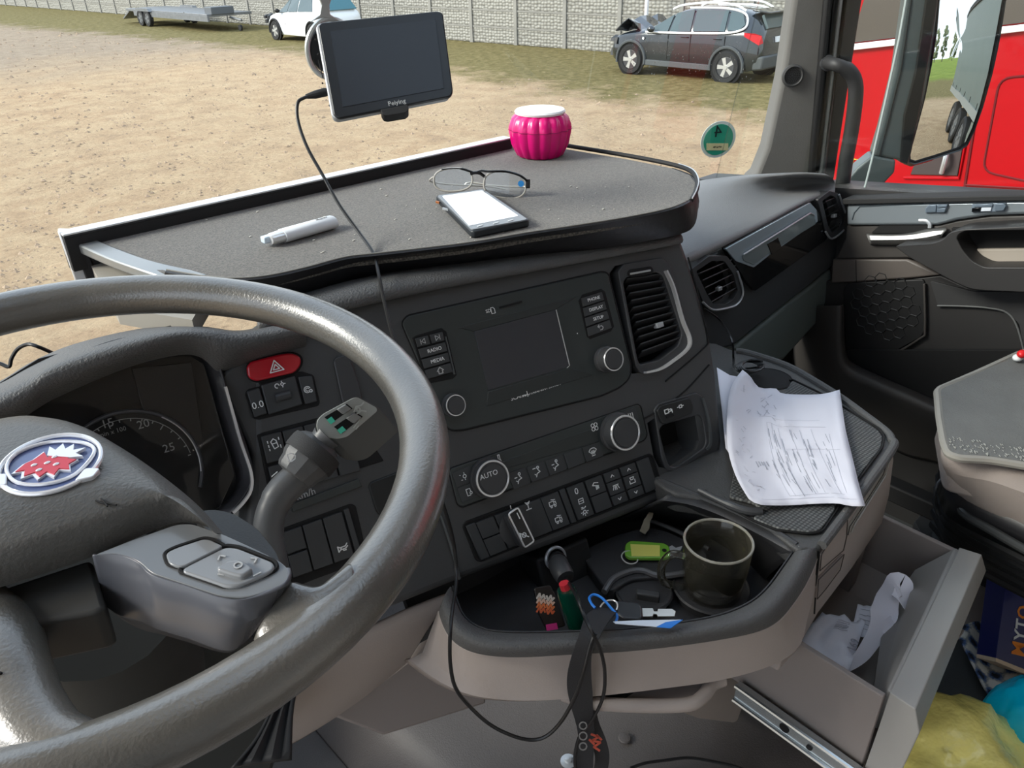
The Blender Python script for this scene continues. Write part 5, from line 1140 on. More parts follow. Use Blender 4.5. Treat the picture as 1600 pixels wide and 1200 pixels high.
for q, g in (([(507,652),(542,631),(551,638),(518,661)], [(511,656),(518,651),(524,658),(517,663)]), ([(522,667),(556,644),(567,651),(535,677)], [(527,672),(535,666),(541,672),(532,678)])):
    s_ = obj('switch_slot', B().prism(hp_.pts(q, .0006), -SK.n*.001), GROOVE, hd_)
    obj('green_window', B().prism(hp_.pts(g, .0012), -SK.n*.001), mat('mint_green', (80,205,175), .4), s_)
    m_ = [lerp2(q[1], q[0], .05), lerp2(q[1], q[0], .42), lerp2(q[2], q[3], .42), lerp2(q[2], q[3], .05)]
    obj('slide_key', B().prism(hp_.pts(m_, .004), -SK.n*.004), mat('slide_key', (130,132,130), .35), s_, bevel=.0006)
icon(hp_, 562, 639, .006, [[(-.9,-.2),(-.4,.5),(.3,.4),(.8,.7)],[(-.7,-.6),(.2,-.3),(.8,-.6)],['c',-.2,0,.25]], mat('pale_print', (190,196,192), .5), hd_, off=.0006, w=.1)
icon(hp_, 558, 663, .004, [[(-.9,-.5),(-.3,0),(.3,.4),(.9,.9)],[(-.5,-.9),(.2,-.4)]], mat('pale_print'), hd_, off=.0006, w=.12)
# ================================================================== PASSENGER DOOR
DP = Plane((1.6,0,0), (0,-1,0), (0,0,1))
def dq(pp): return [(1300+x/4.617, 300+y/4.617) for x, y in pp]
DBLK = mat('door_black', (42,41,41), .5, bump=.15, scale=800); DBRN = mat('door_brown_black', (60,57,55), .5, bump=.15, scale=800)
DSIL = mat('door_sill_grey', (136,144,150), .3, metal=.45)
door = B().prism([(1.62,1.15,1.45),(1.62,1.15,2.24),(1.62,.40,2.335),(1.62,-.95,2.40),(1.62,-.95,1.45)], (.08,0,0))
d1_ = tag(obj('door_1', door, DBLK), kind='structure', label='black passenger door with grey sill, chrome lever and speaker')
ov = B(); ov.prism([(1.62,-.30,2.3),(1.62,-.22,3.3),(1.62,-.95,3.3),(1.62,-.95,2.3)], (.06,0,0)); ov.prism([(1.62,1.02,3.2),(1.62,-.95,3.2),(1.62,-.95,3.5),(1.62,.98,3.5)], (.06,0,0))
obj('window_frame', ov, DBLK, d1_)
tag(obj('window_2', B().prism([(1.65,1.12,2.2),(1.65,.95,3.3),(1.65,-.25,3.3),(1.65,-.30,2.3)], (.005,0,0)), glassmat('door_glass', (.96,.98,.97), 0, .35)), kind='structure')
def ds(name, pp, m, off, th=.012, bev=.002, r=0, raw=False, parent=None):
    return slab(name, DP, pp if raw else dq(pp), m, parent or d1_, off=off, th=th, bevel=bev, r=r)
ds('weather_strip', [(1316,311),(1700,303),(1700,312),(1316,320)], RUB, .03, .05, .002, raw=True)
ds('sill_panel', [(104,90),(1300,58),(1800,60),(1800,170),(1385,165),(1130,172),(900,205),(760,240),(104,244)], DSIL, .022, .03, .006)
obj('sill_groove', B().tube(DP.pts(dq([(145,200),(160,150),(200,105),(660,85)]), .0225), .0012, 6), mat('sill_groove', (70,78,84), .4), d1_)
sp1 = ds('switch_plate', [(670,120),(700,92),(835,88),(835,105),(815,150),(672,152)], mat('switch_blue_grey', (118,130,142), .3, metal=.3), .026, .006, .0008)
for pp in ([(676,120),(700,98),(752,95),(748,146),(678,148)], [(760,94),(832,91),(826,110),(758,116)], [(758,122),(822,116),(812,146),(754,148)]): ds('window_switch', pp, mat('switch_face', (100,112,124), .3, metal=.3), .029, .005, .0008, parent=sp1)
sp2 = ds('switch_plate', [(1010,88),(1250,78),(1262,100),(1240,142),(1005,146)], mat('switch_blue_grey'), .026, .006, .0008)
ds('lock_switch', [(1030,92),(1160,86),(1155,108),(1024,112)], mat('switch_face'), .029, .005, .0008, parent=sp2)
ds('lock_switch', [(1010,116),(1072,114),(1066,142),(1006,144)], GLOSS, .029, .005, .0006, parent=sp2)
ds('lock_switch', [(1078,114),(1150,112),(1144,138),(1072,140)], mat('light_key', (190,196,204), .3), .029, .005, .0006, parent=sp2)
ds('mirror_switch', [(1180,84),(1240,82),(1256,100),(1236,136),(1170,140)], mat('switch_face'), .030, .006, .002, r=.003, parent=sp2)
ds('upper_panel', [(104,240),(700,240),(760,240),(900,205),(1130,172),(1385,165),(1800,168),(1800,300),(940,300),(830,320),(770,480),(560,480),(20,485),(95,330)], DBRN, .014, .02, .004)
hr = ds('handle_recess', [(285,292),(375,212),(690,204),(712,250),(700,300),(290,300)], GROOVE, .017, .004, .001)
rows = [resample(cat(DP.pts(dq(pp), off), 5), 24) for off, pp in ((.02, [(250,300),(400,302),(550,296),(690,266),(828,254)]), (.034, [(252,315),(400,318),(560,312),(690,290),(822,275)]), (.038, [(262,345),(400,345),(570,340),(700,322),(800,300)]), (.026, [(275,376),(400,378),(570,376),(715,368),(790,335)]), (.014, [(278,380),(400,384),(570,382),(716,376),(800,330)]))]
obj('release_handle', B().grid(rows), mat('satin_handle', (150,150,148), .3, metal=.5), d1_, solid=.004, smooth=True)
obj('handle_loop', B().tube(cat(DP.pts(dq([(630,204),(680,206),(705,230),(706,258)]), .02), 5), .004, 8), SILVER, d1_, smooth=True)
arm_o = [(440,385),(700,378),(800,345),(845,292),(930,270),(1385,248),(1800,250),(1800,740),(1100,712),(1000,702),(880,650),(560,475)]
arm_i = [(895,330),(925,296),(970,280),(1385,275),(1500,278),(1560,400),(1500,545),(1100,545),(1010,500),(940,420)]
holed('armrest', DP, dq(arm_o), dq(arm_i), DBLK, d1_, off=.075, th=.08, bevel=.008, r1=.012, r2=.008)
ds('pull_pocket', [(860,260),(1800,260),(1800,420),(900,420)], GROOVE, .022, .01, .001)
ds('pocket_floor', [(900,415),(1700,405),(1700,560),(1000,560)], mat('beige_pocket', (150,142,132), .6), .03, .012, .003)
ds('beige_band', [(0,485),(540,485),(780,600),(560,625),(130,655),(-10,660)], mat('door_taupe', (86,80,76), .5, bump=.2), .012, .02, .004)
ds('lower_panel', [(-80,640),(130,650),(560,625),(780,600),(1000,700),(1800,720),(1800,1500),(-80,1500)], DBLK, .006, .02, .003)
obj('panel_line', B().tube(DP.pts(dq([(172,490),(176,650)]), .0125), .0008, 5), GROOVE, d1_)
# speaker grille with hexagonal net
sg = ds('speaker_grille', [(80,700),(110,662),(150,655),(655,630),(668,660),(672,1000),(640,1050),(400,1180),(120,1190),(95,1100)], mat('grille_black', (22,22,23), .6), .011, .008, .002, r=.008)
b = B(); hc = DP.px(*dq([(380,830)])[0], .0118); hr_ = .0135
for i in range(-5, 6):
    for j in range(-5, 6):
        c_ = hc+DP.u*(i*hr_*1.5)+DP.v*((j+(i % 2)*.5)*hr_*1.732)
        if (c_-hc).length > .062: continue
        hx = [c_+(DP.u*math.cos(R(60*k))+DP.v*math.sin(R(60*k)))*hr_*.94 for k in range(6)]
        b.tube(hx, .0011, 4, True)
obj('hexagon_net', b, mat('hex_line', (40,40,41), .5), sg, smooth=True)
obj('grille_edge', B().ribbon(cat(DP.pts(dq([(668,660),(674,990),(640,1052),(400,1182),(130,1195)]), .012), 4), Vector((1,0,0)), .004, .002), DBRN, d1_, bevel=.001)
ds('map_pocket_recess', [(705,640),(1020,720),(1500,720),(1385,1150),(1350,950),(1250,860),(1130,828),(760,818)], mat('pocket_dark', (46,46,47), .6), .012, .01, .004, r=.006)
obj('recess_line', B().tube(cat(DP.pts(dq([(760,820),(960,824),(1140,838),(1260,870),(1330,960),(1385,1150)]), .0135), 5), .0016, 6), mat('edge_sheen', (98,100,100), .4), d1_, smooth=True)
# lower pocket lip
lip = [(790,840),(815,900),(880,950),(1000,1010),(1150,1080),(1300,1150)]
def c7(pp): return [(1040+x/2.857, 250+y/2.857) for x, y in pp]
rows = [cat(DP.pts(c7(pp), off), 5) for off, pp in ((.02, [(800,640),(803,780),(812,860),(845,905),(960,960),(1100,1020),(1215,1070),(1400,1150)]), (.07, [(790,650),(790,790),(800,880),(838,930),(960,990),(1100,1050),(1212,1100),(1400,1180)]), (.075, [(770,650),(768,800),(780,910),(820,962),(960,1025),(1100,1080),(1212,1130),(1400,1210)]), (.06, [(700,650),(700,850),(720,980),(790,1060),(930,1120),(1070,1190),(1200,1240),(1400,1300)]), (.0, [(600,650),(560,850),(600,1050),(700,1180),(930,1260),(1070,1330),(1200,1360),(1400,1420)]))]
obj('map_pocket_lip', B().grid(rows), mat('door_brown_black'), d1_, solid=.004, sub=1, smooth=True)
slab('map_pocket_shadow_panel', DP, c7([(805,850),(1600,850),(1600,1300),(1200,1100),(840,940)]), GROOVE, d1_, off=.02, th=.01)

# ------------------------------------------------------------------ exterior mirror
Mc = Vector((2.1,.868,2.494)); mn = Vector((-.5528,-.8306,.0674)).normalized(); RR = 1.75; sc2 = Mc-mn*RR
mpl = Plane(Mc, mn.cross(Vector((0,0,1))), Vector((0,0,1)))
def sph(x, y):
    v = ray(x, y).normalized(); oc_ = EYE-sc2; b_ = v.dot(oc_); c_ = oc_.dot(oc_)-RR*RR; D_ = b_*b_-c_
    return EYE+v*(-b_-math.sqrt(D_)) if D_ > 0 else mpl.px(x, y)
gpoly = [(1466,-60),(1466,0),(1462,50),(1454,100),(1443,155),(1431,200),(1420,240),(1421,250),(1430,253),(1460,244),(1500,231),(1511,222),(1521,200),(1533,165),(1546,115),(1558,55),(1568,0),(1574,-60),(1560,-300),(1480,-300)]
g2 = []
for a_, b_ in zip(gpoly, gpoly[1:]+gpoly[:1]):
    for k in range(3): g2.append(lerp2(a_, b_, k/3))
gc_ = (1500,60)
mir = thing('wing_mirror', (1.75,1.0,2.15), 'large dark wing mirror on its arm outside the passenger window', 'mirror')
MG = mat('mirror_silvering', (212,216,218), .0, metal=1)
rows = [[sph(*lerp2(gc_, q, t)) for q in g2] for t in (0.001,.12,.24,.36,.48,.6,.72,.84,.93,1)]
mg = obj('mirror_glass', B().grid(rows, True), MG, mir, smooth=True, ang=180)
def out2(q, k): d_ = (q[0]-gc_[0], q[1]-gc_[1]); l_ = math.hypot(*d_); return (q[0]+d_[0]/l_*k, q[1]+d_[1]/l_*k)
HOU = mat('mirror_housing', (44,50,52), .35, bump=.1); 
edge = [sph(*q) for q in g2]
obj('glass_rim', B().tube(edge, .0035, 6, True), GROOVE, mir, smooth=True)
fwd = -mn
hrows = [[sph(*q)-mn*.0005 for q in g2], [sph(*out2(q, 4))+mn*.004 for q in g2], [sph(*out2(q, 9 if q[0] < 1470 else 4))-mn*.01 for q in g2]]
cg = sum(edge, Vector())/len(edge)
last = hrows[-1]
for t, dp in ((.98,.04),(.85,.09),(.5,.12),(.05,.13)): hrows.append([cg.lerp(p, t)-mn*dp for p in last])
obj('housing', B().grid(hrows, True), HOU, mir, smooth=True, ang=60)
MA = Plane((1.95,.95,2.4), (.6,-.8,0), (0,0,1))
HO2 = mat('mirror_arm_grey', (74,82,84), .4, bump=.1, scale=300)
obj('arm_column', B().prism(MA.pts([(1417,-300),(1414,0),(1398,110),(1376,200),(1363,243),(1400,250),(1416,256),(1424,222),(1440,150),(1462,0),(1468,-300)]), -MA.n*.05), HO2, mir, bevel=.008, seg=3)
obj('arm_dark_side', B().prism(MA.pts([(1448,-300),(1446,0),(1430,110),(1412,180),(1406,254),(1418,258),(1424,240),(1440,160),(1466,0),(1470,-300)], .004), -MA.n*.04), mat('arm_dark', (26,28,30), .35), mir, bevel=.004)
obj('arm_seam', B().tube(MA.pts([(1424,0),(1408,110),(1388,190),(1374,244)], .0015), .0012, 5), GROOVE, mir)
obj('arm_foot', B().prism(MA.pts([(1308,330),(1322,283),(1340,262),(1364,243),(1400,250),(1398,270),(1352,318),(1340,330)], .0), -MA.n*.06), HO2, mir, bevel=.006, seg=3)
obj('foot_bracket', B().box((1.75,1.0,2.19), (.12,0,0), (0,.04,0), (0,0,.04)), mat('arm_dark'), mir, bevel=.005)
obj('glass_run', B().tube(DP.pts([(1419,-20),(1405,60),(1383,160),(1364,243),(1347,310)], -.04), .0022, 6), mat('pale_glass_edge', (170,182,180), .3), d1_, smooth=True)

# ================================================================== CENTRE CONSOLE
con = thing('centre_console', (.75,.5,1.55), 'taupe centre console with black padded rim and open tray', 'console')
def zr(pp, z, n=48): return resample(cat([Z(x, y, z) for x, y in pp], 6), n)
I_ = [(706,915),(712,935),(724,962),(748,980),(790,988),(900,987),(1000,981),(1110,965),(1168,944),(1198,920),(1222,888),(1243,858)]
Cr = [(697,925),(703,945),(716,972),(742,990),(788,999),(900,997),(1000,990),(1115,974),(1180,953),(1212,925),(1238,890),(1258,857)]
O_ = [(688,940),(694,962),(708,987),(738,1008),(786,1016),(900,1012),(1000,1005),(1120,990),(1195,966),(1232,932),(1259,892),(1276,855)]
OL = [(684,955),(691,978),(706,1003),(740,1022),(806,1029),(900,1024),(1000,1018),(1115,1003),(1202,983),(1243,942),(1270,895),(1284,853)]
BB = [(640,1030),(662,1048),(700,1072),(750,1089),(830,1095),(930,1088),(1035,1076),(1130,1062),(1210,1038),(1250,1008),(1262,965),(1280,895)]
BU = [(660,1020),(682,1038),(715,1062),(755,1078),(830,1083),(930,1077),(1035,1066),(1130,1052),(1208,1030),(1246,1000),(1258,965),(1278,893)]
RIMS = mat('console_rim_black', (80,80,80), .6, bump=.9, scale=480)
obj('padded_rim', B().grid([zr(I_, 2.105), zr(I_, 2.122), zr(Cr, 2.135), zr(O_, 2.132), zr(OL, 2.108), zr(OL, 2.100)]), RIMS, con, solid=.004, sub=1, smooth=True)
obj('taupe_band', B().grid([zr(OL, 2.1085), zr(OL, 2.100), zr(BU, 2.058), zr(BB, 2.050), [p+Vector((0,.012,-.012)) for p in zr(BB, 2.050)]]), BEIGE, con, solid=.003, smooth=True)
TRZ = 2.035
TRM = mat('tray_black', (50,50,52), .5, bump=.3, scale=500)
obj('tray_front_wall', B().grid([zr(I_, 2.118), [p+Vector((.004,.012,-.04)) for p in zr(I_, 2.118)], [Vector((p.x+.006, p.y+.02, TRZ)) for p in zr(I_, 2.118)]]), TRM, con, solid=.002, smooth=True)
obj('tray_floor', B().prism([(.36,.52,TRZ),(.45,.36,TRZ),(.62,.33,TRZ),(.76,.34,TRZ),(.86,.45,TRZ),(.80,.70,TRZ),(.40,.75,TRZ)], (0,0,-.01)), TRM, con)
# right sloping tray wall
obj('tray_right_wall', B().grid([zr([(1248,857),(1200,825),(1140,796),(1095,778),(1050,768)], 2.122, 20), zr([(1240,864),(1190,836),(1130,806),(1080,788),(1030,780)], 2.115, 20), zr([(1196,905),(1160,870),(1090,830),(1020,812),(960,812)], TRZ+.004, 20)]), TRM, con, solid=.002, smooth=True)
# raised tray insert with cup holder rings
tz = TRZ+.018
ins = zpts([(960,905),(985,885),(1012,870),(1020,860),(1060,830),(1075,826),(1095,850),(1080,905),(1100,925),(1070,948),(975,955)], tz)
TF = HZ(TRZ)
ti = obj('tray_insert', B().prism(rnd(zpts([(905,862),(960,835),(1012,822),(1040,828),(1092,852),(1110,870),(1075,888),(1062,900),(1018,902),(985,905),(955,925),(940,912)], tz), .01), (0,0,-.018)), TRM, con, bevel=.004, seg=3)
obj('insert_ridge', B().tube(cat(zpts([(944,925),(958,905),(985,893),(1005,892),(1022,898),(1040,900),(1075,895)], tz+.002), 5), .0042, 8), mat('ridge_sheen', (88,88,90), .35), con, smooth=True)
obj('insert_ridge', B().tube(cat(zpts([(1010,812),(1030,818),(1075,838),(1108,858)], tz+.004), 5), .003, 8), BLK2, con, smooth=True)
cpz = Z(1110,930,TRZ)
obj('cup_well', B().lathe([(.048,.014),(.046,.016),(.044,.014),(.043,.0005),(.001,.0005)], cpz, (0,0,1), 40), TRM, con, smooth=True)
cq = Z(1005,935,TRZ)
obj('cup_well', B().lathe([(.036,.012),(.034,.014),(.032,.012),(.031,.0005),(.001,.0005)], cq, (0,0,1), 40), TRM, con, smooth=True)
obj('cup_latch', B().box(Z(1012,935,TRZ+.012), (.004,.003,0), (-.008,.012,0), (0,0,.01)), BLK2, con, bevel=.002)
# far left part of the tray: deep box wall under the stack
obj('tray_back_wall', B().prism([(.36,.60,2.0),(.86,.56,2.0),(.90,.60,2.2),(.36,.68,2.2)], (0,.01,0)), TRM, con)
# console top
topz = 2.125
T_o = [(1105,535),(1140,545),(1167,549),(1200,558),(1228,568),(1270,592),(1313,619),(1350,646),(1384,672),(1394,686),(1396,700),(1340,776),(1284,853),(1262,858),(1244,857),(1200,825),(1140,796),(1095,778),(1040,764),(1000,700),(1040,560)]
ct_ = obj('console_top', B().prism(cat(zpts(T_o, topz), 3, True), (0,0,-.03)), mat('console_top_black', (66,66,66), .5, bump=.5, scale=500), con, bevel=.006, seg=3)
cut(ct_, [B().lathe([(.034,-.1),(.034,.1)], Z(1203,592,topz), (0,0,1), 32)])
obj('top_edge_roll', B().tube(cat(zpts([(1150,549),(1170,552),(1228,571),(1270,594),(1313,621),(1350,648),(1384,674),(1393,687),(1394,702),(1340,778),(1284,852)], topz+.001), 5), .006, 10), RIMS, con, smooth=True)
obj('cup_hole_lining', B().lathe([(.036,.001),(.034,.0015),(.033,-.03),(.03,-.055),(.001,-.055)], Z(1203,592,topz), (0,0,1), 32), GROOVE, con, smooth=True)
def mesh_mat():
    m = mat('woven_mat', (104,106,106), .7)
    t = m.node_tree; b = t.nodes['Principled BSDF']; tcn = t.nodes.new('ShaderNodeTexCoord'); v = t.nodes.new('ShaderNodeTexVoronoi'); v.inputs['Scale'].default_value = 210; v.inputs['Randomness'].default_value = .05
    t.links.new(tcn.outputs['Object'], v.inputs['Vector']); r = t.nodes.new('ShaderNodeValToRGB'); r.color_ramp.elements[0].color = lin((150,152,150)); r.color_ramp.elements[1].color = lin((52,53,54)); r.color_ramp.elements[0].position = .1; r.color_ramp.elements[1].position = .7
    t.links.new(v.outputs['Distance'], r.inputs[0]); t.links.new(r.outputs[0], b.inputs['Base Color'])
    bu = t.nodes.new('ShaderNodeBump'); bu.inputs['Strength'].default_value = .8; bu.inputs['Distance'].default_value = .002; bu.invert = True; t.links.new(v.outputs['Distance'], bu.inputs['Height']); t.links.new(bu.outputs[0], b.inputs['Normal']); return m
MATM = mesh_mat()
rm = obj('anti_slip_mat', B().prism(rnd(zpts([(1238,594),(1282,617),(1372,672),(1379,682),(1376,699),(1340,745),(1312,760),(1200,720),(1210,640)], topz+.004), .006), (0,0,-.005)), MATM, con, bevel=.001)
lm = obj('anti_slip_mat', B().prism(rnd(zpts([(1150,720),(1312,764),(1304,796),(1283,826),(1266,830),(1215,824),(1176,808),(1192,797),(1180,785),(1140,775)], topz+.006), .005), (0,0,-.005)), MATM, con, bevel=.001)
obj('mat_frame', B().tube(rnd(zpts([(1236,592),(1282,614),(1374,670),(1382,682),(1378,700),(1312,790),(1285,830),(1264,834),(1213,828),(1174,812),(1100,770)], topz+.003), .006), .0016, 6), GROOVE, con, smooth=True)
obj('latch_bar', B().tube(cat(zpts([(1092,766),(1130,785),(1165,798),(1190,799)], topz+.008), 4), [.004]*5+[.0055]*8, 10), BLK2, con, smooth=True)
obj('divider_ledge', B().tube(cat(zpts([(1030,750),(1090,775),(1150,800),(1210,830),(1245,852)], topz-.002), 5), .004, 8), BLK2, con, smooth=True)
# side panel facing the seat
A2 = Z(1396,703,2.125); B2 = Z(1284,853,2.125)
SD = Plane(A2, (A2-B2).normalized(), (0,0,1))
sp_o = [(1396,704),(1397,716),(1390,772),(1378,818),(1330,890),(1277,960),(1243,1020),(1215,1050),(1250,960),(1276,895),(1284,854)]
side = obj('side_panel', B().prism(SD.pts(sp_o), -SD.n*.02), BEIGE, con, bevel=.003)
obj('console_right_wall', B().prism([A2+Vector((-.002,.0,-.002)), Vector((1.07,.45,2.12)), Vector((1.07,.68,2.12)), Vector((1.07,.68,1.55)), Vector((1.05,.36,1.55))], (-.02,0,0)), BEIGE2, con)
slab('document_slot', SD, [(1322,836),(1326,822),(1376,742),(1384,722),(1388,722),(1380,746),(1332,824),(1330,834)], mat('bright_slot_edge', (150,148,142), .4), con, off=.002, th=.003)
slab('side_flap', SD, [(1281,890),(1284,868),(1325,800),(1322,836),(1318,858)], BEIGE, con, off=.003, th=.006, bevel=.001)
slab('side_flap', SD, [(1276,935),(1279,905),(1318,866),(1312,888),(1290,920)], BEIGE2, con, off=.003, th=.006, bevel=.001)
slab('side_groove', SD, [(1273,960),(1277,900),(1281,862),(1282,862),(1278,905),(1274,960)], GROOVE, con, off=.0015, th=.003)
for pp in ([(1281,892),(1284,866),(1325,799),(1323,838),(1318,860),(1281,892)], [(1277,936),(1279,906),(1319,866),(1313,890),(1290,921),(1277,936)], [(1325,836),(1328,823),(1380,742),(1387,720)]):
    obj('panel_gap', B().tube(SD.pts(pp, .0032), .0006, 6), mat('soft_gap', (52,48,46), .7), con)
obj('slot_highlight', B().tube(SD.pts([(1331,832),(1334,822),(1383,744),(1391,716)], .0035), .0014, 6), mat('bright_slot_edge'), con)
# lower front: moulded grip recess and drop
LF = zr([(890,1088),(950,1099),(1020,1103),(1076,1100),(1110,1080),(1128,1063)], 2.03, 20)
gripr = obj('grip_ledge', B().tube(cat(zpts([(880,1085),(915,1096),(960,1101),(1030,1103),(1078,1100),(1098,1088),(1112,1070),(1130,1062)], 2.035), 5), .0075, 12), BEIGE, con, smooth=True)
obj('grip_recess', B().prism(zpts([(890,1075),(1000,1072),(1128,1056),(1100,1085),(1070,1098),(960,1098),(915,1092)], 2.034), (0,.02,-.01)), BEIGE2, con)
fr_ = Plane((.6,.40,2.0), (1,-.08,0), (0,0,1))
slab('lower_drop', fr_, [(1000,1098),(1080,1102),(1130,1062),(1210,1036),(1190,1076),(1168,1082),(1152,1126),(1146,1129),(1090,1122),(1045,1105)], BEIGE, con, off=.0, th=.05, bevel=.006, r=.01, seg=3)

# engine tunnel floor ------------------------------------------------------------------
TUN = mat('tunnel_vinyl', (88,83,81), .5, bump=.5, scale=420, var=.06, vscale=10)
rows = []
for z_, pp in ((1.53, [(.32,1.15),(.33,.80),(.36,.45),(.5,.0)]), (1.60, [(.345,1.15),(.35,.80),(.40,.46),(.55,.0)]), (1.655, [(.37,1.15),(.38,.80),(.43,.48),(.6,.0)]), (1.668, [(.40,1.15),(.42,.80),(.47,.5),(.64,.0)]), (1.672, [(.6,1.15),(.62,.80),(.68,.5),(.8,.0)]), (1.672, [(1.02,1.15),(1.02,.75),(1.02,.5),(1.02,.0)])):
    rows.append(resample(cat([Vector((x, y, z_)) for x, y in pp], 6), 30))
tun = obj('floor_tunnel', B().grid(rows), TUN, sub=1, smooth=True, solid=.004); tag(tun, kind='structure')
sc4 = Z(888,1190,1.674)
bl = obj('floor_bolt', B().lathe([(.012,0),(.012,.002),(.006,.003),(.005,.006),(.001,.007)], sc4, (0,0,1), 20), SILVER, tun, smooth=True)
obj('floor_bolt', B().lathe([(.010,0),(.009,.002),(.004,.003),(.001,.003)], Z(976,1153,1.674), (0,0,1), 20), TUN, tun, smooth=True)
tag(obj('trim_2', B().aab((1.02,-.5,1.53), (1.62,.9,1.56)), mat('dark_floor_mat', (64,66,66), .7, bump=.6, scale=500)), kind='structure')
tag(obj('trim_3', B().prism(zpts([(1505,925),(1560,900),(1650,960),(1600,1010),(1520,985)], 1.60), (0,0,-.03)), BEIGE), kind='structure')

# ================================================================== DRAWER
dr = thing('storage_drawer', (.9,.25,1.80), 'open taupe storage drawer pulled out of the centre console', 'drawer')
DZ = 1.97; DW = mat('drawer_plastic', (134,126,122), .55, bump=.2, scale=700); DF = mat('drawer_front_grey', (150,148,144), .45, bump=.1)
xl, xr = .732, 1.052
obj('drawer_floor', B().aab((xl,.19,1.835), (xr,.56,1.842)), DW, dr)
obj('left_side', B().aab((xl-.004,.185,1.835), (xl+.004,.56,DZ)), DW, dr, bevel=.0015)
obj('right_side', B().aab((xr-.004,.215,1.835), (xr+.004,.56,DZ)), DW, dr, bevel=.0015)
obj('back_side', B().aab((xl,.555,1.835), (xr,.563,DZ)), DW, dr)
obj('inner_step', B().prism([(xr-.05,.22,1.842),(xr-.004,.22,1.87),(xr-.004,.55,1.87),(xr-.05,.55,1.842)], (0,0,-.006)), DW, dr)
obj('drawer_hole', B().lathe([(.006,0),(.006,.001),(.001,.001)], Vector((.96,.40,1.843)), (0,0,1), 16), GROOVE, dr)
ft = zpts([(1390,1082),(1499,855),(1534,866),(1430,1108)], DZ+.004)
fb = [Vector((p.x, p.y-.0, 1.80)) for p in ft]
f0, f1, f2, f3 = ft
rows = [[f1, f0], [f2, f3], [f2+Vector((.01,-.010,-.03)), f3+Vector((0,-.012,-.03))], [f2+Vector((.01,-.004,-.14)), f3+Vector((-.004,-.006,-.15))], [f2+Vector((-.01,.03,-.20)), f3+Vector((-.02,.03,-.22))]]
bk_ = [[f1+Vector((0,0,-.19)), f0+Vector((-.0,0,-.20))]]
def face(a, b_, c_, d_): return [a, b_, c_, d_]
bb = B()
Lp = [r[1] for r in rows]+[f0+Vector((0,0,-.20))]; Rp = [r[0] for r in rows]+[f1+Vector((0,0,-.19))]
bb.grid([Rp, Lp], True); n6 = len(Lp); bb.f += [tuple(range(n6)), tuple(range(2*n6-1, n6-1, -1))]
obj('drawer_front', bb, DF, dr, bevel=.004, seg=3)
obj('front_gusset', B().prism([f1+Vector((-.002,.004,-.002)), f1+Vector((-.05,.035,-.035)), f1+Vector((-.13,.035,-.07)), f0+Vector((.03,.02,-.10)), f0+Vector((.004,.004,-.002))], (0,-.012,-.002)), DF, dr, bevel=.002)
# slide rail
RAIL = mat('zinc_rail', (190,196,198), .25, metal=.85)
rlA, rlB = Z(1190,1072,1.855), Z(1350,1160,1.84); rlB = Vector((xl-.016, .175, 1.835)); rlA = Vector((xl-.016, .36, 1.835)); 
up3 = Vector((0,0,1))
sr_ = obj('slide_rail', B().box((rlA+rlB)/2, (rlB-rlA)/2, (.005,0,0), (0,0,.016)), RAIL, dr, bevel=.001)
for z_ in (.014, -.014): obj('rail_lip', B().tube([rlA+Vector((-.006,0,z_)), rlB+Vector((-.006,0,z_))], .0035, 8), RAIL, dr, smooth=True)
obj('rail_hole', B().lathe([(.007,0),(.007,.0008),(.001,.0008)], rlA.lerp(rlB, .42)+Vector((-.005,0,0)), (-1,0,0), 20), GROOVE, dr)
obj('rail_screw', B().lathe([(.004,0),(.004,.002),(.001,.002)], rlA.lerp(rlB, .62)+Vector((-.005,0,-.002)), (-1,0,0), 14), RUB, dr)

# drawer contents
def wavy(corners, nu, nv, amp, seed, bend=None):
    a, b_, c_, d_ = [Vector(q) for q in corners]; rows = []
    for i in range(nv+1):
        r_ = []
        for j in range(nu+1):
            p = a.lerp(b_, j/nu).lerp(d_.lerp(c_, j/nu), i/nv)
            h = amp*noise.noise(Vector((j*.45+seed, i*.45, seed*2.3)))+amp*.4*noise.noise(Vector((j*1.3, i*1.1+seed, 1)))
            if bend: h += bend(j/nu, i/nv)
            r_.append(p+Vector((0,0,h)))
        rows.append(r_)
    return rows
PAP = mat('white_paper', (222,222,232), .75); PRT = mat('faint_print', (150,150,160), .8)
def sheet(name, corners, nu, nv, amp, seed, m, parent=None, bend=None, lines=(), th=.0004):
    rows = wavy(corners, nu, nv, amp, seed, bend); o = obj(name, B().grid(rows), m, parent, solid=th, smooth=True, ang=180)
    def at(u, v):
        u = min(max(u, 0), .999)*nu; v = min(max(v, 0), .999)*nv; j, i = int(u), int(v); fu, fv = u-j, v-i
        return rows[i][j].lerp(rows[i][j+1], fu).lerp(rows[i+1][j].lerp(rows[i+1][j+1], fu), fv)
    return o, at
def inkline(at, u0, v0, u1, v1, w, n=10, lift=.0009):
    b = B(); pts = [at(u0+(u1-u0)*k/n, v0+(v1-v0)*k/n)+Vector((0,0,lift)) for k in range(n+1)]
    b.ribbon(pts, Vector(((pts[-1]-pts[0]).y, -(pts[-1]-pts[0]).x, 0)), w, .00005); return b
rc = thing('paper_receipts', Z(1300,985,1.87), 'crumpled white receipts lying in the open drawer', 'receipts')
o1, at1 = sheet('receipt', zpts([(1285,955),(1352,972),(1326,1050),(1242,1012)], 1.885), 10, 10, .010, 2.2, PAP, rc)
for k in range(7):
    bb = inkline(at1, .42, .12+.035*k, .42+.3*random.uniform(.7,1), .12+.035*k, .0004); obj('printed_lines', bb, PRT, o1)
pl_ = Plane(at1(.72,.66)+Vector((0,0,.004)), at1(.9,.2)-at1(.6,.85), at1(.3,.3)-at1(.7,.7))
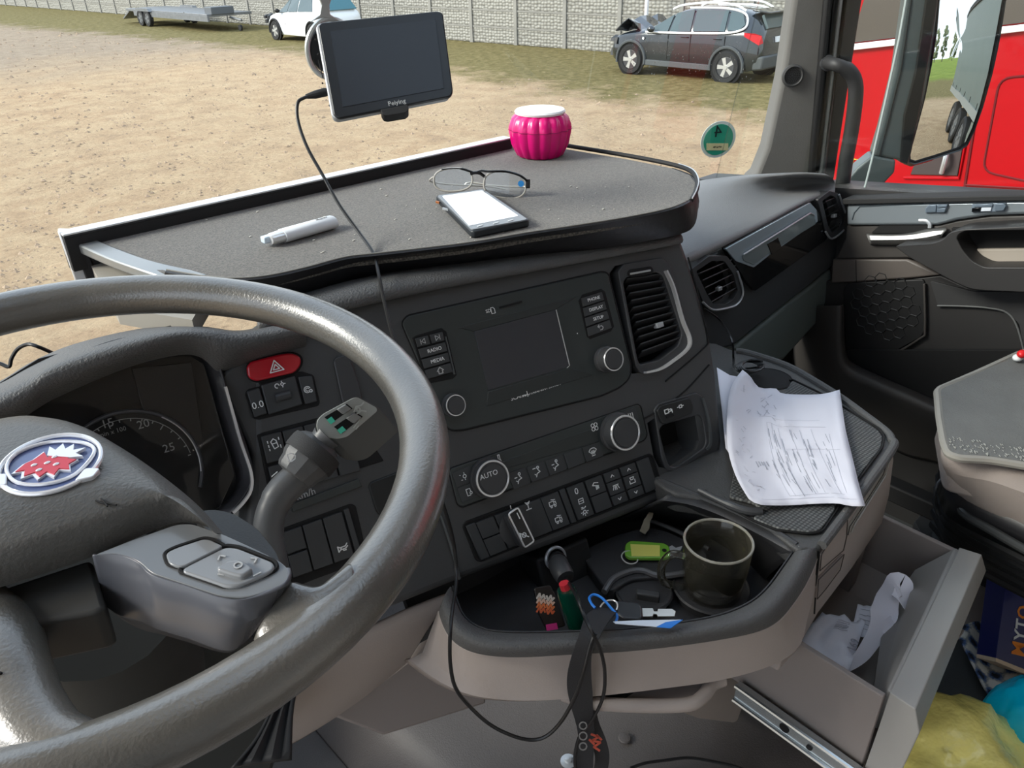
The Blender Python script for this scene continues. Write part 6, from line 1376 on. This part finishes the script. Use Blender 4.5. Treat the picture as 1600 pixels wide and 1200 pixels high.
text('169', Plane(at1(.8,.5)+Vector((0,0,.006)), (zpts([(1345,985),(1322,1035)], 1.89)[0]-zpts([(1345,985),(1322,1035)], 1.89)[1]), Vector((-.5,.5,0))), 1334, 1008, .012, PRT, o1, off=.0)
o2, at2 = sheet('receipt', zpts([(1340,945),(1368,950),(1362,1000),(1330,990)], 1.88), 6, 6, .004, 5.1, PAP, rc)
for k in range(5): obj('printed_lines', inkline(at2, .2, .15+.15*k, .85, .15+.15*k, .0005), PRT, o2)
# curled strip
curl = [Z(1322,1046,1.875), Z(1350,1020,1.89), Z(1376,975,1.91), Z(1387,935,1.935), Z(1400,914,1.955), Z(1413,925,1.95), Z(1419,950,1.93), Z(1412,968,1.912), Z(1396,985,1.905), Z(1382,992,1.90)]
cs = thing('curled_paper_strip', curl[0], 'long white paper strip curling up in a loop inside the open drawer', 'paper strip')
cp_ = cat(curl, 6); obj('strip', B().ribbon(cp_, Vector((.55,.35,.55)), [.004+.014*min(1, i/14) for i in range(len(cp_))], .0004), PAP, cs, smooth=True)
obj('dark_print', B().ribbon([p-Vector((.0,.0,.0012)) for p in cp_[28:52]], Vector((.55,.35,.55)), .009, .0003), mat('strip_print', (120,122,128), .8), cs, smooth=True)

# big paper on the console
pz = topz+.012
pc = zpts([(1140,580),(1316,609),(1352,792),(1170,780)], pz)
def sag(u, v): return .03*max(0, (.25-u))*(1-v*.5)+.012*math.sin(v*5)*(1-u)+.006*math.sin(u*7+v*3)
def paper_edge():
    P_ = {}
    left = [(1160,578),(1142,605),(1136,650),(1137,700),(1150,745),(1170,780)]; right = [(1312,609),(1318,650),(1322,675),(1332,715),(1342,757),(1352,791)]
    rows = []; N = 18
    L_ = resample(cat([Vector((x, y, 0)) for x, y in left], 5), N+1); R_ = resample(cat([Vector((x, y, 0)) for x, y in right], 5), N+1)
    tp = [(1160,578),(1172,588),(1186,606),(1212,607),(1222,615),(1262,617),(1290,615),(1312,609)]; bt = [(1170,780),(1185,788),(1215,790),(1245,789),(1280,787),(1310,787),(1330,791),(1352,791)]
    T_ = resample(cat([Vector((x, y, 0)) for x, y in tp], 5), N+1); B_ = resample(cat([Vector((x, y, 0)) for x, y in bt], 5), N+1)
    for i in range(N+1):
        r_ = []
        for j in range(N+1):
            u, v = j/N, i/N
            q = L_[i].lerp(R_[i], u)+T_[j].lerp(B_[j], v)-((T_[0].lerp(T_[-1], u)).lerp(B_[0].lerp(B_[-1], u), v))
            z = pz+.030*max(0, .3-u)*(1-.6*v)/.3+.004*noise.noise(Vector((j*.5, i*.5, 0)))+.0022*noise.noise(Vector((j*1.2, i*1.3, 4)))+(.003 if abs(v-.27) < .03 else 0)
            r_.append(Z(q.x, q.y, z))
        rows.append(r_)
    return rows
prow = paper_edge(); N = 18
big = thing('crumpled_document', pc[0], 'large creased white printed document lying on the console top', 'paper')
bo = obj('sheet', B().grid(prow), PAP, big, solid=.0004, smooth=True, ang=180)
def atp(u, v):
    u = min(max(u, 0), .999)*N; v = min(max(v, 0), .999)*N; j, i = int(u), int(v); fu, fv = u-j, v-i
    return prow[i][j].lerp(prow[i][j+1], fu).lerp(prow[i+1][j].lerp(prow[i+1][j+1], fu), fv)
INK = mat('grey_ink', (156,158,168), .8); LIN = mat('form_line', (188,188,198), .8)
bb = B()
for a_ in ((.36,.30,.40,.92),(.40,.30,.45,.92),(.46,.32,.52,.92),(.56,.33,.64,.90),(.63,.33,.70,.90),(.72,.32,.83,.90),(.86,.36,.88,.88),(.36,.30,.84,.30),(.40,.92,.86,.90),(.5,.5,.92,.5),(.15,.95,.95,.94),(.30,.25,.80,.24)): 
    q = inkline(atp, *a_, .00022, 16); bb.add(q.v, q.f)
tag(obj('form_lines', bb, LIN, bo), kind='stuff')
bb = B(); random.seed(11)
for k in range(46):
    u0 = random.choice([.37,.42,.44,.48,.5,.55,.58,.60,.65,.68,.74,.76,.80,.83]); v0 = random.uniform(.32,.8); L0 = random.uniform(.04,.2)
    q = inkline(atp, u0, v0, u0+.02, v0+L0, .0003, 6); bb.add(q.v, q.f)
for k in range(5):
    q = inkline(atp, .24+.02*k, .62, .25+.02*k, .62+random.uniform(.03,.07), .0006, 4); bb.add(q.v, q.f)
tag(obj('printed_lines', bb, INK, bo), kind='stuff')
bb = B()
for k in range(18):
    u0 = random.uniform(.08,.45); v0 = random.uniform(.08,.25); q = inkline(atp, u0, v0, u0+.03, v0+random.uniform(-.05,.05), .0005, 5); bb.add(q.v, q.f)
for k in range(22):
    u0 = random.uniform(.04,.2); v0 = random.uniform(.35,.9); q = inkline(atp, u0, v0, u0+.025, v0+random.uniform(-.03,.04), .0004, 5); bb.add(q.v, q.f)
tag(obj('handwriting', bb, LIN, bo), kind='stuff')
p2 = thing('folded_document', Z(1128,650,2.15), 'second paper standing behind the creased document against the dash', 'paper')
obj('sheet', B().grid([[Z(1120,574,2.16), Z(1140,586,2.16), Z(1160,590,2.15)], [Z(1128,640,2.15), Z(1140,650,2.145), Z(1150,655,2.14)], [Z(1134,700,2.14), Z(1142,712,2.135), Z(1150,718,2.13)]]), PAP, p2, solid=.0004, smooth=True)
# coiled cable by the cup holder
ccp = []
for k in range(60):
    a = k*.52; ccp.append(Z(1166+18*math.cos(a)+k*.2, 574+9*math.sin(a)-k*.05, topz+.012+.0005*k))
cb_ = thing('coiled_cable', ccp[0], 'thin black cable coiled by the console cup holder', 'cable')
obj('coil', B().tube(ccp, .0019, 6), CABLE, cb_, smooth=True)
obj('lead', B().tube(cat([RP.px(1100,482,.01), RP.px(1125,500,.02), P(1143,530,1.3), P(1146,560,1.32), Z(1150,575,topz+.01), ccp[0]], 6), .0019, 6), CABLE, cb_, smooth=True)

# ================================================================== TRAY OBJECTS
# glass mug
mb = Z(1111,930,TRZ+.002); kk = (mb-EYE).dot(CF)/F
mr = 50*kk; mh_ = .088
mug = thing('glass_mug', mb, 'empty clear glass mug with handle standing in the tray cup holder', 'mug')
MGL = hazed_glass('mug_glass', (.985,.98,.96), (190,184,160), .03, 1.3)
prof = [(.001,0),(mr*.80,0),(mr*.86,.004),(mr*.97,mh_*.5),(mr*1.02,mh_-.001),(mr*1.0,mh_),(mr*.97,mh_-.001),(mr*.92,mh_*.5),(mr*.80,.009),(mr*.5,.007),(.001,.007)]
obj('bowl', B().lathe(prof, mb, (0,0,1), 56), MGL, mug, smooth=True, ang=60)
hdv = (Z(1050,925,TRZ+.04)-Z(1111,925,TRZ+.04)); hdv.z = 0; hdv.normalize()
hpts = cat([mb+hdv*mr*.97+Vector((0,0,mh_*.72)), mb+hdv*mr*1.35+Vector((0,0,mh_*.76)), mb+hdv*mr*1.62+Vector((0,0,mh_*.55)), mb+hdv*mr*1.5+Vector((0,0,mh_*.25)), mb+hdv*mr*.92+Vector((0,0,mh_*.16))], 6)
obj('handle', B().tube(hpts, .0052, 12), MGL, mug, smooth=True)
obj('rim_highlight', B().tube([mb+Vector((math.cos(a)*mr, math.sin(a)*mr, mh_)) for a in [2*math.pi*i/48 for i in range(48)]], .0017, 8, True), mat('rim_glass', (200,196,182), .06, trans=.6), mug, smooth=True)  # pale tube stands in for the highlight along the rim
obj('base_ring', B().tube([mb+Vector((math.cos(a)*mr*.78, math.sin(a)*mr*.78, .004)) for a in [2*math.pi*i/48 for i in range(48)]], .002, 8, True), mat('rim_glass'), mug, smooth=True)
obj('tea_stain', B().lathe([(mr*.55,0),(mr*.6,.0004),(mr*.3,.0006)], mb+Vector((0,0,.0075)), (0,0,1), 30), mat('tea_stain', (122,110,84), .5), mug, smooth=True)
# green key tag
kz = tz+.006
kt = thing('green_key_tag', Z(1010,860,kz), 'lime green plastic key tag with silver ring beside the glass mug', 'key tag')
tp_ = rnd(zpts([(977,849),(985,844),(1038,848),(1046,853),(1048,868),(1040,871),(984,871),(976,866)], kz+.003), .004)
obj('tag_body', B().prism(tp_, (0,0,-.006)), mat('lime_plastic', (112,168,60), .25, coat=.4), kt, bevel=.0015)
obj('paper_label', B().prism(zpts([(985,850),(1031,852),(1031,869),(987,869)], kz+.0038), (0,0,-.0006)), mat('yellow_label', (206,206,104), .6), kt)
obj('tag_hole', B().lathe([(.003,0),(.003,.0005),(.001,.0005)], Z(1038,860,kz+.0035), (0,0,1), 14), GROOVE, kt)
rc_ = Z(984,871,kz+.001)
obj('split_ring', B().tube([rc_+Vector((math.cos(a)*.0105, math.sin(a)*.0105, .002*math.sin(a))) for a in [2*math.pi*i/28 for i in range(28)]], .0009, 6, True), CHROME, kt, smooth=True)
obj('small_key', B().prism(zpts([(1044,855),(1050,852),(1056,856),(1066,853),(1064,859),(1056,862),(1048,861)], kz+.002), (0,0,-.0015)), SILVER, kt)
# metal key leaning behind
lk = thing('dull_key', Z(1008,820,tz+.02), 'dull brass-grey key blade leaning at the back of the tray', 'key')
LKP = Plane(Z(1008,830,tz+.012), CR, CU+CF*.4)
obj('blade', B().prism(LKP.pts([(1014,800),(1021,801),(1020,808),(1016,815),(1015,826),(1008,835),(999,830),(1006,812)]), -LKP.n*.002), mat('dull_brass', (112,106,92), .4, metal=.7), lk, bevel=.0004)
# 12V plug
pq = ST.px(868,872,-.01); pd = (Z(892,905,2.10)-pq).normalized()
so_ = thing('power_socket', pq, 'chrome ringed twelve volt socket below the switch bank', 'socket')
obj('socket_ring', B().tube([pq+(ST.u*math.cos(a)+ST.v*math.sin(a))*.0135 for a in [2*math.pi*i/32 for i in range(32)]], .0024, 8, True), SILVER, so_, smooth=True)
obj('socket_tube', B().lathe([(.013,-.02),(.013,.002),(.011,.002),(.011,-.018),(.001,-.018)], pq, ST.n, 28), GROOVE, so_, smooth=True)
obj('socket_housing', B().box(ST.px(872,885,-.04), ST.u*.04, ST.v*.03, ST.n*.025), RUB, so_, bevel=.004)
pg = thing('charger_plug', pq+ST.n*.01, 'black car charger plug pushed into the chrome ringed socket', 'plug')
e0_ = pq+ST.n*.004; e1_ = ST.px(874,886,.028); e2_ = ST.px(884,903,.045)
obj('plug_body', B().tube(cat([e0_, e0_.lerp(e1_, .5), e1_, e2_], 4), [.0095]*3+[.0105]*3+[.0125]*4+[.0125,.012,.011], 16), BLK2, pg, smooth=True)
obj('plug_collar', B().tube([e0_.lerp(e1_, .30), e0_.lerp(e1_, .42)], .0118, 20), RUB, pg, smooth=True)
obj('plug_led', B().dome(ST.px(886,915,.053), .003, 6), mat('red_dot', (200,60,60), .4), pg, smooth=True)
# green lighter and small printed box
gb = thing('green_lighter', Z(895,950,2.06), 'dark green translucent lighter standing in the left of the tray', 'lighter')
g0, g1 = Z(905,985,2.06), Z(884,920,2.115)
obj('lighter_body', B().tube([g0, g0.lerp(g1, .05), g0.lerp(g1, .9), g1], [.009,.0115,.0115,.010], 16), mat('bottle_green', (6,60,46), .2, coat=.4), gb, smooth=True)
obj('red_button', B().tube([g1, g1+(g1-g0).normalized()*.008], .006, 10), mat('lighter_red', (200,50,60), .4), gb, smooth=True)
BXP = Plane(Z(858,960,2.075), CR*1-CU*.18, CU+CR*.12+CF*.35)
bx = thing('printed_sachet', Z(858,985,2.05), 'small dark printed packet with orange lettering in the tray', 'packet')
obj('packet', B().prism(rnd(BXP.pts([(834,918),(860,914),(868,930),(884,978),(855,986),(842,960)]), .003), -BXP.n*.012), mat('packet_black', (26,22,22), .3), bx, bevel=.001)
for y_, c_ in ((934, (190,180,170)), (941, (206,170,150)), (948, (206,110,60)), (955, (196,90,50))): icon(BXP, 852, y_, .012, [[(-.8,-.2),(-.6,.3),(-.4,-.2),(-.2,.25),(0,-.1)],[(.1,.2),(.3,-.2),(.5,.3),(.7,-.1),(.85,.15)]], mat('packet_print_%d' % y_, c_, .5), bx, off=.0008, w=.09)
obj('magenta_corner', B().prism(BXP.pts([(853,976),(870,973),(872,983),(854,986)], .0012), -BXP.n*.001), mat('magenta_print', (190,40,120), .5), bx)
# vehicle key
VK = HZ(2.095)
vk = thing('vehicle_key', VK.px(970,955), 'black-headed vehicle key with steel blade resting on the tray edge', 'key')
kq_ = [(960,940),(966,937),(996,940),(1003,946),(1004,964),(1000,968),(975,966),(962,958)]
obj('key_head', B().prism(rnd(VK.pts(kq_, .004), .003), (0,0,-.009)), mat('key_black', (44,46,49), .35), vk, bevel=.0025, seg=3)
obj('key_blade', B().prism(VK.pts([(1003,950),(1020,950),(1022,955),(1027,955),(1028,951),(1050,951),(1056,955),(1054,963),(1028,963),(1026,959),(1021,959),(1020,963),(1004,963)], .001), (0,0,-.0022)), mat('steel_key', (206,204,198), .3, metal=.8), vk, bevel=.0004)
vr = VK.px(951,950, .003)
obj('key_ring', B().tube([vr+Vector((math.cos(a)*.011, math.sin(a)*.009, .003*math.cos(a))) for a in [2*math.pi*i/24 for i in range(24)]], .001, 6, True), CHROME, vk, smooth=True)
bt_ = thing('blue_paper_tag', Z(1010,972,2.14), 'white paper tag with blue edges and blue strap tied to the key', 'tag')
BT = Plane(Z(1010,974,2.142), CR, (CU*.35+CF))
obj('white_tag', B().prism(BT.pts([(958,971),(1000,969),(1064,968),(1046,978),(1030,979),(962,974)]), -BT.n*.0008), mat('tag_white', (206,216,228), .5), bt_)
obj('blue_edge', B().prism(BT.pts([(1026,979),(1040,972),(1067,968),(1048,981)], .0006), -BT.n*.0008), mat('tag_blue', (36,120,210), .4), bt_)
obj('blue_strap', B().tube(cat(zpts([(962,972),(964,962),(955,950),(940,934),(928,929),(921,934),(924,943),(930,950)], 2.135), 5), .0015, 6), mat('tag_blue'), bt_, smooth=True)
# lanyard
LNM = mat('lanyard_black', (44,44,46), .7, bump=.6, scale=900)
l0 = cat([Z(950,952,2.13), Z(935,965,2.142), P(922,990,.775), P(910,1020,.775), P(905,1060,.80), P(909,1100,.83), P(916,1150,.87), P(912,1205,.90)], 6)
ly = thing('lanyard', l0[0], 'black key lanyard hanging over the padded tray rim', 'lanyard')
obj('strap', B().ribbon(l0, CR, [.011+.002*math.sin(i*.3) for i in range(len(l0))], .0009), LNM, ly, smooth=True)
l1 = cat([P(914,1085,.84), P(924,1130,.87), P(936,1160,.89), P(941,1185,.91), P(936,1215,.93)], 6)
obj('strap_end', B().ribbon(l1, CR+CF*.2, .0085, .0009), LNM, ly, smooth=True)
b = B()
LP2 = Plane(P(932,1150,.86), CR, CU); icon(LP2, 931, 1160, .010, [[(-.5,.9),(.3,.6),(-.4,.2),(.5,0),(-.2,-.5),(.4,-.9)],[(-.7,.3),(-.2,-.2)],[(.1,.8),(.6,.3)]], mat('orange_print', (170,70,50), .6), ly, w=.12)
LP3 = Plane(P(912,1150,.845), CR, CU); icon(LP3, 911, 1150, .014, [['c',0,.8,.28],['c',0,0,.3],['c',0,-.8,.28]], mat('pale_lanyard_print', (120,118,116), .6), ly, w=.05)
# charging cable: from plug down in a loop and up to the navigation unit
uc = [ST.px(884,903,.045), P(900,930,.80), P(912,960,.775), P(925,988,.755), P(938,1015,.77), P(945,1050,.79), P(942,1090,.82), P(925,1125,.84), P(905,1152,.86), P(898,1190,.88), P(905,1215,.9)]
cw = thing('charging_cable', uc[0], 'thin black cable running from the plug in a hanging loop to the navigation unit', 'cable')
obj('cable', B().tube(cat(uc, 6), .0019, 8), CABLE, cw, smooth=True)
loop_ = [GV.px(513,144,-.01), GV.px(495,147,-.01), GV.px(475,153,-.006), P(465,162,.92), P(466,190,.92), P(480,230,.92), P(505,275,.92), P(530,320,.915), P(560,362,.905), P(583,395,.885), P(592,430,.86), P(600,470,.85), P(612,520,.84), P(628,570,.83), P(650,650,.80), P(680,750,.78), P(700,812,.80), P(709,850,.82), P(713,890,.82), P(712,920,.80), P(706,960,.765), P(703,1000,.75), P(704,1040,.76), P(712,1075,.78), P(735,1105,.80), P(770,1135,.81), P(815,1154,.82), P(848,1153,.82), P(875,1130,.81), P(898,1090,.79), P(912,1050,.77), P(922,1010,.765), P(930,990,.765)]
obj('loop', B().tube(cat(loop_, 6), .0020, 8), CABLE, cw, smooth=True)
obj('usb_connector', B().tube([GV.px(518,142,-.009), GV.px(508,144,-.009), GV.px(492,148,-.009), GV.px(478,151,-.008)], [.003,.005,.0046,.0026], 10), RUB, cw, smooth=True)
f2_ = cat(zpts([(985,1200),(1010,1192),(1040,1188),(1075,1184),(1110,1189),(1150,1198),(1180,1210)], 1.69), 5)
tag(obj('floor_cable', B().tube(f2_, .0022, 8), CABLE, smooth=True), 'thin black cable lying on the tunnel floor below the console', 'cable')

# ================================================================== PASSENGER SEAT
seat = thing('passenger_seat', (1.35,.1,1.53), 'taupe suspension seat with grey felt cover beside the console', 'seat')
szt = 2.10
cov_p = [(1466,607),(1500,594),(1545,574),(1595,551),(1760,500),(1900,760),(1690,738),(1600,721),(1545,713),(1500,711),(1484,706),(1477,690),(1470,650)]
SFM = mat('grey_seat_felt', (104,104,102), .95, bump=.8, scale=500, var=.1, vscale=14)
cp3 = rnd(zpts(cov_p, szt), .012)
obj('seat_cover', B().prism(cp3, (0,0,-.01)), SFM, seat, bevel=.003)
obj('cover_piping', B().tube([p+Vector((0,0,-.004)) for p in rnd(zpts([(1465,607),(1469,650),(1476,690),(1483,707),(1500,713),(1545,715),(1600,724),(1700,742),(1900,770),(1900,600),(1760,500),(1595,549),(1545,572)], szt), .012)], .006, 8, True), mat('piping_grey', (140,137,130), .8), seat, smooth=True)
b = B(); random.seed(2)
for k in range(90):
    x = random.uniform(1482,1600); y = 683+ (x-1482)*.16+random.uniform(-2,18); p = Z(x, y, szt+.001); b.box(p, CR*.0003, (0,0,.0004), Vector((CU.x, CU.y, 0)).normalized()*random.uniform(.001,.003))
obj('frayed_threads', b, mat('pale_threads', (160,160,154), .9), seat); 
cu0 = zpts([(1484,690),(1489,712),(1550,716),(1620,726),(1900,775)], 2.085)
cu1 = zpts([(1480,705),(1489,730),(1550,748),(1620,775),(1900,880)], 2.06)
cu2 = zpts([(1492,740),(1500,762),(1550,790),(1620,822),(1900,960)], 2.00)
cu3 = zpts([(1500,755),(1510,772),(1560,800),(1630,832),(1900,980)], 1.99)
obj('cushion_side', B().grid([resample(cat(q, 5), 30) for q in (cu0, cu1, cu2, cu3)]), mat('seat_taupe_cloth', (150,140,134), .8, bump=.4, scale=500), seat, solid=.01, smooth=True)
obj('cushion', B().prism(rnd(zpts([(1492,700),(1620,726),(1900,780),(1900,560),(1600,560),(1476,620)], 2.09), .02), (0,0,-.08)), mat('seat_taupe_cloth'), seat, bevel=.01)
PN = mat('seat_pan_black', (34,34,36), .4)
def band(z0, z1, p0, p1, m, name, th=.01):
    obj(name, B().grid([resample(cat(zpts(p0, z0), 5), 30), resample(cat(zpts(p1, z1), 5), 30)]), m, seat, solid=th, smooth=True)
band(2.0, 1.94, [(1468,722),(1484,740),(1500,765),(1560,800),(1620,832),(1900,985)], [(1462,760),(1475,800),(1500,820),(1560,850),(1620,880),(1900,1040)], PN, 'seat_pan')
obj('pan_edge', B().tube(cat(zpts([(1474,730),(1484,745),(1494,765),(1505,800),(1545,826),(1600,858),(1700,915)], 1.965), 5), .007, 10), mat('pan_sheen', (60,62,62), .35), seat, smooth=True)
for k in range(5):
    z0 = 1.93-.035*k; dy = 13*k
    pts = [(1472-3*k,745+dy*1.4),(1476,785+dy),(1488,808+dy),(1530,835+dy),(1600,872+dy),(1700,925+dy),(1900,1040+dy)]
    obj('bellows_fold', B().tube(cat(zpts(pts, z0), 5), .011, 10), RUB, seat, smooth=True)
obj('bellows_core', B().prism(zpts([(1478,800),(1530,838),(1600,880),(1900,1050),(1900,700),(1500,740)], 1.93), (.14,.0,-.10)), GROOVE, seat)
obj('pan_handle', B().tube(cat([Z(1476,745,1.98), Z(1464,758,1.97), Z(1461,775,1.95), Z(1464,795,1.92), Z(1468,805,1.91)], 5), .003, 8), BLK2, seat, smooth=True)
obj('slide_rail', B().box(Z(1475,800,1.72), (.02,.0,0), (.0,.14,0), (0,0,.02)), RUB, seat, bevel=.004)
obj('slide_rail', B().prism(zpts([(1428,815),(1445,795),(1560,850),(1700,930),(1700,980),(1540,890),(1440,838)], 1.70), (0,0,-.02)), BLK2, seat, bevel=.003)
pk_ = Z(1484,848,1.74)
obj('adjuster_puck', B().lathe([(.033,-.02),(.036,-.005),(.034,.004),(.028,.007),(.001,.007)], pk_, (-.1,-.25,1), 32), mat('puck_black', (42,46,48), .5, bump=.5, scale=300), seat, smooth=True)
obj('base_frame', B().aab((1.48,-.35,1.53), (1.6,.35,1.66)), PN, seat, bevel=.005)
rd = thing('small_item', Z(1594,556,szt+.012), 'small red and white plastic toy lying on the far edge of the seat cover', 'item')  # unidentified small red and white thing, kept as two plain domes
obj('red_top', B().dome(Z(1597,553,szt+.018), (.010,.008,.007), 8), mat('cap_red', (214,30,34), .35), rd, smooth=True); obj('white_base', B().dome(Z(1590,559,szt+.008), (.010,.008,.006), 8), WHITE, rd, smooth=True)
tag(obj('trim_4', B().tube(zpts([(1395,708),(1440,722),(1476,736)], 1.62), .008, 8), mat('sill_tread', (84,86,88), .4), smooth=True), kind='structure')

# ================================================================== THINGS ON THE FLOOR, RIGHT
FZ = 1.56
BP = Plane(Z(1580,985,1.68), (CR*1+CF*.1), CU*1+CF*.2)
bo_ = thing('navy_box', Z(1590,1040,1.6), 'navy blue cardboard box printed with orange and white letters', 'box')
obj('carton', B().prism(BP.pts([(1572,905),(1680,925),(1670,1075),(1556,1029)]), -BP.n*.05), mat('navy_carton', (26,32,92), .35, coat=.3), bo_, bevel=.001)
obj('orange_bottom_edge', B().prism(BP.pts([(1556,1028),(1672,1074),(1670,1082),(1556,1034)], .001), -BP.n*.05), mat('cream_edge', (226,200,170), .6), bo_)
ux_ = BP.px(1594,940)-BP.px(1588,1010)
text('M', BP, 1592, 1014, .023, mat('orange_letter', (240,140,40), .5), bo_, off=.001, ux=ux_, bold=.03)
text('Y', BP, 1594.5, 993, .021, WHITE, bo_, off=.001, ux=ux_, bold=.03); text('T', BP, 1597, 976, .021, WHITE, bo_, off=.001, ux=ux_, bold=.03); text('O', BP, 1599.5, 957, .021, mat('orange_letter'), bo_, off=.001, ux=ux_, bold=.03)
def plaid():
    m = bpy.data.materials.new('plaid_cloth'); m.use_nodes = True; t = m.node_tree; b = t.nodes['Principled BSDF']; b.inputs['Roughness'].default_value = .95
    tcn = t.nodes.new('ShaderNodeTexCoord'); mp = t.nodes.new('ShaderNodeMapping'); mp.inputs['Rotation'].default_value = (0,0,.6); t.links.new(tcn.outputs['Object'], mp.inputs[0])
    sp = t.nodes.new('ShaderNodeSeparateXYZ'); t.links.new(mp.outputs[0], sp.inputs[0])
    def st(o, f, ph):
        a = t.nodes.new('ShaderNodeMath'); a.operation = 'MULTIPLY'; a.inputs[1].default_value = f; t.links.new(o, a.inputs[0])
        s_ = t.nodes.new('ShaderNodeMath'); s_.operation = 'SINE'; t.links.new(a.outputs[0], s_.inputs[0]); return s_.outputs[0]
    ax, ay = st(sp.outputs['X'], 210, 0), st(sp.outputs['Y'], 190, 0)
    ad = t.nodes.new('ShaderNodeMath'); ad.operation = 'ADD'; t.links.new(ax, ad.inputs[0]); t.links.new(ay, ad.inputs[1])
    sc_ = t.nodes.new('ShaderNodeMath'); sc_.operation = 'MULTIPLY_ADD'; sc_.inputs[1].default_value = .25; sc_.inputs[2].default_value = .5; t.links.new(ad.outputs[0], sc_.inputs[0])
    n = t.nodes.new('ShaderNodeTexNoise'); n.inputs['Scale'].default_value = 260; t.links.new(tcn.outputs['Object'], n.inputs[0])
    a2 = t.nodes.new('ShaderNodeMath'); a2.operation = 'MULTIPLY_ADD'; a2.inputs[1].default_value = .5; t.links.new(n.outputs[0], a2.inputs[0]); t.links.new(sc_.outputs[0], a2.inputs[2])
    r = t.nodes.new('ShaderNodeValToRGB'); e = r.color_ramp.elements; r.color_ramp.interpolation = 'LINEAR'
    e[0].position = .36; e[0].color = lin((30,34,44)); e[1].position = 1.0; e[1].color = lin((214,212,204)); x = e.new(.58); x.color = lin((76,102,148)); x = e.new(.74); x.color = lin((150,152,150)); x = e.new(.88); x.color = lin((206,204,196))
    t.links.new(a2.outputs[0], r.inputs[0]); t.links.new(r.outputs[0], b.inputs['Base Color']); return m
PL = plaid()
clr = []
for i, pp in enumerate([[(1494,984),(1520,978),(1560,968),(1620,960)], [(1500,1010),(1530,1000),(1568,1012),(1640,1020)], [(1522,1045),(1548,1040),(1590,1050),(1660,1060)], [(1545,1075),(1570,1075),(1600,1080),(1660,1090)], [(1574,1112),(1590,1116),(1620,1120),(1670,1125)]]):
    clr.append([p+Vector((0,0,.012*math.sin(j*.55+i*1.3))) for j, p in enumerate(resample(cat(zpts(pp, 1.605), 5), 16))])
rr_ = list(zip(*[resample(cat([r[j] for r in clr], 5), 22) for j in range(16)]))
tag(obj('checked_cloth', B().grid([list(r) for r in rr_]), PL, solid=.004, smooth=True), 'rumpled blue and white checked cloth on the floor under the navy box', 'cloth')
# yellow bag
def lump(name, cpt, rad, seed, m, parent, amp=.22, zmin=None, n=26):
    rows = []
    for i in range(n+1):
        ph = math.pi*i/n; r_ = []
        for k in range(n*2):
            a = math.pi*k/n; d_ = CR*math.cos(ph)+CU*math.sin(ph)*math.cos(a)+CF*math.sin(ph)*math.sin(a)
            g = 1+amp*noise.noise(d_*1.6+Vector((seed,0,0)))+amp*.55*(abs(noise.noise(d_*4.2+Vector((0,seed,0))))-.2)+amp*.25*abs(noise.noise(d_*9+Vector((0,0,seed))))
            p = Vector(cpt)+Vector((d_.x*rad[0], d_.y*rad[1], d_.z*rad[2]))*g
            if zmin is not None: p.z = max(p.z, zmin)
            r_.append(p)
        rows.append(r_)
    return obj(name, B().grid(rows, True), m, parent, smooth=True, ang=55)
yb = Z(1475,1190,1.66)
bg_ = thing('yellow_bag', (yb.x, yb.y, 1.565), 'crumpled translucent yellow plastic bag on the floor below the drawer', 'bag')
YM = mat('yellow_film', (255,240,140), .25, coat=.5, bump=.4, scale=30)
lump('bag_body', yb-Vector((0,.02,.0)), (.115,.105,.085), 3.3, YM, bg_, .30, 1.565)
lump('bag_fold', yb+Vector((-.075,.045,-.03)), (.07,.05,.05), 6.1, YM, bg_, .45, 1.565, 20)
obj('orange_peel', B().dome(yb+Vector((-.11,.0,-.02)), (.03,.03,.012), 8), mat('rust_paper', (170,96,60), .6), bg_, smooth=True)
tb_ = Z(1625,1150,1.68)
tq = thing('turquoise_bag', (tb_.x, tb_.y, 1.56), 'bright turquoise plastic bag beside the yellow bag', 'bag')
lump('bag_body', tb_, (.085,.075,.10), 8.4, mat('turquoise_film', (0,196,232), .25, coat=.4), tq, .22, 1.565)
